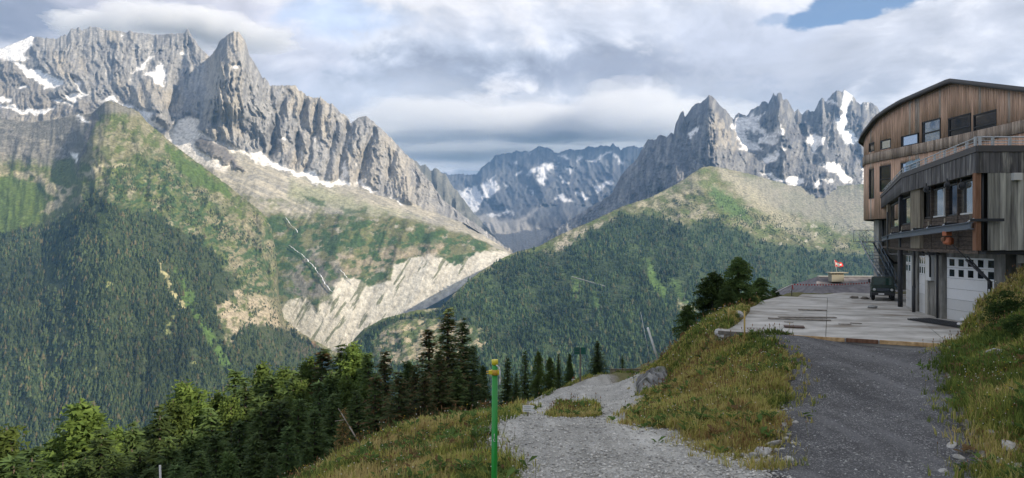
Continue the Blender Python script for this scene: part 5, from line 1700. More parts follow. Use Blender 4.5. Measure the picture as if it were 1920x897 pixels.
bcu.inputs['Base Color'].default_value = (0.72, 0.72, 0.66, 1)  # beige of the reflected slope is put into the glass tint
bcu.inputs['Metallic'].default_value = 0.85

# ------------------------------------------------------------------ building: helpers
_boxes = {}


def boxmesh(size, mat, bevel=0.0):
    key = (tuple(round(s, 3) for s in size), mat.name, bevel)
    if key in _boxes:
        return _boxes[key]
    bm = bmesh.new()
    bmesh.ops.create_cube(bm, size=1)
    for v in bm.verts:
        v.co = (v.co.x * size[0], v.co.y * size[1], v.co.z * size[2])
    if bevel:
        bmesh.ops.bevel(bm, geom=bm.edges[:], offset=bevel, segments=1, affect='EDGES')
    me = bpy.data.meshes.new('box')
    bm.to_mesh(me)
    bm.free()
    me.materials.append(mat)
    _boxes[key] = me
    return me


def thing(name, label, cat, loc, rz=0.0, group=None):
    e = bpy.data.objects.new(name, None)
    COL.objects.link(e)
    e.location = loc
    e.rotation_euler = (0, 0, rz)
    e['label'] = label
    e['category'] = cat
    if group:
        e['group'] = group
    return e


def wbox(name, c, size, rz, mat, root, base, parent=None, bevel=0.0, rot=None):
    """box part given in world coordinates, for an unrotated root standing at base"""
    o = bpy.data.objects.new(name, boxmesh(size, mat, bevel))
    COL.objects.link(o)
    o.parent = parent or root
    o.location = Vector(c) - Vector(base) if parent is None or parent is root else Vector(c) - Vector(base) - parent.location
    o.rotation_euler = rot if rot is not None else (0, 0, rz)
    if parent is not None and parent is not root:
        # undo the rotation of the part it belongs to
        R = parent.rotation_euler.to_matrix().inverted()
        o.location = R @ (Vector(c) - Vector(base) - parent.location)
        q = R @ (Matrix.Rotation(rz, 3, 'Z') if rot is None else __import__('mathutils').Euler(rot).to_matrix())
        o.rotation_euler = q.to_euler()
    return o


def seg(name, p0, p1, z0, z1, t, mat, root, base, out=0.0, parent=None, bevel=0.0):
    """upright board-like box along plan p0 -> p1 (left to right as seen), its face moved out by `out`"""
    p0 = np.array(p0, float)
    p1 = np.array(p1, float)
    d = p1 - p0
    L = np.linalg.norm(d)
    d = d / L
    n = np.array([d[1], -d[0]])
    c = (p0 + p1) / 2 + n * (out - t / 2)
    return wbox(name, (c[0], c[1], (z0 + z1) / 2), (L, t, abs(z1 - z0)), math.atan2(d[1], d[0]), mat, root, base, parent, bevel)


class Plan:
    """upright faceted wall; points are found by bearing"""
    def __init__(self, pts):
        self.p = np.array(pts, float)
        dl = np.hypot(*np.diff(self.p, axis=0).T)
        self.s = np.concatenate([[0], np.cumsum(dl)])

    def at(self, s):
        return np.array([np.interp(s, self.s, self.p[:, 0]), np.interp(s, self.s, self.p[:, 1])])

    def s_of(self, px):
        k = (px - 960) / FPX
        best = None
        for i in range(len(self.p) - 1):
            a, b = self.p[i], self.p[i + 1]
            fa, fb = a[0] - k * a[1], b[0] - k * b[1]
            if fa * fb <= 0 and fa != fb:
                t = fa / (fa - fb)
                y = a[1] + (b[1] - a[1]) * t
                if best is None or y < best[0]:
                    best = (y, self.s[i] + t * (self.s[i + 1] - self.s[i]))
        return best[1] if best else None

    def z_of(self, px, py):
        y = self.at(self.s_of(px))[1]
        return -(py - HOR) / FPX * y

    def normal(self, s):
        i = int(np.clip(np.searchsorted(self.s, s) - 1, 0, len(self.p) - 2))
        d = self.p[i + 1] - self.p[i]
        d = d / np.linalg.norm(d)
        return np.array([d[1], -d[0]])


def tube_obj(name, pts, r, mat, root, base, parent=None, k=8):
    """round bar bent along world points"""
    pts = [np.array(p, float) for p in pts]
    V, F = [], []
    for i, p in enumerate(pts):
        a = pts[max(i - 1, 0)]
        b = pts[min(i + 1, len(pts) - 1)]
        t = (b - a) / (np.linalg.norm(b - a) + 1e-9)
        u = np.cross(t, [0.0, 0.0, 1.0] if abs(t[2]) < 0.95 else [1.0, 0, 0])
        u /= np.linalg.norm(u)
        v = np.cross(t, u)
        for j in range(k):
            an = j / k * 6.2832
            V.append(p + (u * math.cos(an) + v * math.sin(an)) * r)
    for i in range(len(pts) - 1):
        for j in range(k):
            F.append((i * k + j, i * k + (j + 1) % k, (i + 1) * k + (j + 1) % k, (i + 1) * k + j))
    me = mesh_np(name, np.array(V) - np.array(base), [np.array(F)], smooth=True)
    bm = bmesh.new()
    bm.from_mesh(me)
    bmesh.ops.holes_fill(bm, edges=[e for e in bm.edges if e.is_boundary], sides=k)
    bm.to_mesh(me)
    bm.free()
    me.materials.append(mat)
    o = bpy.data.objects.new(name, me)
    COL.objects.link(o)
    o.parent = parent or root
    if parent is not None and parent is not root:
        o.matrix_parent_inverse = Matrix.Identity(4)
        Mx = Matrix.LocRotScale(parent.location, parent.rotation_euler, parent.scale)
        o.matrix_local = Mx.inverted()
    return o


# ------------------------------------------------------------------ building
BB = (26.0, 40.0, -4.0)
bld = thing('mountain_station', 'large rounded timber and concrete station building beside the concrete yard', 'building', BB)

# --- upper storeys: boarded wall curving away to the left
UP = Plan([(42, 66), (36, 63.4), (34.0, 61.8), (32.55, 60.2), (31.75, 58.4), (31.65, 56.2), (31.85, 53.7), (32.2, 50.5), (32.4, 46), (32.5, 40), (32.5, 33)])
rt = np.array([(1600, 268), (1611.5, 254), (1625, 236), (1638, 219), (1660, 203), (1685, 188), (1735, 166), (1778.5, 147), (1919, 163), (2080, 181)])
band_t = UP.z_of(1691, 276)
band_b = UP.z_of(1691, 295)
wall_b = 1.95
UPo = Plan([tuple(UP.at(s) + 0.42 * UP.normal(s + 1e-3)) for s in UP.s])
s_left = UP.s_of(1621.5) if UP.s_of(1621.5) else UP.s[4]


def roof_z(s):
    """height of the roof's upper edge above plan station s"""
    p = UP.at(s) + 0.42 * UP.normal(s)
    px = 960 + FPX * p[0] / p[1]
    if s < UP.s[4]:
        p4 = UP.at(UP.s[4]) + 0.42 * UP.normal(UP.s[4])
        px4 = 960 + FPX * p4[0] / p4[1]
        return -(np.interp(px4, rt[:, 0], rt[:, 1]) - HOR) / FPX * p4[1] - (UP.s[4] - s) * 0.1
    return -(np.interp(px, rt[:, 0], rt[:, 1]) - HOR) / FPX * p[1]


# windows: (px0, px1, py top, py bottom, rails, kind)
WIN = [(1629.5, 1640, 268, 285, 0, 'dark'), (1651, 1671, 262, 280, 0, 'pale'), (1691, 1722, 252.5, 273, 0, 'blue'), (1731, 1764, 225, 268, 1, 'blue'), (1779, 1820.5, 217, 262, 1, 'dark'), (1825.5, 1869, 210.5, 257, 1, 'dark'),
       (1630, 1639.5, 317, 373, 0, 'dark'), (1649.5, 1671, 310.5, 359, 1, 'dark'), (1690, 1725, 303, 330, 0, 'blue')]
WR = []
for (a, b, t_, bt, rl, kd) in WIN:
    s0, s1 = UP.s_of(a), UP.s_of(b)
    mid = (a + b) / 2
    WR.append((s0, s1, UP.z_of(mid, bt), UP.z_of(mid, t_), rl, kd))

V, F, Cc = [], [], []
Vb, Fb, Cb = [], [], []


def add_board(V, F, Cc, s0, s1, z0, z1, out, t, col, P_=UP):
    n0 = P_.normal((s0 + s1) / 2)
    a, b = P_.at(s0), P_.at(s1)
    o = len(V)
    for q in (out, out - t):
        for p, zz in ((a, z0), (b, z0), (b, z1), (a, z1)):
            w = p + n0 * q
            V.append((w[0] - BB[0], w[1] - BB[1], zz - BB[2]))
            Cc.append(col)
    F += [(o, o + 1, o + 2, o + 3), (o, o + 4, o + 5, o + 1), (o + 1, o + 5, o + 6, o + 2), (o + 2, o + 6, o + 7, o + 3), (o + 3, o + 7, o + 4, o)]


bw_ = 0.235
s = UP.s[2]
k = 0
r_ = np.random.default_rng(5)
while s < UP.s[-1] - 0.3:
    s0, s1 = s + 0.012, s + bw_ - 0.012
    mid = (s0 + s1) / 2
    zt = roof_z(mid) - 0.25
    tone = 0.86 + 0.28 * r_.random()
    base_c = np.array([0.60, 0.395, 0.285]) * tone
    if r_.random() < 0.18:
        base_c = np.array([0.50, 0.41, 0.34]) * tone
    spans = [(wall_b, band_b), (band_t, zt)]
    for (w0, w1, zb, zt2, _r, _k) in WR:
        if w0 - 0.04 < mid < w1 + 0.04:
            new = []
            for a, b in spans:
                if zb > a and zt2 < b:
                    new += [(a, zb), (zt2, b)]
                elif zb <= a < zt2 < b:
                    new.append((zt2, b))
                elif a < zb < b <= zt2:
                    new.append((a, zb))
                elif zb <= a and zt2 >= b:
                    pass
                else:
                    new.append((a, b))
            spans = new
    for a, b in spans:
        if b - a > 0.02:
            add_board(V, F, Cc, s0, s1, a, b, 0.02 + 0.012 * r_.random(), 0.05, base_c)
    add_board(Vb, Fb, Cb, s0, s1, band_b + 0.012, band_t - 0.012, 0.11 + 0.01 * r_.random(), 0.05, np.array([0.42, 0.335, 0.27]) * (0.6 + 0.6 * r_.random()))
    s += bw_


def clad_mat(name):
    m, t, bs = new_mat(name, 0.85, 0.15)
    vc = t.n('ShaderNodeVertexColor', layer_name='Col')
    geo = t.n('ShaderNodeNewGeometry')
    n1 = t.noise(t.vmath('MULTIPLY', geo.outputs['Position'], (8, 8, 0.6)), 1.0, 6, 0.65)
    k = t.vmath('SCALE', vc.outputs[0])
    t.link(t.ramp(n1, 0.3, 0.72, 'LINEAR', 0.62, 1.4), k.node.inputs[3])
    t.link(k, bs.inputs['Base Color'])
    return m


M_clad = clad_mat('upright_larch_cladding')
cl_o = obj('cladding', mesh_np('cladding', np.array(V), np.array(F), np.array(Cc)), M_clad, bld, kind='stuff')
bd_o = obj('band_cladding', mesh_np('band_cladding', np.array(Vb), np.array(Fb), np.array(Cb)), M_clad, bld, kind='stuff')

# the wall behind the boards, roof, eaves
ss = np.concatenate([UP.s[:5], np.arange(UP.s[4] + 0.5, UP.s[-1], 0.5)])
V, F = [], []
for s in ss:
    p = UP.at(s) - 0.06 * UP.normal(s)
    zt = roof_z(s) - 0.3
    V += [(p[0], p[1], wall_b - 0.05), (p[0], p[1], zt)]
for i in range(len(ss) - 1):
    F.append((2 * i, 2 * i + 2, 2 * i + 3, 2 * i + 1))
n0 = len(V)
V += [(60, 66, wall_b - 0.05), (60, 33, wall_b - 0.05)]
under = [2 * i for i in range(len(ss))] + [n0 + 1, n0]
me = bpy.data.meshes.new('upper_wall')
me.from_pydata([(x - BB[0], y - BB[1], z - BB[2]) for x, y, z in V], [], F + [tuple(under)])
obj('upper_wall', me, M_shadow, bld)
V, F = [], []
for s in ss:
    nrm = UP.normal(s + 1e-4)
    p = UP.at(s) + 0.42 * nrm
    q = UP.at(s) - 0.15 * nrm
    z = roof_z(s)
    V += [(p[0], p[1], z), (p[0], p[1], z - 0.27), (q[0], q[1], z - 0.29), (62, p[1], z - 11)]
for i in range(len(ss) - 1):
    a, b = 4 * i, 4 * i + 4
    F += [(a + 1, b + 1, b, a), (a + 2, b + 2, b + 1, a + 1), (a, b, b + 3, a + 3)]
roof = obj('roof', mesh_np('roof', np.array(V) - np.array(BB), np.array(F)), M_roof, bld)
V, F = [], []
for s in ss:
    nrm = UP.normal(s + 1e-4)
    p = UP.at(s) + 0.45 * nrm
    p2 = UP.at(s) + 0.40 * nrm
    z = roof_z(s)
    V += [(p[0], p[1], z - 0.09), (p[0], p[1], z - 0.34), (p2[0], p2[1], z - 0.34), (p2[0], p2[1], z - 0.09)]
for i in range(len(ss) - 1):
    a, b = 4 * i, 4 * i + 4
    F += [(a + 1, b + 1, b, a), (a + 2, b + 2, b + 1, a + 1), (a, b, b + 3, a + 3)]
obj('eaves_board', mesh_np('eaves_board', np.array(V) - np.array(BB), np.array(F)), M_roofedge, roof)

for (s0, s1, zb, zt, rl, kd) in WR:
    a, b = UP.at(s0), UP.at(s1)
    g = {'dark': m_glass, 'pale': m_pale_glass, 'blue': m_mirror}[kd]
    w = seg('window', a, b, zb, zt, 0.03, g, bld, BB, -0.03)
    for (q0, q1, z0, z1) in ((a, b, zt - 0.09, zt), (a, b, zb, zb + 0.08)):
        seg('window_frame', q0, q1, z0, z1, 0.07, M_black, bld, BB, 0.035, w)
    dd = (b - a) / np.linalg.norm(b - a)
    for q0 in (a, b - dd * 0.09):
        seg('window_frame', q0, q0 + dd * 0.09, zb + 0.08, zt - 0.09, 0.07, M_black, bld, BB, 0.035, w)
    if rl:
        zm = zb + (zt - zb) * 0.47
        seg('window_rail', a + dd * 0.09, b - dd * 0.09, zm - 0.05, zm + 0.05, 0.07, M_black, bld, BB, 0.035, w)

# --- the terrace with its boarded parapet
DK = [(32.1, 56.7), (22.9, 38.2), (19.3, 27.0), (27.0, 27.0)]
DZT, DZB = 3.98, 2.84
V = [(x, y, z) for z in (DZT - 0.45, DZB + 0.08) for x, y in [(32.2, 56.6), (23.05, 38.2), (19.45, 27.15), (27, 27.15), (40, 27.15), (40, 56.6)]]
n = 6
F = [tuple(range(n)), tuple(range(2 * n - 1, n - 1, -1))] + [(i, i + n, (i + 1) % n + n, (i + 1) % n) for i in range(n)]
me = bpy.data.meshes.new('terrace_slab')
me.from_pydata([(x - BB[0], y - BB[1], z - BB[2]) for x, y, z in V], [], F)
obj('terrace_slab', me, M_concrete, bld)
for i in range(3):
    p0, p1 = np.array(DK[i]), np.array(DK[i + 1])
    L = np.linalg.norm(p1 - p0)
    d = (p1 - p0) / L
    seg('parapet_cap', p0, p1, DZT - 0.26, DZT, 0.16, M_roofedge, bld, BB, 0.06 + 0.003 * i)
    seg('parapet_backing', p0, p1, DZB + 0.02, DZT - 0.27, 0.05, M_shadow, bld, BB, -0.03 - 0.003 * i)
    if i == 0:
        V, F, Cc = [], [], []
        PD = Plan([tuple(p0), tuple(p1)])
        s = 0.0
        while s < L - 0.25:
            add_board(V, F, Cc, s + 0.01, s + 0.23, DZB - 0.03 * r_.random(), DZT - 0.27, 0.02, 0.04, np.array([0.12, 0.117, 0.118]) * (0.6 + 0.8 * r_.random()), PD)
            s += 0.24
        obj('parapet_cladding', mesh_np('parapet_cladding', np.array(V), np.array(F), np.array(Cc)), M_clad, bld, kind='stuff')
    else:
        nb = int(L / 0.235)
        for j in range(nb):
            a = p0 + d * (j * L / nb + 0.007)
            b = p0 + d * ((j + 1) * L / nb - 0.007)
            seg('plank', a, b, DZB, DZT - 0.27, 0.035, M_fascia, bld, BB, 0.02 + 0.004 * (j % 3))
# railing
rail_pts = []
for i, step in ((0, 2.2), (1, 1.5), (2, 0.72)):
    p0, p1 = np.array(DK[i]), np.array(DK[i + 1])
    L = np.linalg.norm(p1 - p0)
    d = (p1 - p0) / L
    nrm = np.array([d[1], -d[0]])
    q = np.arange(0, L - 0.2, step)
    if i < 2:
        q = L - q - (0 if i else 0.5)
    for s in q:
        p = p0 + d * s - nrm * 0.1
        if (i > 0) or s > 4:
            o = wbox('railing_post', (p[0], p[1], DZT + 0.19), (0.08, 0.09, 0.38), math.atan2(d[1], d[0]), M_galv, bld, BB)
for zz, rr in ((0.37, 0.028), (0.22, 0.016), (0.10, 0.016)):
    pts = []
    for i in range(4):
        p = np.array(DK[i], float)
        off = [(0.09, -0.05), (0.1, -0.02), (0.1, 0.1), (0, 0.1)][i]
        pts.append((p[0] + off[0], p[1] + off[1], DZT + zz))
    tube_obj('handrail', pts, rr, M_galv, bld, BB)
p0, p1 = np.array(DK[1]), np.array(DK[2])
d = (p1 - p0) / np.linalg.norm(p1 - p0)
m_pane, tpn, bpn = new_mat('pale_blue_pane', 0.05, 0.6)
bpn.inputs['Base Color'].default_value = (0.30, 0.42, 0.50, 1)
bpn.inputs['Alpha'].default_value = 0.75
seg('glass_panel', p0 + d * 0.1, p0 + d * 1.5, DZT + 0.02, DZT + 0.62, 0.02, m_pane, bld, BB, -0.16)
seg('glass_panel', p0 + d * 1.55, p0 + d * 2.9, DZT + 0.02, DZT + 0.55, 0.02, m_pane, bld, BB, -0.16)

# --- first floor under the terrace
FL = Plan([(31.6, 55.5), (23.2, 38.3), (19.72, 27.45)])
FZ0, FZ1 = -0.38, 2.84
FLb = Plan([(32.0, 55.3), (23.8, 38.2), (20.35, 27.5)])
seg('first_floor_wall', FLb.p[0], FLb.p[1], FZ0 + 0.02, FZ1 + 0.05, 0.1, M_shadow, bld, BB, 0)
seg('first_floor_wall', FLb.p[1], FLb.p[2], FZ0 + 0.02, FZ1 + 0.05, 0.1, M_shadow, bld, BB, 0.004)


def fspan(px0, px1):
    s0, s1 = FL.s_of(px0), FL.s_of(px1)
    return FL.at(s0), FL.at(s1)


# dark boarded panels below the windows: each horizontal plank by itself
def hplanks(px0, px1, z0, z1, n, mat, out=0.0):
    a, b = fspan(px0, px1)
    for j in range(n):
        za = z0 + (z1 - z0) * j / n + 0.008
        zb = z0 + (z1 - z0) * (j + 1) / n - 0.008
        seg('plank', a, b, za, zb, 0.04, mat, bld, BB, out + 0.004 * (j % 2))


hplanks(1731.5, 1831, FZ0, 1.2, 8, M_darkwood)
hplanks(1689, 1711, FZ0, 1.0, 5, M_darkwood)
hplanks(1668, 1687, FZ0, 0.95, 4, M_darkwood)
# windows of the first floor, the pale ones tinted like the slope they reflect
for (a_, b_, z0, z1, g) in ((1747, 1767, 1.30, 2.62, m_pale_glass), (1768.5, 1773, 1.30, 2.62, m_pale_glass), (1797, 1829, 1.28, 2.66, m_pale_glass), (1774.5, 1795, 1.28, 2.66, m_glass), (1732, 1745, 1.30, 2.62, m_glass), (1690, 1710, 1.1, 2.6, m_glass), (1669, 1686, 1.05, 2.6, m_glass)):
    a, b = fspan(a_, b_)
    w = seg('window', a, b, z0, z1, 0.03, g, bld, BB, -0.12)
    dd = (b - a) / np.linalg.norm(b - a)
    seg('window_frame', a, b, z0 - 0.07, z0, 0.1, M_white2 if g is m_pale_glass else M_black, bld, BB, -0.06, w)
    seg('window_frame', a, b, z1, z1 + 0.07, 0.1, M_black, bld, BB, -0.06, w)
    seg('window_frame', b - dd * 0.06, b, z0, z1, 0.06, M_white2 if g is m_pale_glass else M_black, bld, BB, -0.06, w)
    if b_ - a_ > 30:
        m_ = a + (b - a) * 0.24
        seg('window_frame', m_ - dd * 0.04, m_ + dd * 0.04, z0, z1, 0.06, M_black, bld, BB, -0.07, w)
for (a_, b_, mt, ou) in ((1712.5, 1730, M_postwood, 0.14), (1687.3, 1689.5, M_black, 0.08), (1710.5, 1712.3, M_black, 0.1), (1664.5, 1667.5, M_postwood, 0.1), (1745.2, 1746.8, M_darkwood, 0.02), (1795.2, 1796.8, M_darkwood, 0.02), (1773.2, 1774.3, M_darkwood, 0.02)):
    a, b = fspan(a_, b_)
    seg('post', a, b, FZ0, FZ1 + 0.02, 0.2, mt, bld, BB, ou)
# front: red brown post, down pipe, silver grey boards
fy = 27.02


def fx(px, y=fy):
    return (px - 960) / FPX * y


seg('post', (fx(1831.5), fy + 0.05), (fx(1840.5), fy + 0.05), FZ0, FZ1 + 0.02, 0.22, M_redpost, bld, BB, 0.02)
seg('front_backing', (fx(1840), fy + 0.4), (fx(2030), fy + 0.4), FZ0, FZ1 + 0.04, 0.1, M_shadow, bld, BB, 0)
tube_obj('drainpipe', [(fx(1846), fy + 0.12, FZ1), (fx(1846), fy + 0.12, FZ0 - 0.05)], 0.055, M_black, bld, BB)
nb = 14
for j in range(nb):
    a = fx(1851.5) + 0.245 * j
    seg('plank', (a + 0.006, fy), (a + 0.239, fy), FZ0 + 0.03 * ((j * 7) % 3) * 0.3, FZ1 + 0.02, 0.035, M_greyboard, bld, BB, 0.03 + 0.004 * (j % 3))
wbox('junction_box', (fx(1903), fy - 0.1, 2.68), (0.36, 0.16, 0.30), 0, M_white2, bld, BB, bevel=0.01)
# round floodlights under the terrace edge
for px, py in ((1749.5, 355), (1790, 347.5), (1817, 349)):
    s = FL.s_of(px)
    p = FL.at(s) + 0.3 * FL.normal(s)
    z = -(py - HOR) / FPX * p[1]
    bm = bmesh.new()
    bmesh.ops.create_cone(bm, cap_ends=True, segments=20, radius1=0.19, radius2=0.15, depth=0.14)
    bmesh.ops.create_cone(bm, cap_ends=True, segments=20, radius1=0.10, radius2=0.10, depth=0.05, matrix=Matrix.Translation((0, 0, 0.085)))
    me = bpy.data.meshes.new('floodlight')
    bm.to_mesh(me)
    bm.free()
    o = obj('floodlight', me, M_black, bld)
    o.location = Vector((p[0], p[1], z)) - Vector(BB)
    o.rotation_euler = (rad(90), 0, math.atan2(FL.normal(s)[1], FL.normal(s)[0]) + rad(90))
    wbox('lamp_bracket', (p[0], p[1], z + 0.2), (0.05, 0.05, 0.22), 0, M_black, bld, BB, o)
# floor slab edge
for i in range(2):
    seg('floor_beam', FL.p[i], FL.p[i + 1], FZ0 - 0.16, FZ0 - 0.005, 0.5, M_darkwood, bld, BB, 0.05 + 0.003 * i)
seg('floor_beam', (19.7, 27.1), (28, 27.1), FZ0 - 0.16, FZ0 - 0.008, 0.5, M_black, bld, BB, 0.04)
V = [(32.5, 56), (23.4, 38.4), (19.9, 27.5), (30, 27.5), (45, 56)]
me = bpy.data.meshes.new('ceiling_slab')
me.from_pydata([(x - BB[0], y - BB[1], z - BB[2]) for z in (FZ0 - 0.01, FZ0 - 0.13) for x, y in V], [], [(0, 1, 2, 3, 4), (9, 8, 7, 6, 5)] + [(i, i + 5, (i + 1) % 5 + 5, (i + 1) % 5) for i in range(5)])
obj('ceiling_slab', me, M_concrete, bld)

# steel hoist track on brackets along the first floor
tr = [(1820, 423.5), (1772, 429.5), (1741, 434), (1713, 438), (1691, 441), (1668, 445), (1654, 449)]
OFF = Plan([(31.2, 55.6), (22.75, 38.45), (18.85, 26.3)])
tp = []
for px, py in tr:
    s = OFF.s_of(px)
    if s is None:
        continue
    p = OFF.at(s)
    tp.append((p[0], p[1], -(py - HOR) / FPX * p[1]))
tp = np.array(tp)


def ibeam(name, pts, h, w, mat):
    V, F = [], []
    prof = [(-w, 0), (w, 0), (w, 0.035), (0.02, 0.035), (0.02, h - 0.035), (w, h - 0.035), (w, h), (-w, h), (-w, h - 0.035), (-0.02, h - 0.035), (-0.02, 0.035), (-w, 0.035)]
    m = len(prof)
    for i, p in enumerate(pts):
        a = pts[max(i - 1, 0)]
        b = pts[min(i + 1, len(pts) - 1)]
        d = (b - a)[:2]
        d /= np.linalg.norm(d)
        nr = np.array([d[1], -d[0]])
        for (u, v) in prof:
            V.append((p[0] + nr[0] * u - BB[0], p[1] + nr[1] * u - BB[1], p[2] + v - h / 2 - BB[2]))
    for i in range(len(pts) - 1):
        for j in range(m):
            F.append((i * m + j, i * m + (j + 1) % m, (i + 1) * m + (j + 1) % m, (i + 1) * m + j))
    me = bpy.data.meshes.new(name)
    me.from_pydata(V, [], F + [tuple(range(m)), tuple(range((len(pts) - 1) * m + m - 1, (len(pts) - 1) * m - 1, -1))])
    return obj(name, me, mat, bld)


ib = ibeam('hoist_track', tp, 0.30, 0.11, M_steel)
for px, dy in ((1820, 0), (1772, 0), (1741, 0), (1713, 0), (1691, 0), (1672, 0)):
    s = OFF.s_of(px)
    p = OFF.at(s)
    q = FL.at(FL.s_of(px))
    n_ = OFF.normal(s)
    z = np.interp(p[1], tp[:, 1][np.argsort(tp[:, 1])], tp[:, 2][np.argsort(tp[:, 1])])
    c = p - n_ * 0.55
    seg('bracket', c + np.array([-n_[1], n_[0]]) * 0.05, c - np.array([-n_[1], n_[0]]) * 0.05, z + 0.17, z + 0.29, 1.2, M_black, bld, BB, 0.62)
    seg('wall_plate', q + np.array([-n_[1], n_[0]]) * 0.13, q - np.array([-n_[1], n_[0]]) * 0.13, z - 0.15, z + 0.55, 0.08, M_postwood, bld, BB, 0.07)
    tube_obj('bracket_strut', [(p[0] + n_[0] * 0.10, p[1] + n_[1] * 0.10, z + 0.16), (p[0] - n_[0] * 0.12, p[1] - n_[1] * 0.12, z + 0.30)], 0.028, M_galv, bld, BB)

# --- ground floor: recessed garages
GW_ = Plan([(33.0, 54.5), (29.5, 49), (26.6, 43.8), (24.4, 40.1), (23.1, 36.6), (22.3, 33.5), (22.3, 29.0)])
GZ0, GZ1 = -4.03, FZ0 - 0.14
for i in range(len(GW_.p) - 2):
    seg('garage_wall', GW_.p[i], GW_.p[i + 1], GZ0 - 0.3, GZ1, 0.15, M_concrete, bld, BB, -0.25 - 0.002 * i)


def gspan(px0, px1):
    return GW_.at(GW_.s_of(px0)), GW_.at(GW_.s_of(px1))


def garage_door(px0, px1, ztop, cols, rows_n=6, out=0.0):
    a, b = gspan(px0, px1)
    d = (b - a)
    L = np.linalg.norm(d)
    d = d / L
    fr = seg('garage_door', a, b, GZ0 + 0.03, ztop, 0.05, M_shadow, bld, BB, out - 0.06)
    hgt = (ztop - GZ0 - 0.05) / rows_n
    for j in range(rows_n):
        z0 = GZ0 + 0.05 + hgt * j
        mat = M_white if j >= 2 else M_white2
        seg('door_panel', a + d * 0.02, b - d * 0.02, z0 + 0.007, z0 + hgt - 0.007, 0.05, mat, bld, BB, out, fr)
        if j >= rows_n - 2:
            for k in range(cols):
                c0 = a + d * (L * (0.06 + k * 0.94 / cols))
                c1 = c0 + d * (L * 0.94 / cols * 0.56)
                seg('door_pane', c0, c1, z0 + hgt * 0.17, z0 + hgt * 0.83, 0.05, m_glass, bld, BB, out + 0.004, fr)
    return fr


garage_door(1775, 1873, -0.80, 5)
garage_door(1728.2, 1741.5, -0.80, 3, out=0.12)
garage_door(1703, 1713.5, -0.80, 2, out=0.12)
a, b = gspan(1775, 1880)
seg('lintel', a, b, -0.79, GZ1, 0.3, M_concrete, bld, BB, 0.05)
seg('pier', (22.25, 29.9), (22.25, 29.2), GZ0 - 0.3, GZ1 - 0.003, 0.45, M_concrete, bld, BB, 0.1)
wbox('front_wall', (25.2, 28.9, -2.2), (5.4, 0.3, 3.3), 0, M_concrete, bld, BB)
wbox('front_wall', (23.4, 28.0, -0.78), (2.2, 1.4, 0.35), 0, M_paleconc, bld, BB)
# pillars between the doors, flush pipes in front of them
for (a_, b_, mt, ou) in ((1693, 1702.5, M_concrete, 0.22), (1716.5, 1727.6, M_concrete, 0.20), (1741.8, 1746.5, M_paleconc, 0.2), (1747, 1756, M_concrete, 0.12), (1760, 1773.8, M_concrete, 0.2)):
    a, b = gspan(a_, b_)
    seg('pillar', a, b, GZ0, GZ1 - 0.002, 0.3, mt, bld, BB, ou)
for (px, y, r, z0, z1) in ((1757.5, 33.7, 0.06, GZ0, GZ1), (1713.6, 36.7, 0.05, GZ0, GZ1), (1713.2, 36.6, 0.09, GZ0, -2.5), (1688, 39.5, 0.14, GZ0, GZ1)):
    x = (px - 960) / FPX * y
    tube_obj('drainpipe', [(x, y, z0), (x, y, z1)], r, M_black, bld, BB)
for pts, r in (([(1727.5, 385, 35.6), (1727.5, 470, 35.6), (1732, 476, 35.4), (1762, 477, 33.4)], 0.05), ([(1664, 398, 44), (1664, 472, 44), (1670, 477, 43.5), (1712, 477, 37.5), (1715, 482, 36.6), (1715, 540, 36.2)], 0.055), ([(1742, 478, 34.2), (1744, 484, 34.2), (1744, 520, 34.2)], 0.05), ([(1687, 370, 38.4), (1687, 440, 38.4)], 0.05)):
    tube_obj('drainpipe', [P(*q) for q in pts], r, M_black, bld, BB)
a, b = gspan(1746.5, 1756.5)
seg('meter_cabinet', a, b, -2.1, -0.75, 0.25, M_white2, bld, BB, 0.3, None, 0.01)

# --- end wall of pale concrete below the rounded front
wbox('end_wall', (37.2, 58.6, -1.2), (8.8, 0.8, 6.3), 0, M_paleconc, bld, BB)
wbox('end_wall', (39.0, 52.5, -1.25), (6.0, 8.0, 6.2), 0, M_concrete, bld, BB)
wbox('end_door', (P(1681, 510, 57)[0], 58.16, -2.9), (0.75, 0.06, 2.2), 0, M_steel, bld, BB)
tube_obj('stair_edge', [P(1654, 471, 58.05), P(1676, 493, 58.05), P(1690, 494, 58.05)], 0.10, M_black, bld, BB)
tube_obj('drainpipe', [P(1655.5, 413, 57.8), P(1655.5, 470, 57.8)], 0.07, M_black, bld, BB)
bld_objs = True
# ------------------------------------------------------------------ the concrete yard
M_slab = streak_mat('yard_concrete', (0.36, 0.345, 0.315), (0.60, 0.585, 0.55), 0.9, (0.6, 0.9, 0.5), 0.06, extra=(0.27, 0.24, 0.20))


def pad_xy(u, v):
    p = PO + PU * u + PV * v
    return float(p[0]), float(p[1])


def prism(name, poly, z0, z1, mat, parent=None, **props):
    n = len(poly)
    V = [(x, y, z0) for x, y in poly] + [(x, y, z1) for x, y in poly]
    F = [tuple(range(n - 1, -1, -1)), tuple(range(n, 2 * n))] + [(i, (i + 1) % n, (i + 1) % n + n, i + n) for i in range(n)]
    me = bpy.data.meshes.new(name)
    me.from_pydata(V, [], F)
    return obj(name, me, mat, parent, **props)


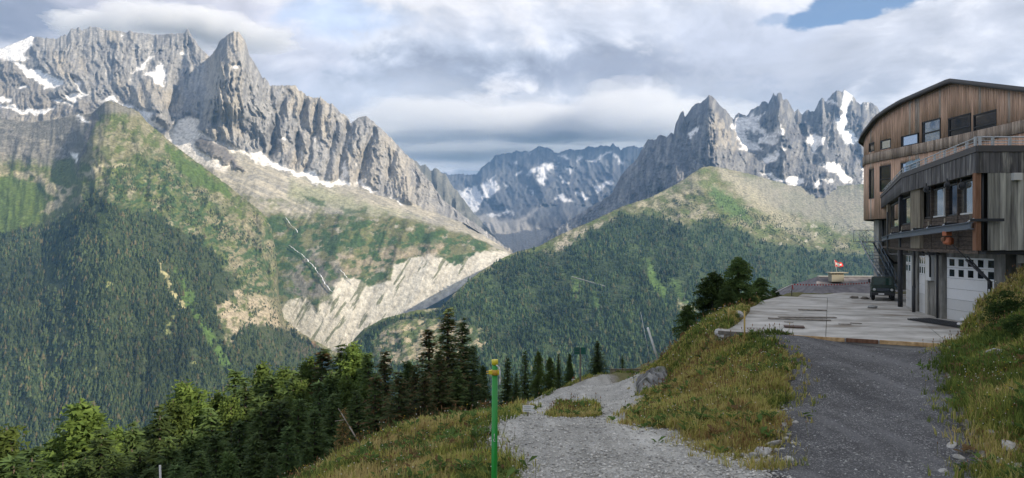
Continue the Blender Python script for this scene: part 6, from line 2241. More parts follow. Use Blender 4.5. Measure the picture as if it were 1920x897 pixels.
yard = obj('pavement', None, None, None, kind='structure')
us = [0.0, 4.3, 8.6, 13.0]
vs2 = [0.0, 4.6, 9.4, 15.5, 21.0]
rs = random.Random(4)
for i in range(3):
    for j in range(4):
        g = 0.012
        u0, u1, v0, v1 = us[i] + g, us[i + 1] - g, vs2[j] + g, vs2[j + 1] - g
        if i == 2 and j == 0:
            pl = [pad_xy(u0, v0), pad_xy(u1 - 3.2, v0), pad_xy(u1, v1), pad_xy(u0, v1)]
        elif i == 0 and j == 3:
            pl = [pad_xy(u0 + 0.2, v0), pad_xy(u1, v0), pad_xy(u1, v1), pad_xy(u0 + 1.2, v1)]
        else:
            pl = [pad_xy(u0, v0), pad_xy(u1, v0), pad_xy(u1, v1), pad_xy(u0, v1)]
        prism('slab', pl, PZ - 0.7, PZ + rs.uniform(-0.012, 0.012), M_slab, yard)
prism('slab', [pad_xy(2.4, 21.02), pad_xy(13, 21.02), pad_xy(13, 26.8), pad_xy(5.4, 26.6), pad_xy(4.2, 24.0), pad_xy(2.6, 23.4)], PZ - 0.14, PZ + 0.02, M_slab, yard)

# bare boards and plates lying on the yard
M_oldboard = streak_mat('old_board', (0.17, 0.15, 0.13), (0.32, 0.29, 0.25), scale=(5, 5, 5))
M_rustplate = plain_mat('rusty_plate', (0.12, 0.08, 0.065), 0.7, 0.3, 0, 0.4)
M_yellowboard = streak_mat('new_formwork_board', (0.36, 0.22, 0.10), (0.60, 0.42, 0.23), scale=(4, 4, 4), obj_var=0.25)


def lying(name, cat, label, a, b, w, t, mat, group=None, z=PZ + 0.02, lift=0.0):
    """flat board from pixel a to pixel b on the yard"""
    def on(px, py):
        Y = -(z) * FPX / (py - HOR)
        return np.array([(px - 960) / FPX * Y, Y])
    p, q = on(*a), on(*b)
    d = q - p
    L = np.linalg.norm(d)
    o = obj(name, boxmesh((L, w, t), mat, 0.006), None)
    c = (p + q) / 2
    o.location = (c[0], c[1], z + t / 2 + lift)
    o.rotation_euler = (0, 0, math.atan2(d[1], d[0]))
    o['label'] = label
    o['category'] = cat
    if group:
        o['group'] = group
    return o


GBd = 'boards and plates lying on the concrete yard'
lying('board', 'board', 'long dark weathered board lying across the middle of the yard', (1440, 597.5), (1558, 601.5), 0.22, 0.05, M_oldboard, GBd)
lying('board', 'board', 'grey board lying just behind the long dark board on the yard', (1460, 595), (1567, 596), 0.35, 0.03, M_oldboard, GBd)
lying('plate', 'metal plate', 'short rusty framed plate lying nearest the front edge of the yard', (1470, 613), (1508, 614.5), 0.55, 0.06, M_rustplate, GBd)
lying('board', 'board', 'short dark board farthest back on the pale part of the yard', (1497, 581.5), (1550, 583), 0.2, 0.05, M_oldboard, GBd)
lying('board', 'board', 'thin dark strip lying right of the rusty framed plate', (1572, 608), (1596, 609), 0.12, 0.03, M_oldboard, GBd)
lying('board', 'board', 'thin dark strip lying beyond the rusty framed plate', (1470, 604), (1488, 605), 0.12, 0.03, M_oldboard, GBd)
lying('board', 'board', 'thin pale strip lying right of the long dark board', (1594, 606.5), (1616, 607.5), 0.1, 0.03, M_oldboard, GBd)
# formwork boards along the front edge of the yard
GE = 'formwork boards along the front edge of the yard'
eds = [(0.0, 2.2, M_oldboard, 'dark stained edging board at the left end of the yard front'), (2.25, 5.0, M_yellowboard, 'longest yellow formwork board along the yard front'), (5.05, 6.2, M_redpost, 'short reddish formwork board in the middle of the yard front'), (6.25, 8.9, M_yellowboard, 'yellow formwork board right of the short reddish one'), (9.0, 10.6, M_yellowboard, 'thick orange board at the right end of the yard front')]
for (u0, u1, mt, lb) in eds:
    x0, y0 = pad_xy(u0, -0.06)
    x1, y1 = pad_xy(u1, -0.07 - (0.12 if u0 > 8.95 else 0))
    o = obj('edging_board', boxmesh((u1 - u0, 0.05, 0.16), mt, 0.004), None)
    o.location = ((x0 + x1) / 2, (y0 + y1) / 2, PZ - 0.07)
    o.rotation_euler = (0, 0, math.atan2(y1 - y0, x1 - x0))
    o['label'] = lb
    o['category'] = 'board'
    o['group'] = GE
x0, y0 = pad_xy(8.45, -0.25)
o = obj('board_stub', boxmesh((0.14, 0.5, 0.06), M_yellowboard, 0.004), None)
o.location = (x0, y0, PZ - 0.03)
o.rotation_euler = (rad(8), 0, rad(-20))
o['label'] = 'short yellow board stub leaning across the edging of the yard'
o['category'] = 'board'
# dark drainage mat of open cells before the big garage door
mt_ = thing('rubber_mat', 'dark open mesh mat lying in front of the large white garage door', 'mat', (20.9, 31.2, PZ + 0.02), rad(100))
for k in range(9):
    wbox_l = obj('mat_bar', boxmesh((3.6, 0.05, 0.07), M_black), None, mt_)
    wbox_l.location = (0, -0.6 + 0.15 * k, 0.04)
for k in range(19):
    wbox_l = obj('mat_bar', boxmesh((0.05, 1.25, 0.06), M_black), None, mt_)
    wbox_l.location = (-1.75 + 0.195 * k, 0, 0.035)
def pipe_obj(name, a, b, r, mat, label, cat, group=None):
    a, b = Vector(a), Vector(b)
    bm = bmesh.new()
    bmesh.ops.create_cone(bm, cap_ends=True, segments=12, radius1=r, radius2=r, depth=(b - a).length)
    for f in bm.faces:
        f.smooth = len(f.verts) == 4
    me = bpy.data.meshes.new(name)
    bm.to_mesh(me)
    bm.free()
    o = obj(name, me, mat)
    o.location = (a + b) / 2
    o.rotation_euler = (b - a).to_track_quat('Z', 'Y').to_euler()
    if label:
        o['label'] = label
        o['category'] = cat
        if group:
            o['group'] = group
    return o


pipe_obj('white_pipe', (*P(1797, 610, 30.4)[:2], PZ + 0.12), (*P(1832, 617, 29.2)[:2], PZ + 0.12), 0.08, M_white, 'white plastic pipe lying nearer the grass bank', 'pipe', 'white pipes in front of the garage door')
pipe_obj('white_pipe', (*P(1802, 602, 31.8)[:2], PZ + 0.16), (*P(1836, 609, 30.6)[:2], PZ + 0.16), 0.09, M_white, 'white plastic pipe lying against the big garage door', 'pipe', 'white pipes in front of the garage door')
# small bits on the yard
for px, py, lb in ((1636, 578, 'small grey lump of rubble on the yard before the truck'), (1601, 559.5, 'dark flat scrap on the far part of the yard'), (1622, 561, 'smaller dark scrap beside the flat one on the far part of the yard')):
    Y = 3.96 * FPX / (py - HOR)
    bm = bmesh.new()
    bmesh.ops.create_icosphere(bm, subdivisions=2, radius=0.16)
    for v in bm.verts:
        v.co = Vector((v.co.x * 1.8, v.co.y, v.co.z * 0.7)) * (0.8 + 0.4 * rs.random())
    me = bpy.data.meshes.new('rubble')
    bm.to_mesh(me)
    bm.free()
    o = obj('rubble', me, M_oldboard if 'dark' in lb else m_stone)
    if 'dark' not in lb:
        me.color_attributes.new('Col', 'FLOAT_COLOR', 'POINT').data.foreach_set('color', np.tile([0.35, 0.35, 0.34, 1], len(me.vertices)))
    o.location = ((px - 960) / FPX * Y, Y, PZ + 0.09)
    o['label'] = lb
    o['category'] = 'rubble'

# ------------------------------------------------------------------ hoist with its hanging hook arm
hp = tp[1] * 0.92 + tp[0] * 0.08
hx, hy, hz = hp
ht = thing('chain_hoist', 'orange chain hoist hanging from the blue grey steel track', 'hoist', (hx, hy, hz - 0.15))
def loc_box(name, c, size, mat, parent, rot=(0, 0, 0), bevel=0.01):
    o = obj(name, boxmesh(size, mat, bevel), None, parent)
    o.location = c
    o.rotation_euler = rot
    return o


loc_box('trolley', (0, 0, -0.08), (0.26, 0.30, 0.20), M_orange, ht)
loc_box('trolley_wheel', (0.14, 0, 0.02), (0.05, 0.16, 0.16), M_black, ht)
loc_box('motor_case', (0.1, 0.05, -0.42), (0.34, 0.36, 0.34), M_orange, ht, (0, rad(12), rad(25)), 0.06)
loc_box('motor_case', (-0.06, 0.12, -0.34), (0.2, 0.22, 0.22), M_redpost, ht, (0, rad(-12), rad(25)), 0.05)
dv_ = Vector(P(1856, 528, 28.0)) - Vector((hx, hy, hz - 0.15))
st = Vector((0.15, 0.0, -0.5))
def loc_bar(name, a, b, r, mat, parent, k=8):
    a, b = Vector(a), Vector(b)
    bm = bmesh.new()
    bmesh.ops.create_cone(bm, cap_ends=True, segments=k, radius1=r, radius2=r, depth=(b - a).length)
    for f in bm.faces:
        f.smooth = len(f.verts) == 4
    me = bpy.data.meshes.new(name)
    bm.to_mesh(me)
    bm.free()
    o = obj(name, me, mat, parent)
    o.location = (a + b) / 2
    o.rotation_euler = (b - a).to_track_quat('Z', 'Y').to_euler()
    return o


mid_ = st.lerp(dv_, 0.42)
loc_bar('chain', st, mid_, 0.022, M_black, ht)
loc_bar('jib_arm', mid_ + Vector((0, 0, -0.06)), dv_, 0.055, M_black, ht)
loc_bar('jib_arm', mid_ + Vector((0.04, 0, 0.10)), dv_ + Vector((0, 0, 0.02)), 0.03, M_black, ht)
hk = loc_box('hook_block', dv_ + Vector((0, 0, -0.16)), (0.14, 0.14, 0.34), M_black, ht)
loc_bar('chain', dv_ + Vector((0.03, 0, -0.3)), dv_ + Vector((0.03, 0, -0.62)), 0.03, M_black, ht)
loc_bar('chain', dv_ + Vector((-0.09, 0, -0.1)), dv_ + Vector((-0.09, 0, -0.72)), 0.02, M_black, ht)

# ------------------------------------------------------------------ dark green truck
M_truck = plain_mat('dark_green_paint', (0.012, 0.03, 0.02), 0.4, 0.5, 0, 0.2)
M_tyre = plain_mat('tyre_rubber', (0.02, 0.02, 0.021), 0.85, 0.2, 0, 0.2)
M_lamp = plain_mat('headlamp_glass', (0.55, 0.56, 0.55), 0.15, 0.8)
tk = thing('utility_truck', 'small dark green utility truck parked facing the camera beside the garages', 'truck', (24.75, 43.4, PZ + 0.02), rad(-27))
tk.scale = (0.92, 0.92, 0.92)
bm = bmesh.new()
prof = [(-0.02, 0.42), (0.0, 0.98), (0.42, 1.02), (0.62, 1.66), (1.55, 1.70), (1.60, 0.46)]
vs3 = []
for sx in (-0.74, 0.74):
    vs3.append([bm.verts.new((sx * (0.93 if z > 1.3 else 1.0), y, z)) for y, z in prof])
n = len(prof)
bm.faces.new(vs3[0])
bm.faces.new(vs3[1][::-1])
for i in range(n):
    bm.faces.new((vs3[0][i], vs3[1][i], vs3[1][(i + 1) % n], vs3[0][(i + 1) % n]))
bmesh.ops.recalc_face_normals(bm, faces=bm.faces[:])
bmesh.ops.bevel(bm, geom=bm.edges[:], offset=0.045, segments=2, affect='EDGES')
me = bpy.data.meshes.new('cab')
bm.to_mesh(me)
bm.free()
cab = obj('cab', me, M_truck, tk)
m_wind, twi, bwi = new_mat('windscreen', 0.06, 0.8)
bwi.inputs['Base Color'].default_value = (0.02, 0.05, 0.04, 1)
bwi.inputs['Specular IOR Level'].default_value = 0.35
ws = loc_box('windscreen', (0, 0.495, 1.36), (1.14, 0.02, 0.52), m_wind, tk, (rad(-17), 0, 0), 0.008)
loc_box('bumper', (0, -0.10, 0.50), (1.52, 0.14, 0.22), M_black, tk, bevel=0.03)
loc_box('grille', (0, -0.035, 0.80), (0.82, 0.05, 0.24), M_black, tk)
for k in range(5):
    loc_box('grille_slat', (0, -0.07, 0.71 + 0.045 * k), (0.78, 0.02, 0.015), M_steel, tk, bevel=0.0)
for sx in (-1, 1):
    bm = bmesh.new()
    bmesh.ops.create_cone(bm, cap_ends=True, segments=18, radius1=0.10, radius2=0.085, depth=0.08)
    me = bpy.data.meshes.new('headlight')
    bm.to_mesh(me)
    bm.free()
    o = obj('headlight', me, M_lamp, tk)
    o.location = (sx * 0.55, -0.05, 0.80)
    o.rotation_euler = (rad(90), 0, 0)
    loc_box('mirror', (sx * 0.86, 0.45, 1.42), (0.14, 0.05, 0.24), M_black, tk)
    loc_bar('mirror_arm', (sx * 0.70, 0.47, 1.22), (sx * 0.86, 0.45, 1.32), 0.014, M_black, tk)
    loc_box('mudguard', (sx * 0.66, 0.42, 0.70), (0.30, 0.86, 0.08), M_black, tk, bevel=0.03)
    for y in (0.40, 2.55):
        bm = bmesh.new()
        bmesh.ops.create_cone(bm, cap_ends=True, segments=24, radius1=0.36, radius2=0.36, depth=0.24)
        bmesh.ops.bevel(bm, geom=[e for e in bm.edges if len(e.link_faces) == 2 and abs(e.verts[0].co.z - e.verts[1].co.z) < 1e-4], offset=0.04, segments=2, affect='EDGES')
        me = bpy.data.meshes.new('wheel')
        bm.to_mesh(me)
        bm.free()
        w_ = obj('wheel', me, M_tyre, tk)
        w_.location = (sx * 0.62, y, 0.36)
        w_.rotation_euler = (0, rad(90), 0)
        bm = bmesh.new()
        bmesh.ops.create_cone(bm, cap_ends=True, segments=16, radius1=0.19, radius2=0.15, depth=0.26)
        me = bpy.data.meshes.new('rim')
        bm.to_mesh(me)
        bm.free()
        obj('rim', me, M_steel, w_)
loc_box('number_plate', (-0.12, -0.185, 0.50), (0.36, 0.015, 0.10), M_white, tk, bevel=0.0)
loc_box('load_bed', (0, 2.45, 0.92), (1.46, 1.6, 0.42), M_truck, tk, bevel=0.02)
loc_box('chassis', (0, 1.6, 0.46), (0.7, 3.0, 0.18), M_black, tk)
loc_bar('wiper', (-0.25, 0.40, 1.13), (0.1, 0.47, 1.38), 0.01, M_black, ws)
bpy.data.objects['wiper'].location = (0.0, -0.02, -0.12)
bpy.data.objects['wiper'].rotation_euler = (0, rad(60), 0)

# ------------------------------------------------------------------ outside steel stair at the far end of the building
sb = Vector((30.5, 52.2, -4.15))
stt = thing('metal_staircase', 'grey blue steel outside staircase with curved rails beside the pale end wall', 'staircase', sb)
M_stair = plain_mat('stair_steel', (0.17, 0.21, 0.25), 0.5, 0.4, 0.0, 0.2)
nst = 15
for k in range(nst):
    loc_box('tread', (0.02 * k, 0.28 * k, 0.27 * (k + 1)), (1.0, 0.26, 0.045), M_stair, stt, bevel=0.0)
for sx in (-0.52, 0.52):
    a = Vector((sx, -0.1, 0.1))
    b = Vector((sx + 0.02 * nst, 0.28 * nst, 0.27 * nst))
    loc_bar('stringer', a, b, 0.07, M_stair, stt)
    for hgt in (0.55, 1.0):
        loc_bar('handrail', a + Vector((0, 0, hgt)), b + Vector((0, 0, hgt)), 0.025, M_stair, stt)
    for k in range(0, nst + 1, 2):
        q = a.lerp(b, k / nst)
        loc_bar('baluster', q, q + Vector((0, 0, 1.0)), 0.018, M_stair, stt)
loc_box('landing', (0.85, 0.28 * nst + 0.6, 0.27 * nst + 0.08), (2.2, 1.3, 0.06), M_stair, stt)
for sx in (-0.25, 0.3, 0.85):
    loc_bar('baluster', (sx, 0.28 * nst + 1.2, 0.27 * nst), (sx, 0.28 * nst + 1.2, 0.27 * nst + 1.1), 0.02, M_stair, stt)
loc_bar('handrail', (-0.25, 0.28 * nst + 1.2, 0.27 * nst + 1.1), (1.6, 0.28 * nst + 1.2, 0.27 * nst + 1.1), 0.025, M_stair, stt)
# curved outer rail
pts = [Vector((-0.55 - 0.28 * math.sin(i / 10 * 3.14), 0.42 * i, 1.0 + 0.405 * i)) for i in range(11)]
for i in range(10):
    loc_bar('curved_rail', pts[i], pts[i + 1], 0.028, M_galv, stt)

# ------------------------------------------------------------------ house below the yard, its chimney and flag
M_sheetroof = streak_mat('grey_sheet_roof', (0.12, 0.115, 0.125), (0.21, 0.20, 0.21), scale=(1.2, 1.2, 1.2), obj_var=0.05)
HBs = Vector((44.5, 90.0, -12.0))
hs = thing('house', 'house below the far edge of the yard, its low grey roof and chimney showing', 'house', HBs)
zr = P(1600, 519, 92)[2] - HBs.z
x_l = P(1533, 519, 92)[0] - HBs.x
ze = zr - 2.9
V = [(x_l, 2, zr), (14, 2, zr), (x_l - 4.2, -5.5, ze), (14, -5.5, ze), (x_l - 4.2, 9.5, ze), (14, 9.5, ze)]
V2 = [(x, y, z - 0.16) for x, y, z in V]
F = [(0, 2, 3, 1), (0, 1, 5, 4), (0, 4, 2)]
F2 = [(6 + f[0], *[6 + q for q in f[:0:-1]]) for f in F]
me = bpy.data.meshes.new('roof')
me.from_pydata(V + V2, [], F + F2 + [(2, 8, 9, 3), (2, 4, 10, 8), (3, 9, 7, 1), (1, 7, 11, 5), (4, 5, 11, 10)])
hroof = obj('roof', me, M_sheetroof, hs)
rg = obj('ridge_cap', boxmesh((14 - x_l, 0.5, 0.10), M_galv), None, hroof)
rg.location = ((14 + x_l) / 2, 2, zr + 0.06)
loc_box('wall', (3.0, 2.0, (ze - 0.3) / 2), (20, 13, ze - 0.2), M_paleconc, hs, bevel=0.0)
cx = P(1569, 519, 90)[0] - HBs.x
M_cream = plain_mat('cream_render', (0.33, 0.31, 0.25), 0.8, 0.2)
ch = loc_box('chimney', (cx, 0.2, zr - 0.1), (1.7, 1.0, 1.0), M_cream, hs)
loc_box('chimney_cap', (0.1, 0, 0.75), (2.5, 1.4, 0.12), M_cream, ch)
for k in range(5):
    loc_box('cap_pier', (-0.78 + 0.39 * k, 0, 0.6), (0.16, 0.9, 0.22), M_cream, ch, bevel=0.0)
fb = Vector((HBs.x + cx + 0.12, HBs.y + 0.2, HBs.z + zr + 0.1 + 0.66))
fl = thing('flag', 'red flag with white markings flying from a pole on the chimney', 'flag', fb)
loc_bar('flagpole', (0, 0, 0), (-0.35, 0, 1.62), 0.03, M_white, fl)
# waving cloth, split into red field and white cross
nx, nz = 16, 10
V, F, mi = [], [], []
for i in range(nx + 1):
    for j in range(nz + 1):
        u, v = i / nx, j / nz
        x = -0.34 + 0.09 * (1 - v) + 1.55 * u * (0.96 + 0.04 * v)
        z = 1.60 - 1.15 * (1 - v) * (1 - 0.55 * u) - 0.62 * u + 0.10 * math.sin(u * 9 + v)
        y = 0.16 * math.sin(u * 7 + v * 1.2) * u
        V.append((x, y, z))
for i in range(nx):
    for j in range(nz):
        a = i * (nz + 1) + j
        F.append((a, a + nz + 1, a + nz + 2, a + 1))
        u, v = (i + 0.5) / nx, (j + 0.5) / nz
        mi.append(1 if (abs(u - 0.42) < 0.09 and 0.12 < v < 0.88) or (abs(v - 0.5) < 0.16 and 0.12 < u < 0.75) else 0)
me = bpy.data.meshes.new('flag_cloth')
me.from_pydata(V, [], F)
M_red = plain_mat('red_cloth', (0.62, 0.045, 0.05), 0.8, 0.1)
me.materials.append(M_red)
me.materials.append(M_white)
me.polygons.foreach_set('material_index', mi)
o = obj('flag_cloth', me, None, fl)
o.scale = (0.8, 0.8, 0.8)
o.location = (-0.07, 0, 0.32)
sol = o.modifiers.new('thickness', 'SOLIDIFY')
sol.thickness = 0.012

# ------------------------------------------------------------------ barrier tape and its posts
def stake(px, top, bot, r, mat, label, Y=None, cat='stake', name='stake', group=None, lean=0.0):
    if Y is None:
        x, y, z = spot(px, bot)
    else:
        x, y = (px - 960) / FPX * Y, Y
        z = -(bot - HOR) / FPX * Y
    zt = -(top - HOR) / FPX * y
    return pipe_obj(name, (x, y, z - 0.15), (x + lean, y, zt), r, mat, label, cat, group)


M_wood_y = plain_mat('yellow_stake_wood', (0.52, 0.37, 0.13), 0.8, 0.1)
GS = 'wooden stakes in the grass beside the yard'
stake(1396, 583, 640, 0.035, M_wood_y, 'tall yellow wooden stake at the front left corner of the yard', 27.6, group=GS)
stake(1366, 578, 594, 0.03, M_wood_y, 'thin short stake in the grass, farther left than the tall yellow one', 31.0, group=GS)
tape = thing('barrier_tape', 'red and white barrier tape strung across the far edge of the yard', 'barrier tape', P(1484, 534, 50))
tb0 = Vector(P(1484, 534, 50))
pA = Vector(P(1486, 533.5, 50))
pB = Vector(P(1632, 530, 52))
ns = 56
for k in range(ns):
    a = pA.lerp(pB, k / ns)
    b = pA.lerp(pB, (k + 1) / ns)
    sag = lambda t: Vector((0, 0, -0.10 * 4 * t * (1 - t)))
    a = a + sag(k / ns) - tb0
    b = b + sag((k + 1) / ns) - tb0
    d = b - a
    o = obj('tape_segment', boxmesh((0.115, 0.006, 0.085), M_red if k % 2 else M_white), None, tape)
    o.location = (a + b) / 2
    o.scale = (d.length / 0.115, 1, 1)
    o.rotation_euler = (0, -math.atan2(d.z, math.hypot(d.x, d.y)), math.atan2(d.y, d.x))
loc_box('tape_tail', (0.0, -0.03, -0.25), (0.07, 0.006, 0.5), M_white, tape, (0.1, 0.2, 0.4), 0.0)
loc_box('tape_tail', (0.08, -0.03, -0.2), (0.07, 0.006, 0.36), M_red, tape, (0.1, -0.3, 0.2), 0.0)
stake(1484.5, 532, 552, 0.035, M_oldboard, 'thin dark stick holding the end of the barrier tape', 50, name='tape_post', cat='post')
pipe_obj('pale_rod', P(1455, 548, 48.5), P(1485, 534, 49.8), 0.035, M_white2, 'pale rod slanting up from the bushes to the barrier tape stick', 'rod')

# ------------------------------------------------------------------ green piste pole near the viewer
M_green = plain_mat('bright_green_paint', (0.016, 0.29, 0.038), 0.35, 0.5, 0, 0.06, 3)
M_yellow = plain_mat('yellow_plastic', (0.72, 0.60, 0.04), 0.4, 0.4, 0, 0.05)
M_amber = plain_mat('amber_plastic', (0.62, 0.36, 0.05), 0.45, 0.4, 0, 0.1)
pY = 5.6
gx_, gy_ = P(924.5, 900, pY)[:2]
gz_ = float(ground(np.array([gx_]), np.array([gy_]))[0]) - 0.1
topz = P(928, 683, pY)[2]
xt = P(928, 683, pY)[0]
xb = P(925.5, 897, pY)[0]
pl_ = thing('marker_pole', 'bright green pole with a yellow cap and amber clamp standing nearest the viewer', 'pole', (xb, pY, gz_))
hgt = topz - gz_
loc_bar('pole_shaft', (0, 0, 0), (xt - xb, 0, hgt), 0.0255, M_green, pl_, 20)
loc_bar('cap', (xt - xb, 0, hgt - 0.005), (xt - xb, 0, hgt + 0.038), 0.0275, M_yellow, pl_, 16)
zc = P(928, 698, pY)[2] - gz_
loc_bar('clamp', (xt - xb, 0, zc - 0.022), (xt - xb, 0, zc + 0.022), 0.033, M_amber, pl_, 12)
loc_box('clamp_bolt', (xt - xb - 0.036, -0.01, zc), (0.035, 0.03, 0.036), M_yellow, pl_, bevel=0.004)
loc_box('clamp_bolt', (xt - xb + 0.032, -0.01, zc), (0.022, 0.03, 0.036), M_yellow, pl_, bevel=0.004)
loc_bar('screw', (xt - xb - 0.075, -0.01, zc + 0.008), (xt - xb - 0.035, -0.01, zc + 0.008), 0.004, M_amber, pl_, 6)
loc_bar('screw', (xt - xb - 0.075, -0.01, zc - 0.010), (xt - xb - 0.035, -0.01, zc - 0.010), 0.004, M_amber, pl_, 6)
cq = [(xt - xb + 0.012, -0.026, hgt - 0.004), (xt - xb + 0.034, -0.026, hgt - 0.02), (xt - xb + 0.043, -0.026, hgt - 0.05), (xt - xb + 0.044, -0.026, hgt - 0.12), (xt - xb + 0.042, -0.026, hgt - 0.17)]
for i in range(4):
    loc_bar('white_strap', cq[i], cq[i + 1], 0.006, M_white, pl_, 6)
# small white swirl print on the shaft
zl = P(926, 822, pY)[2] - gz_
xl_ = (xt - xb) * zl / hgt
sw = []
for i in range(14):
    a = 0.6 + i / 13 * 5.0
    sw.append((xl_ + 0.0075 * math.cos(a), -0.0268, zl + 0.011 * math.sin(a) - 0.008))
for i in range(13):
    loc_bar('emblem', sw[i], sw[i + 1], 0.0022, M_white, pl_, 5)
loc_bar('emblem', (xl_ - 0.001, -0.0268, zl + 0.012), (xl_ - 0.001, -0.0268, zl + 0.045), 0.0025, M_white, pl_, 5)

# ------------------------------------------------------------------ leaning white pole, wire, barrier, signs
x, y, z = P(1239, 679, 37.8)
pipe_obj('leaning_pole', (x, y, z - 0.4), P(1214.5, 615, 37.2), 0.06, M_white, 'white pole leaning left above the rock beside the track', 'pole')
pipe_obj('thin_rod', P(1222, 690, 39.5), P(1201, 585, 40), 0.016, M_galv, 'very thin grey rod leaning left of the white pole', 'rod')
x, y, z = P(1220, 700, 39.5)
br = thing('timber_barrier', 'low pale timber barrier across the far end of the gravel track', 'barrier', P(1180, 702, 60.5))
for k in range(3):
    loc_box('rail', (0, 0.0, 0.10 + 0.17 * k), (3.55, 0.10, 0.15), M_postwood, br)
for k in (-1.6, -0.5, 0.6, 1.6):
    loc_box('barrier_post', (k, 0.12, 0.2), (0.12, 0.12, 0.62), M_postwood, br)
M_signg = plain_mat('dark_green_sign', (0.015, 0.10, 0.075), 0.45, 0.4, 0, 0.1)
x, y, z = P(1086, 706, 55)
zg = float(ground(np.array([x]), np.array([y]))[0])
sg = thing('signpost', 'post carrying two dark green boards among the small conifers', 'signpost', (x, y, zg))
zt = P(1086, 652, 55)[2] - zg
loc_box('signpost_pole', (0.1, 0, zt / 2), (0.14, 0.12, zt), M_oldboard, sg)
loc_box('sign_board', (-0.20, -0.10, zt - 0.26), (0.48, 0.04, 0.60), M_signg, sg, (0, 0, rad(6)))
loc_box('sign_board', (0.33, -0.10, zt - 0.26), (0.42, 0.04, 0.60), M_signg, sg, (0, 0, rad(-6)))
for k in (-0.06, 0.16):
    loc_box('sign_line', (-0.20, -0.125, zt - 0.26 + k), (0.36, 0.012, 0.03), M_steel, sg, (0, 0, rad(6)), 0.0)
x, y, z = spot(990, 783)
ds = thing('direction_sign', 'small white arrow shaped direction board on a short post at the gravel junction', 'sign', (x, y, z))
zt = P(990, 766, y)[2] - z
loc_bar('sign_pole', (0, 0, -0.1), (0, 0, zt + 0.22), 0.02, M_oldboard, ds)
for k, dz, dirn in ((0, 0.05, 1), (1, -0.05, 1)):
    bm = bmesh.new()
    w, h_ = 0.16, 0.045
    pr = [(-w, -h_), (w - 0.02, -h_), (w + 0.04, 0), (w - 0.02, h_), (-w, h_)]
    f0 = [bm.verts.new((a, -0.03, b)) for a, b in pr]
    f1 = [bm.verts.new((a, -0.015, b)) for a, b in pr]
    bm.faces.new(f0)
    bm.faces.new(f1[::-1])
    for i in range(5):
        bm.faces.new((f0[i], f1[i], f1[(i + 1) % 5], f0[(i + 1) % 5]))
    me = bpy.data.meshes.new('arrow_board')
    bm.to_mesh(me)
    bm.free()
    o = obj('arrow_board', me, M_white, ds)
    o.location = (0, 0, zt + dz * 1.05)
    loc_box('lettering', (-0.02, -0.032, 0), (0.2, 0.004, 0.012), M_steel, o, bevel=0.0)
x, y, z = spot(1075, 717)
tm = thing('trail_marker', 'little white and orange waymark on a stub beside the far bend of the track', 'waymark', (x, y, z))
loc_box('marker_stub', (0, 0, 0.2), (0.12, 0.10, 0.5), M_oldboard, tm)
loc_box('marker_board', (0, -0.07, 0.26), (0.32, 0.03, 0.10), M_white, tm)
loc_box('marker_board', (0, -0.07, 0.12), (0.32, 0.03, 0.09), M_white, tm)
loc_box('marker_top', (0, -0.07, 0.42), (0.13, 0.03, 0.12), M_orange, tm)
x, y, z = P(305, 930, 13)
zg = float(ground(np.array([x]), np.array([y]))[0])
pipe_obj('marker_stick', (x + 0.02, y, zg), P(300, 873, 13), 0.02, M_white2, 'thin white stick rising at the bottom edge in front of the dark wood', 'stick')

# ------------------------------------------------------------------ dead branch beside the young spruce
db = thing('dead_branch', 'bare bleached branch leaning in front of the dark wood beside the young spruce', 'branch', P(676, 835, 19))
M_dead = plain_mat('bleached_wood', (0.34, 0.30, 0.25), 0.85, 0.1, 0, 0.2)
o0 = Vector(P(676, 835, 19))
for a, b, r in (((676, 835), (655, 800), 0.022), ((655, 800), (640, 775), 0.016), ((648, 787), (628, 790), 0.009), ((640, 775), (634, 766), 0.010)):
    loc_bar('branch_piece', Vector(P(*a, 19)) - o0, Vector(P(*b, 19)) - o0, r, M_dead, db)

# ------------------------------------------------------------------ rock outcrops and stones
def rock_mesh(seed, sub=3, rough=0.5, flat=0.7, strata=0.0):
    bm = bmesh.new()
    bmesh.ops.create_icosphere(bm, subdivisions=sub, radius=1)
    co = np.array([v.co[:] for v in bm.verts])
    r = np.random.default_rng(seed)
    # cut by random planes for angular faces
    for _ in range(9):
        nrm = r.normal(size=3)
        nrm /= np.linalg.norm(nrm)
        dd = 0.55 + 0.35 * r.random()
        h = co @ nrm - dd
        co = co - np.clip(h, 0, None)[:, None] * nrm * 0.92
    nn = fbm(co[:, 0] * 3 + co[:, 2] * 2 + seed, co[:, 1] * 3 - co[:, 2] * 2, 4, seed)
    co = co * (1 + rough * 0.3 * (nn - 0.5))[:, None]
    if strata:
        s1 = co @ np.array([0.75, 0.25, 0.6])
        s2 = co @ np.array([-0.5, 0.3, 0.6])
        lay = np.abs(((s1 * 3.1 + 0.4 * fbm(s2 * 2, s1 * 2, 3, seed)) % 1) - 0.5) * 2
        blk = vnoise(np.floor(s1 * 3.1) * 1.7, s2 * 2.2, seed)
        co = co * (1 - strata * (1 - sstep(0.0, 0.25, lay)) * 0.22 + strata * 0.30 * (blk - 0.5))[:, None]
    for v, c in zip(bm.verts, co):
        v.co = (c[0], c[1], c[2] * flat)
    me = bpy.data.meshes.new('stone')
    bm.to_mesh(me)
    bm.free()
    a = me.color_attributes.new('Col', 'FLOAT_COLOR', 'POINT')
    base_ = np.array([0.36, 0.35, 0.33]) * (0.75 + 0.5 * r.random())
    a.data.foreach_set('color', np.concatenate([np.tile(base_, (len(co), 1)) * (0.75 + 0.5 * nn[:, None]), np.ones((len(co), 1))], 1).astype(np.float32).ravel())
    me.materials.append(m_stone)
    return me


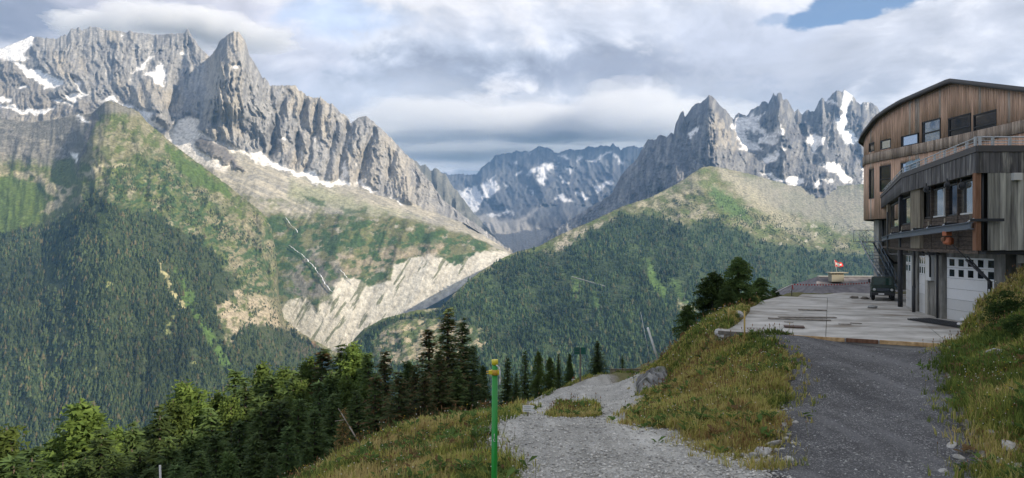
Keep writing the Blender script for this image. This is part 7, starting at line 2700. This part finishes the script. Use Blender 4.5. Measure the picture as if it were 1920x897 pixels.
SM = [rock_mesh(i, 2) for i in range(8)]
big = [rock_mesh(20 + i, 5, 0.9, 1.0, 1.0) for i in range(4)]
M_crag = streak_mat('dark_grey_crag', (0.11, 0.11, 0.11), (0.30, 0.295, 0.28), scale=(2.5, 2.5, 1.2), obj_var=0.15, extra=(0.12, 0.13, 0.08))
for b_ in big:
    b_.materials.clear()
    b_.materials.append(M_crag)
GRk = 'grey rock outcrops in the cut bank above the track'
for (px, py, Y, s_, rot, lb, m) in (((1222), 735, 31.5, (0.8, 1.5, 1.4), 0.5, 'large grey rock outcrop in the bank just above the track', 0), (1240, 708, 35.5, (0.8, 1.3, 1.0), 1.1, 'upper grey rock of the outcrop, under the white pole', 1), (1206, 762, 29.0, (0.45, 0.8, 0.55), 2.0, 'low dark rock at the foot of the outcrop', 2), (1256, 676, 37.5, (0.5, 0.9, 0.45), 0.2, 'small grey rock on the lip of the bank above the outcrop', 3)):
    o = obj('rock_outcrop', big[m], None)
    o.location = P(px, py, Y)
    o.scale = s_
    o.rotation_euler = (0.25, 0.45, rot)
    o['label'] = lb
    o['category'] = 'rock'
    o['group'] = GRk


def stone(px, py, size, label, group, seed):
    x, y, z = spot(px, py)
    o = obj('stone', SM[seed % 8], None)
    o.location = (x, y, z + size * 0.22)
    o.scale = (size, size * (0.6 + 0.5 * ((seed * 37) % 10) / 10), size * (0.55 + 0.4 * ((seed * 13) % 10) / 10))
    o.rotation_euler = (0.2 * ((seed * 7) % 5 - 2), 0.15 * ((seed * 11) % 5 - 2), seed * 1.7)
    o['label'] = label
    o['category'] = 'stone'
    o['group'] = group


g1, l1 = 'pale stones along the left edge of the dark road', 'pale stone lying between the grass bank and the left edge of the dark road'
for i, (px, py, s_) in enumerate(((1449, 836, .16), (1430, 853, .16), (1411, 857, .11), (1372, 847, .10), (1398, 858, .09), (1480, 867, .10), (1492, 795, .09), (1470, 800, .08), (1462, 812, .09), (1476, 818, .08), (1455, 822, .09), (1440, 845, .08), (1466, 788, .07), (1474, 826, .07), (1488, 835, .07), (1445, 862, .07), (1458, 846, .06), (1472, 770, .06), (1420, 866, .06), (1350, 840, .07), (1336, 852, .06), (1468, 845, .06))):
    stone(px, py, s_ * 1.35, l1, g1, i)
g2, l2 = 'pale stones along the right edge of the dark road', 'pale stone lying at the right edge of the dark road below the bank'
for i, (px, py, s_) in enumerate(((1783, 840, .12), (1800, 862, .09), (1768, 888, .10), (1832, 797, .09), (1868, 818, .13), (1892, 803, .14), (1905, 775, .15), (1895, 845, .16), (1850, 838, .09), (1820, 760, .08), (1812, 742, .07), (1872, 870, .10), (1840, 870, .08), (1860, 850, .07), (1798, 720, .06), (1785, 690, .07), (1845, 815, .07), (1905, 880, .10), (1815, 850, .07), (1780, 655, .08), (1770, 650, .07), (1790, 662, .07))):
    stone(px, py, s_ * 1.5, l2, g2, i + 30)
g3, l3 = 'single pale stones on the dark road', 'small pale stone lying alone on the dark road surface'
for i, (px, py, s_) in enumerate(((1557, 777, .06), (1672, 782, .055), (1690, 797, .05), (1688, 802, .05), (1634, 835, .06), (1610, 725, .06), (1636, 705, .06), (1730, 745, .05), (1500, 670, .06), (1690, 680, .05), (1648, 775, .05), (1600, 818, .05), (1700, 878, .07), (1535, 845, .05), (1584, 700, .05), (1660, 640, .06))):
    stone(px, py, s_, l3, g3, i + 60)
g4, l4 = 'larger grey stones on the pale gravel', 'grey stone standing out of the pale gravel at the junction'
for i, (px, py, s_) in enumerate(((1073, 862, .12), (1168, 839, .07), (1255, 848, .10), (1028, 853, .07), (1130, 797, .08), (1005, 800, .08), (1200, 815, .07), (1283, 865, .08), (1240, 880, .07), (960, 845, .06), (1100, 880, .06), (1180, 885, .06), (1052, 823, .06), (1320, 870, .09), (1225, 830, .06), (985, 880, .06))):
    stone(px, py, s_, l4, g4, i + 90)
stone(1352, 630, 0.38, 'large pale boulder at the front left corner of the yard', 'boulders at the edge of the yard', 3)
stone(1384, 594, 0.36, 'pale flat rock in the grass left of the yard, behind the tall stake', 'boulders at the edge of the yard', 5)
stone(1404, 598, 0.3, 'small pale rock against the left edge of the yard', 'boulders at the edge of the yard', 6)
stone(1862, 672, 0.42, 'long grey rock lying on the right hand bank', 'boulders at the edge of the yard', 2)
# pale gallery of the rack railway across the wooded slope
rg_ = thing('railway_gallery', 'long thin pale roofed gallery crossing the wooded mountain on the right', 'gallery', surf(C, 1103, 531))
pa, pb = surf(C, 1071, 521), surf(C, 1136, 541)
c_ = surf(C, 1103, 531)
for dz_, wd_, mt_2, nm_ in ((9, 7, M_paleconc, 'gallery_roof'), (5, 5, M_concrete, 'gallery_wall')):
    a, b = Vector(pa - c_) + Vector((0, -10, dz_)), Vector(pb - c_) + Vector((0, -10, dz_))
    d = b - a
    o = obj(nm_, boxmesh((1, 1, 1), mt_2), None, rg_)
    o.location = (a + b) / 2
    o.scale = (d.length, wd_ * 0.6, 2.6)
    o.rotation_euler = d.to_track_quat('X', 'Z').to_euler()
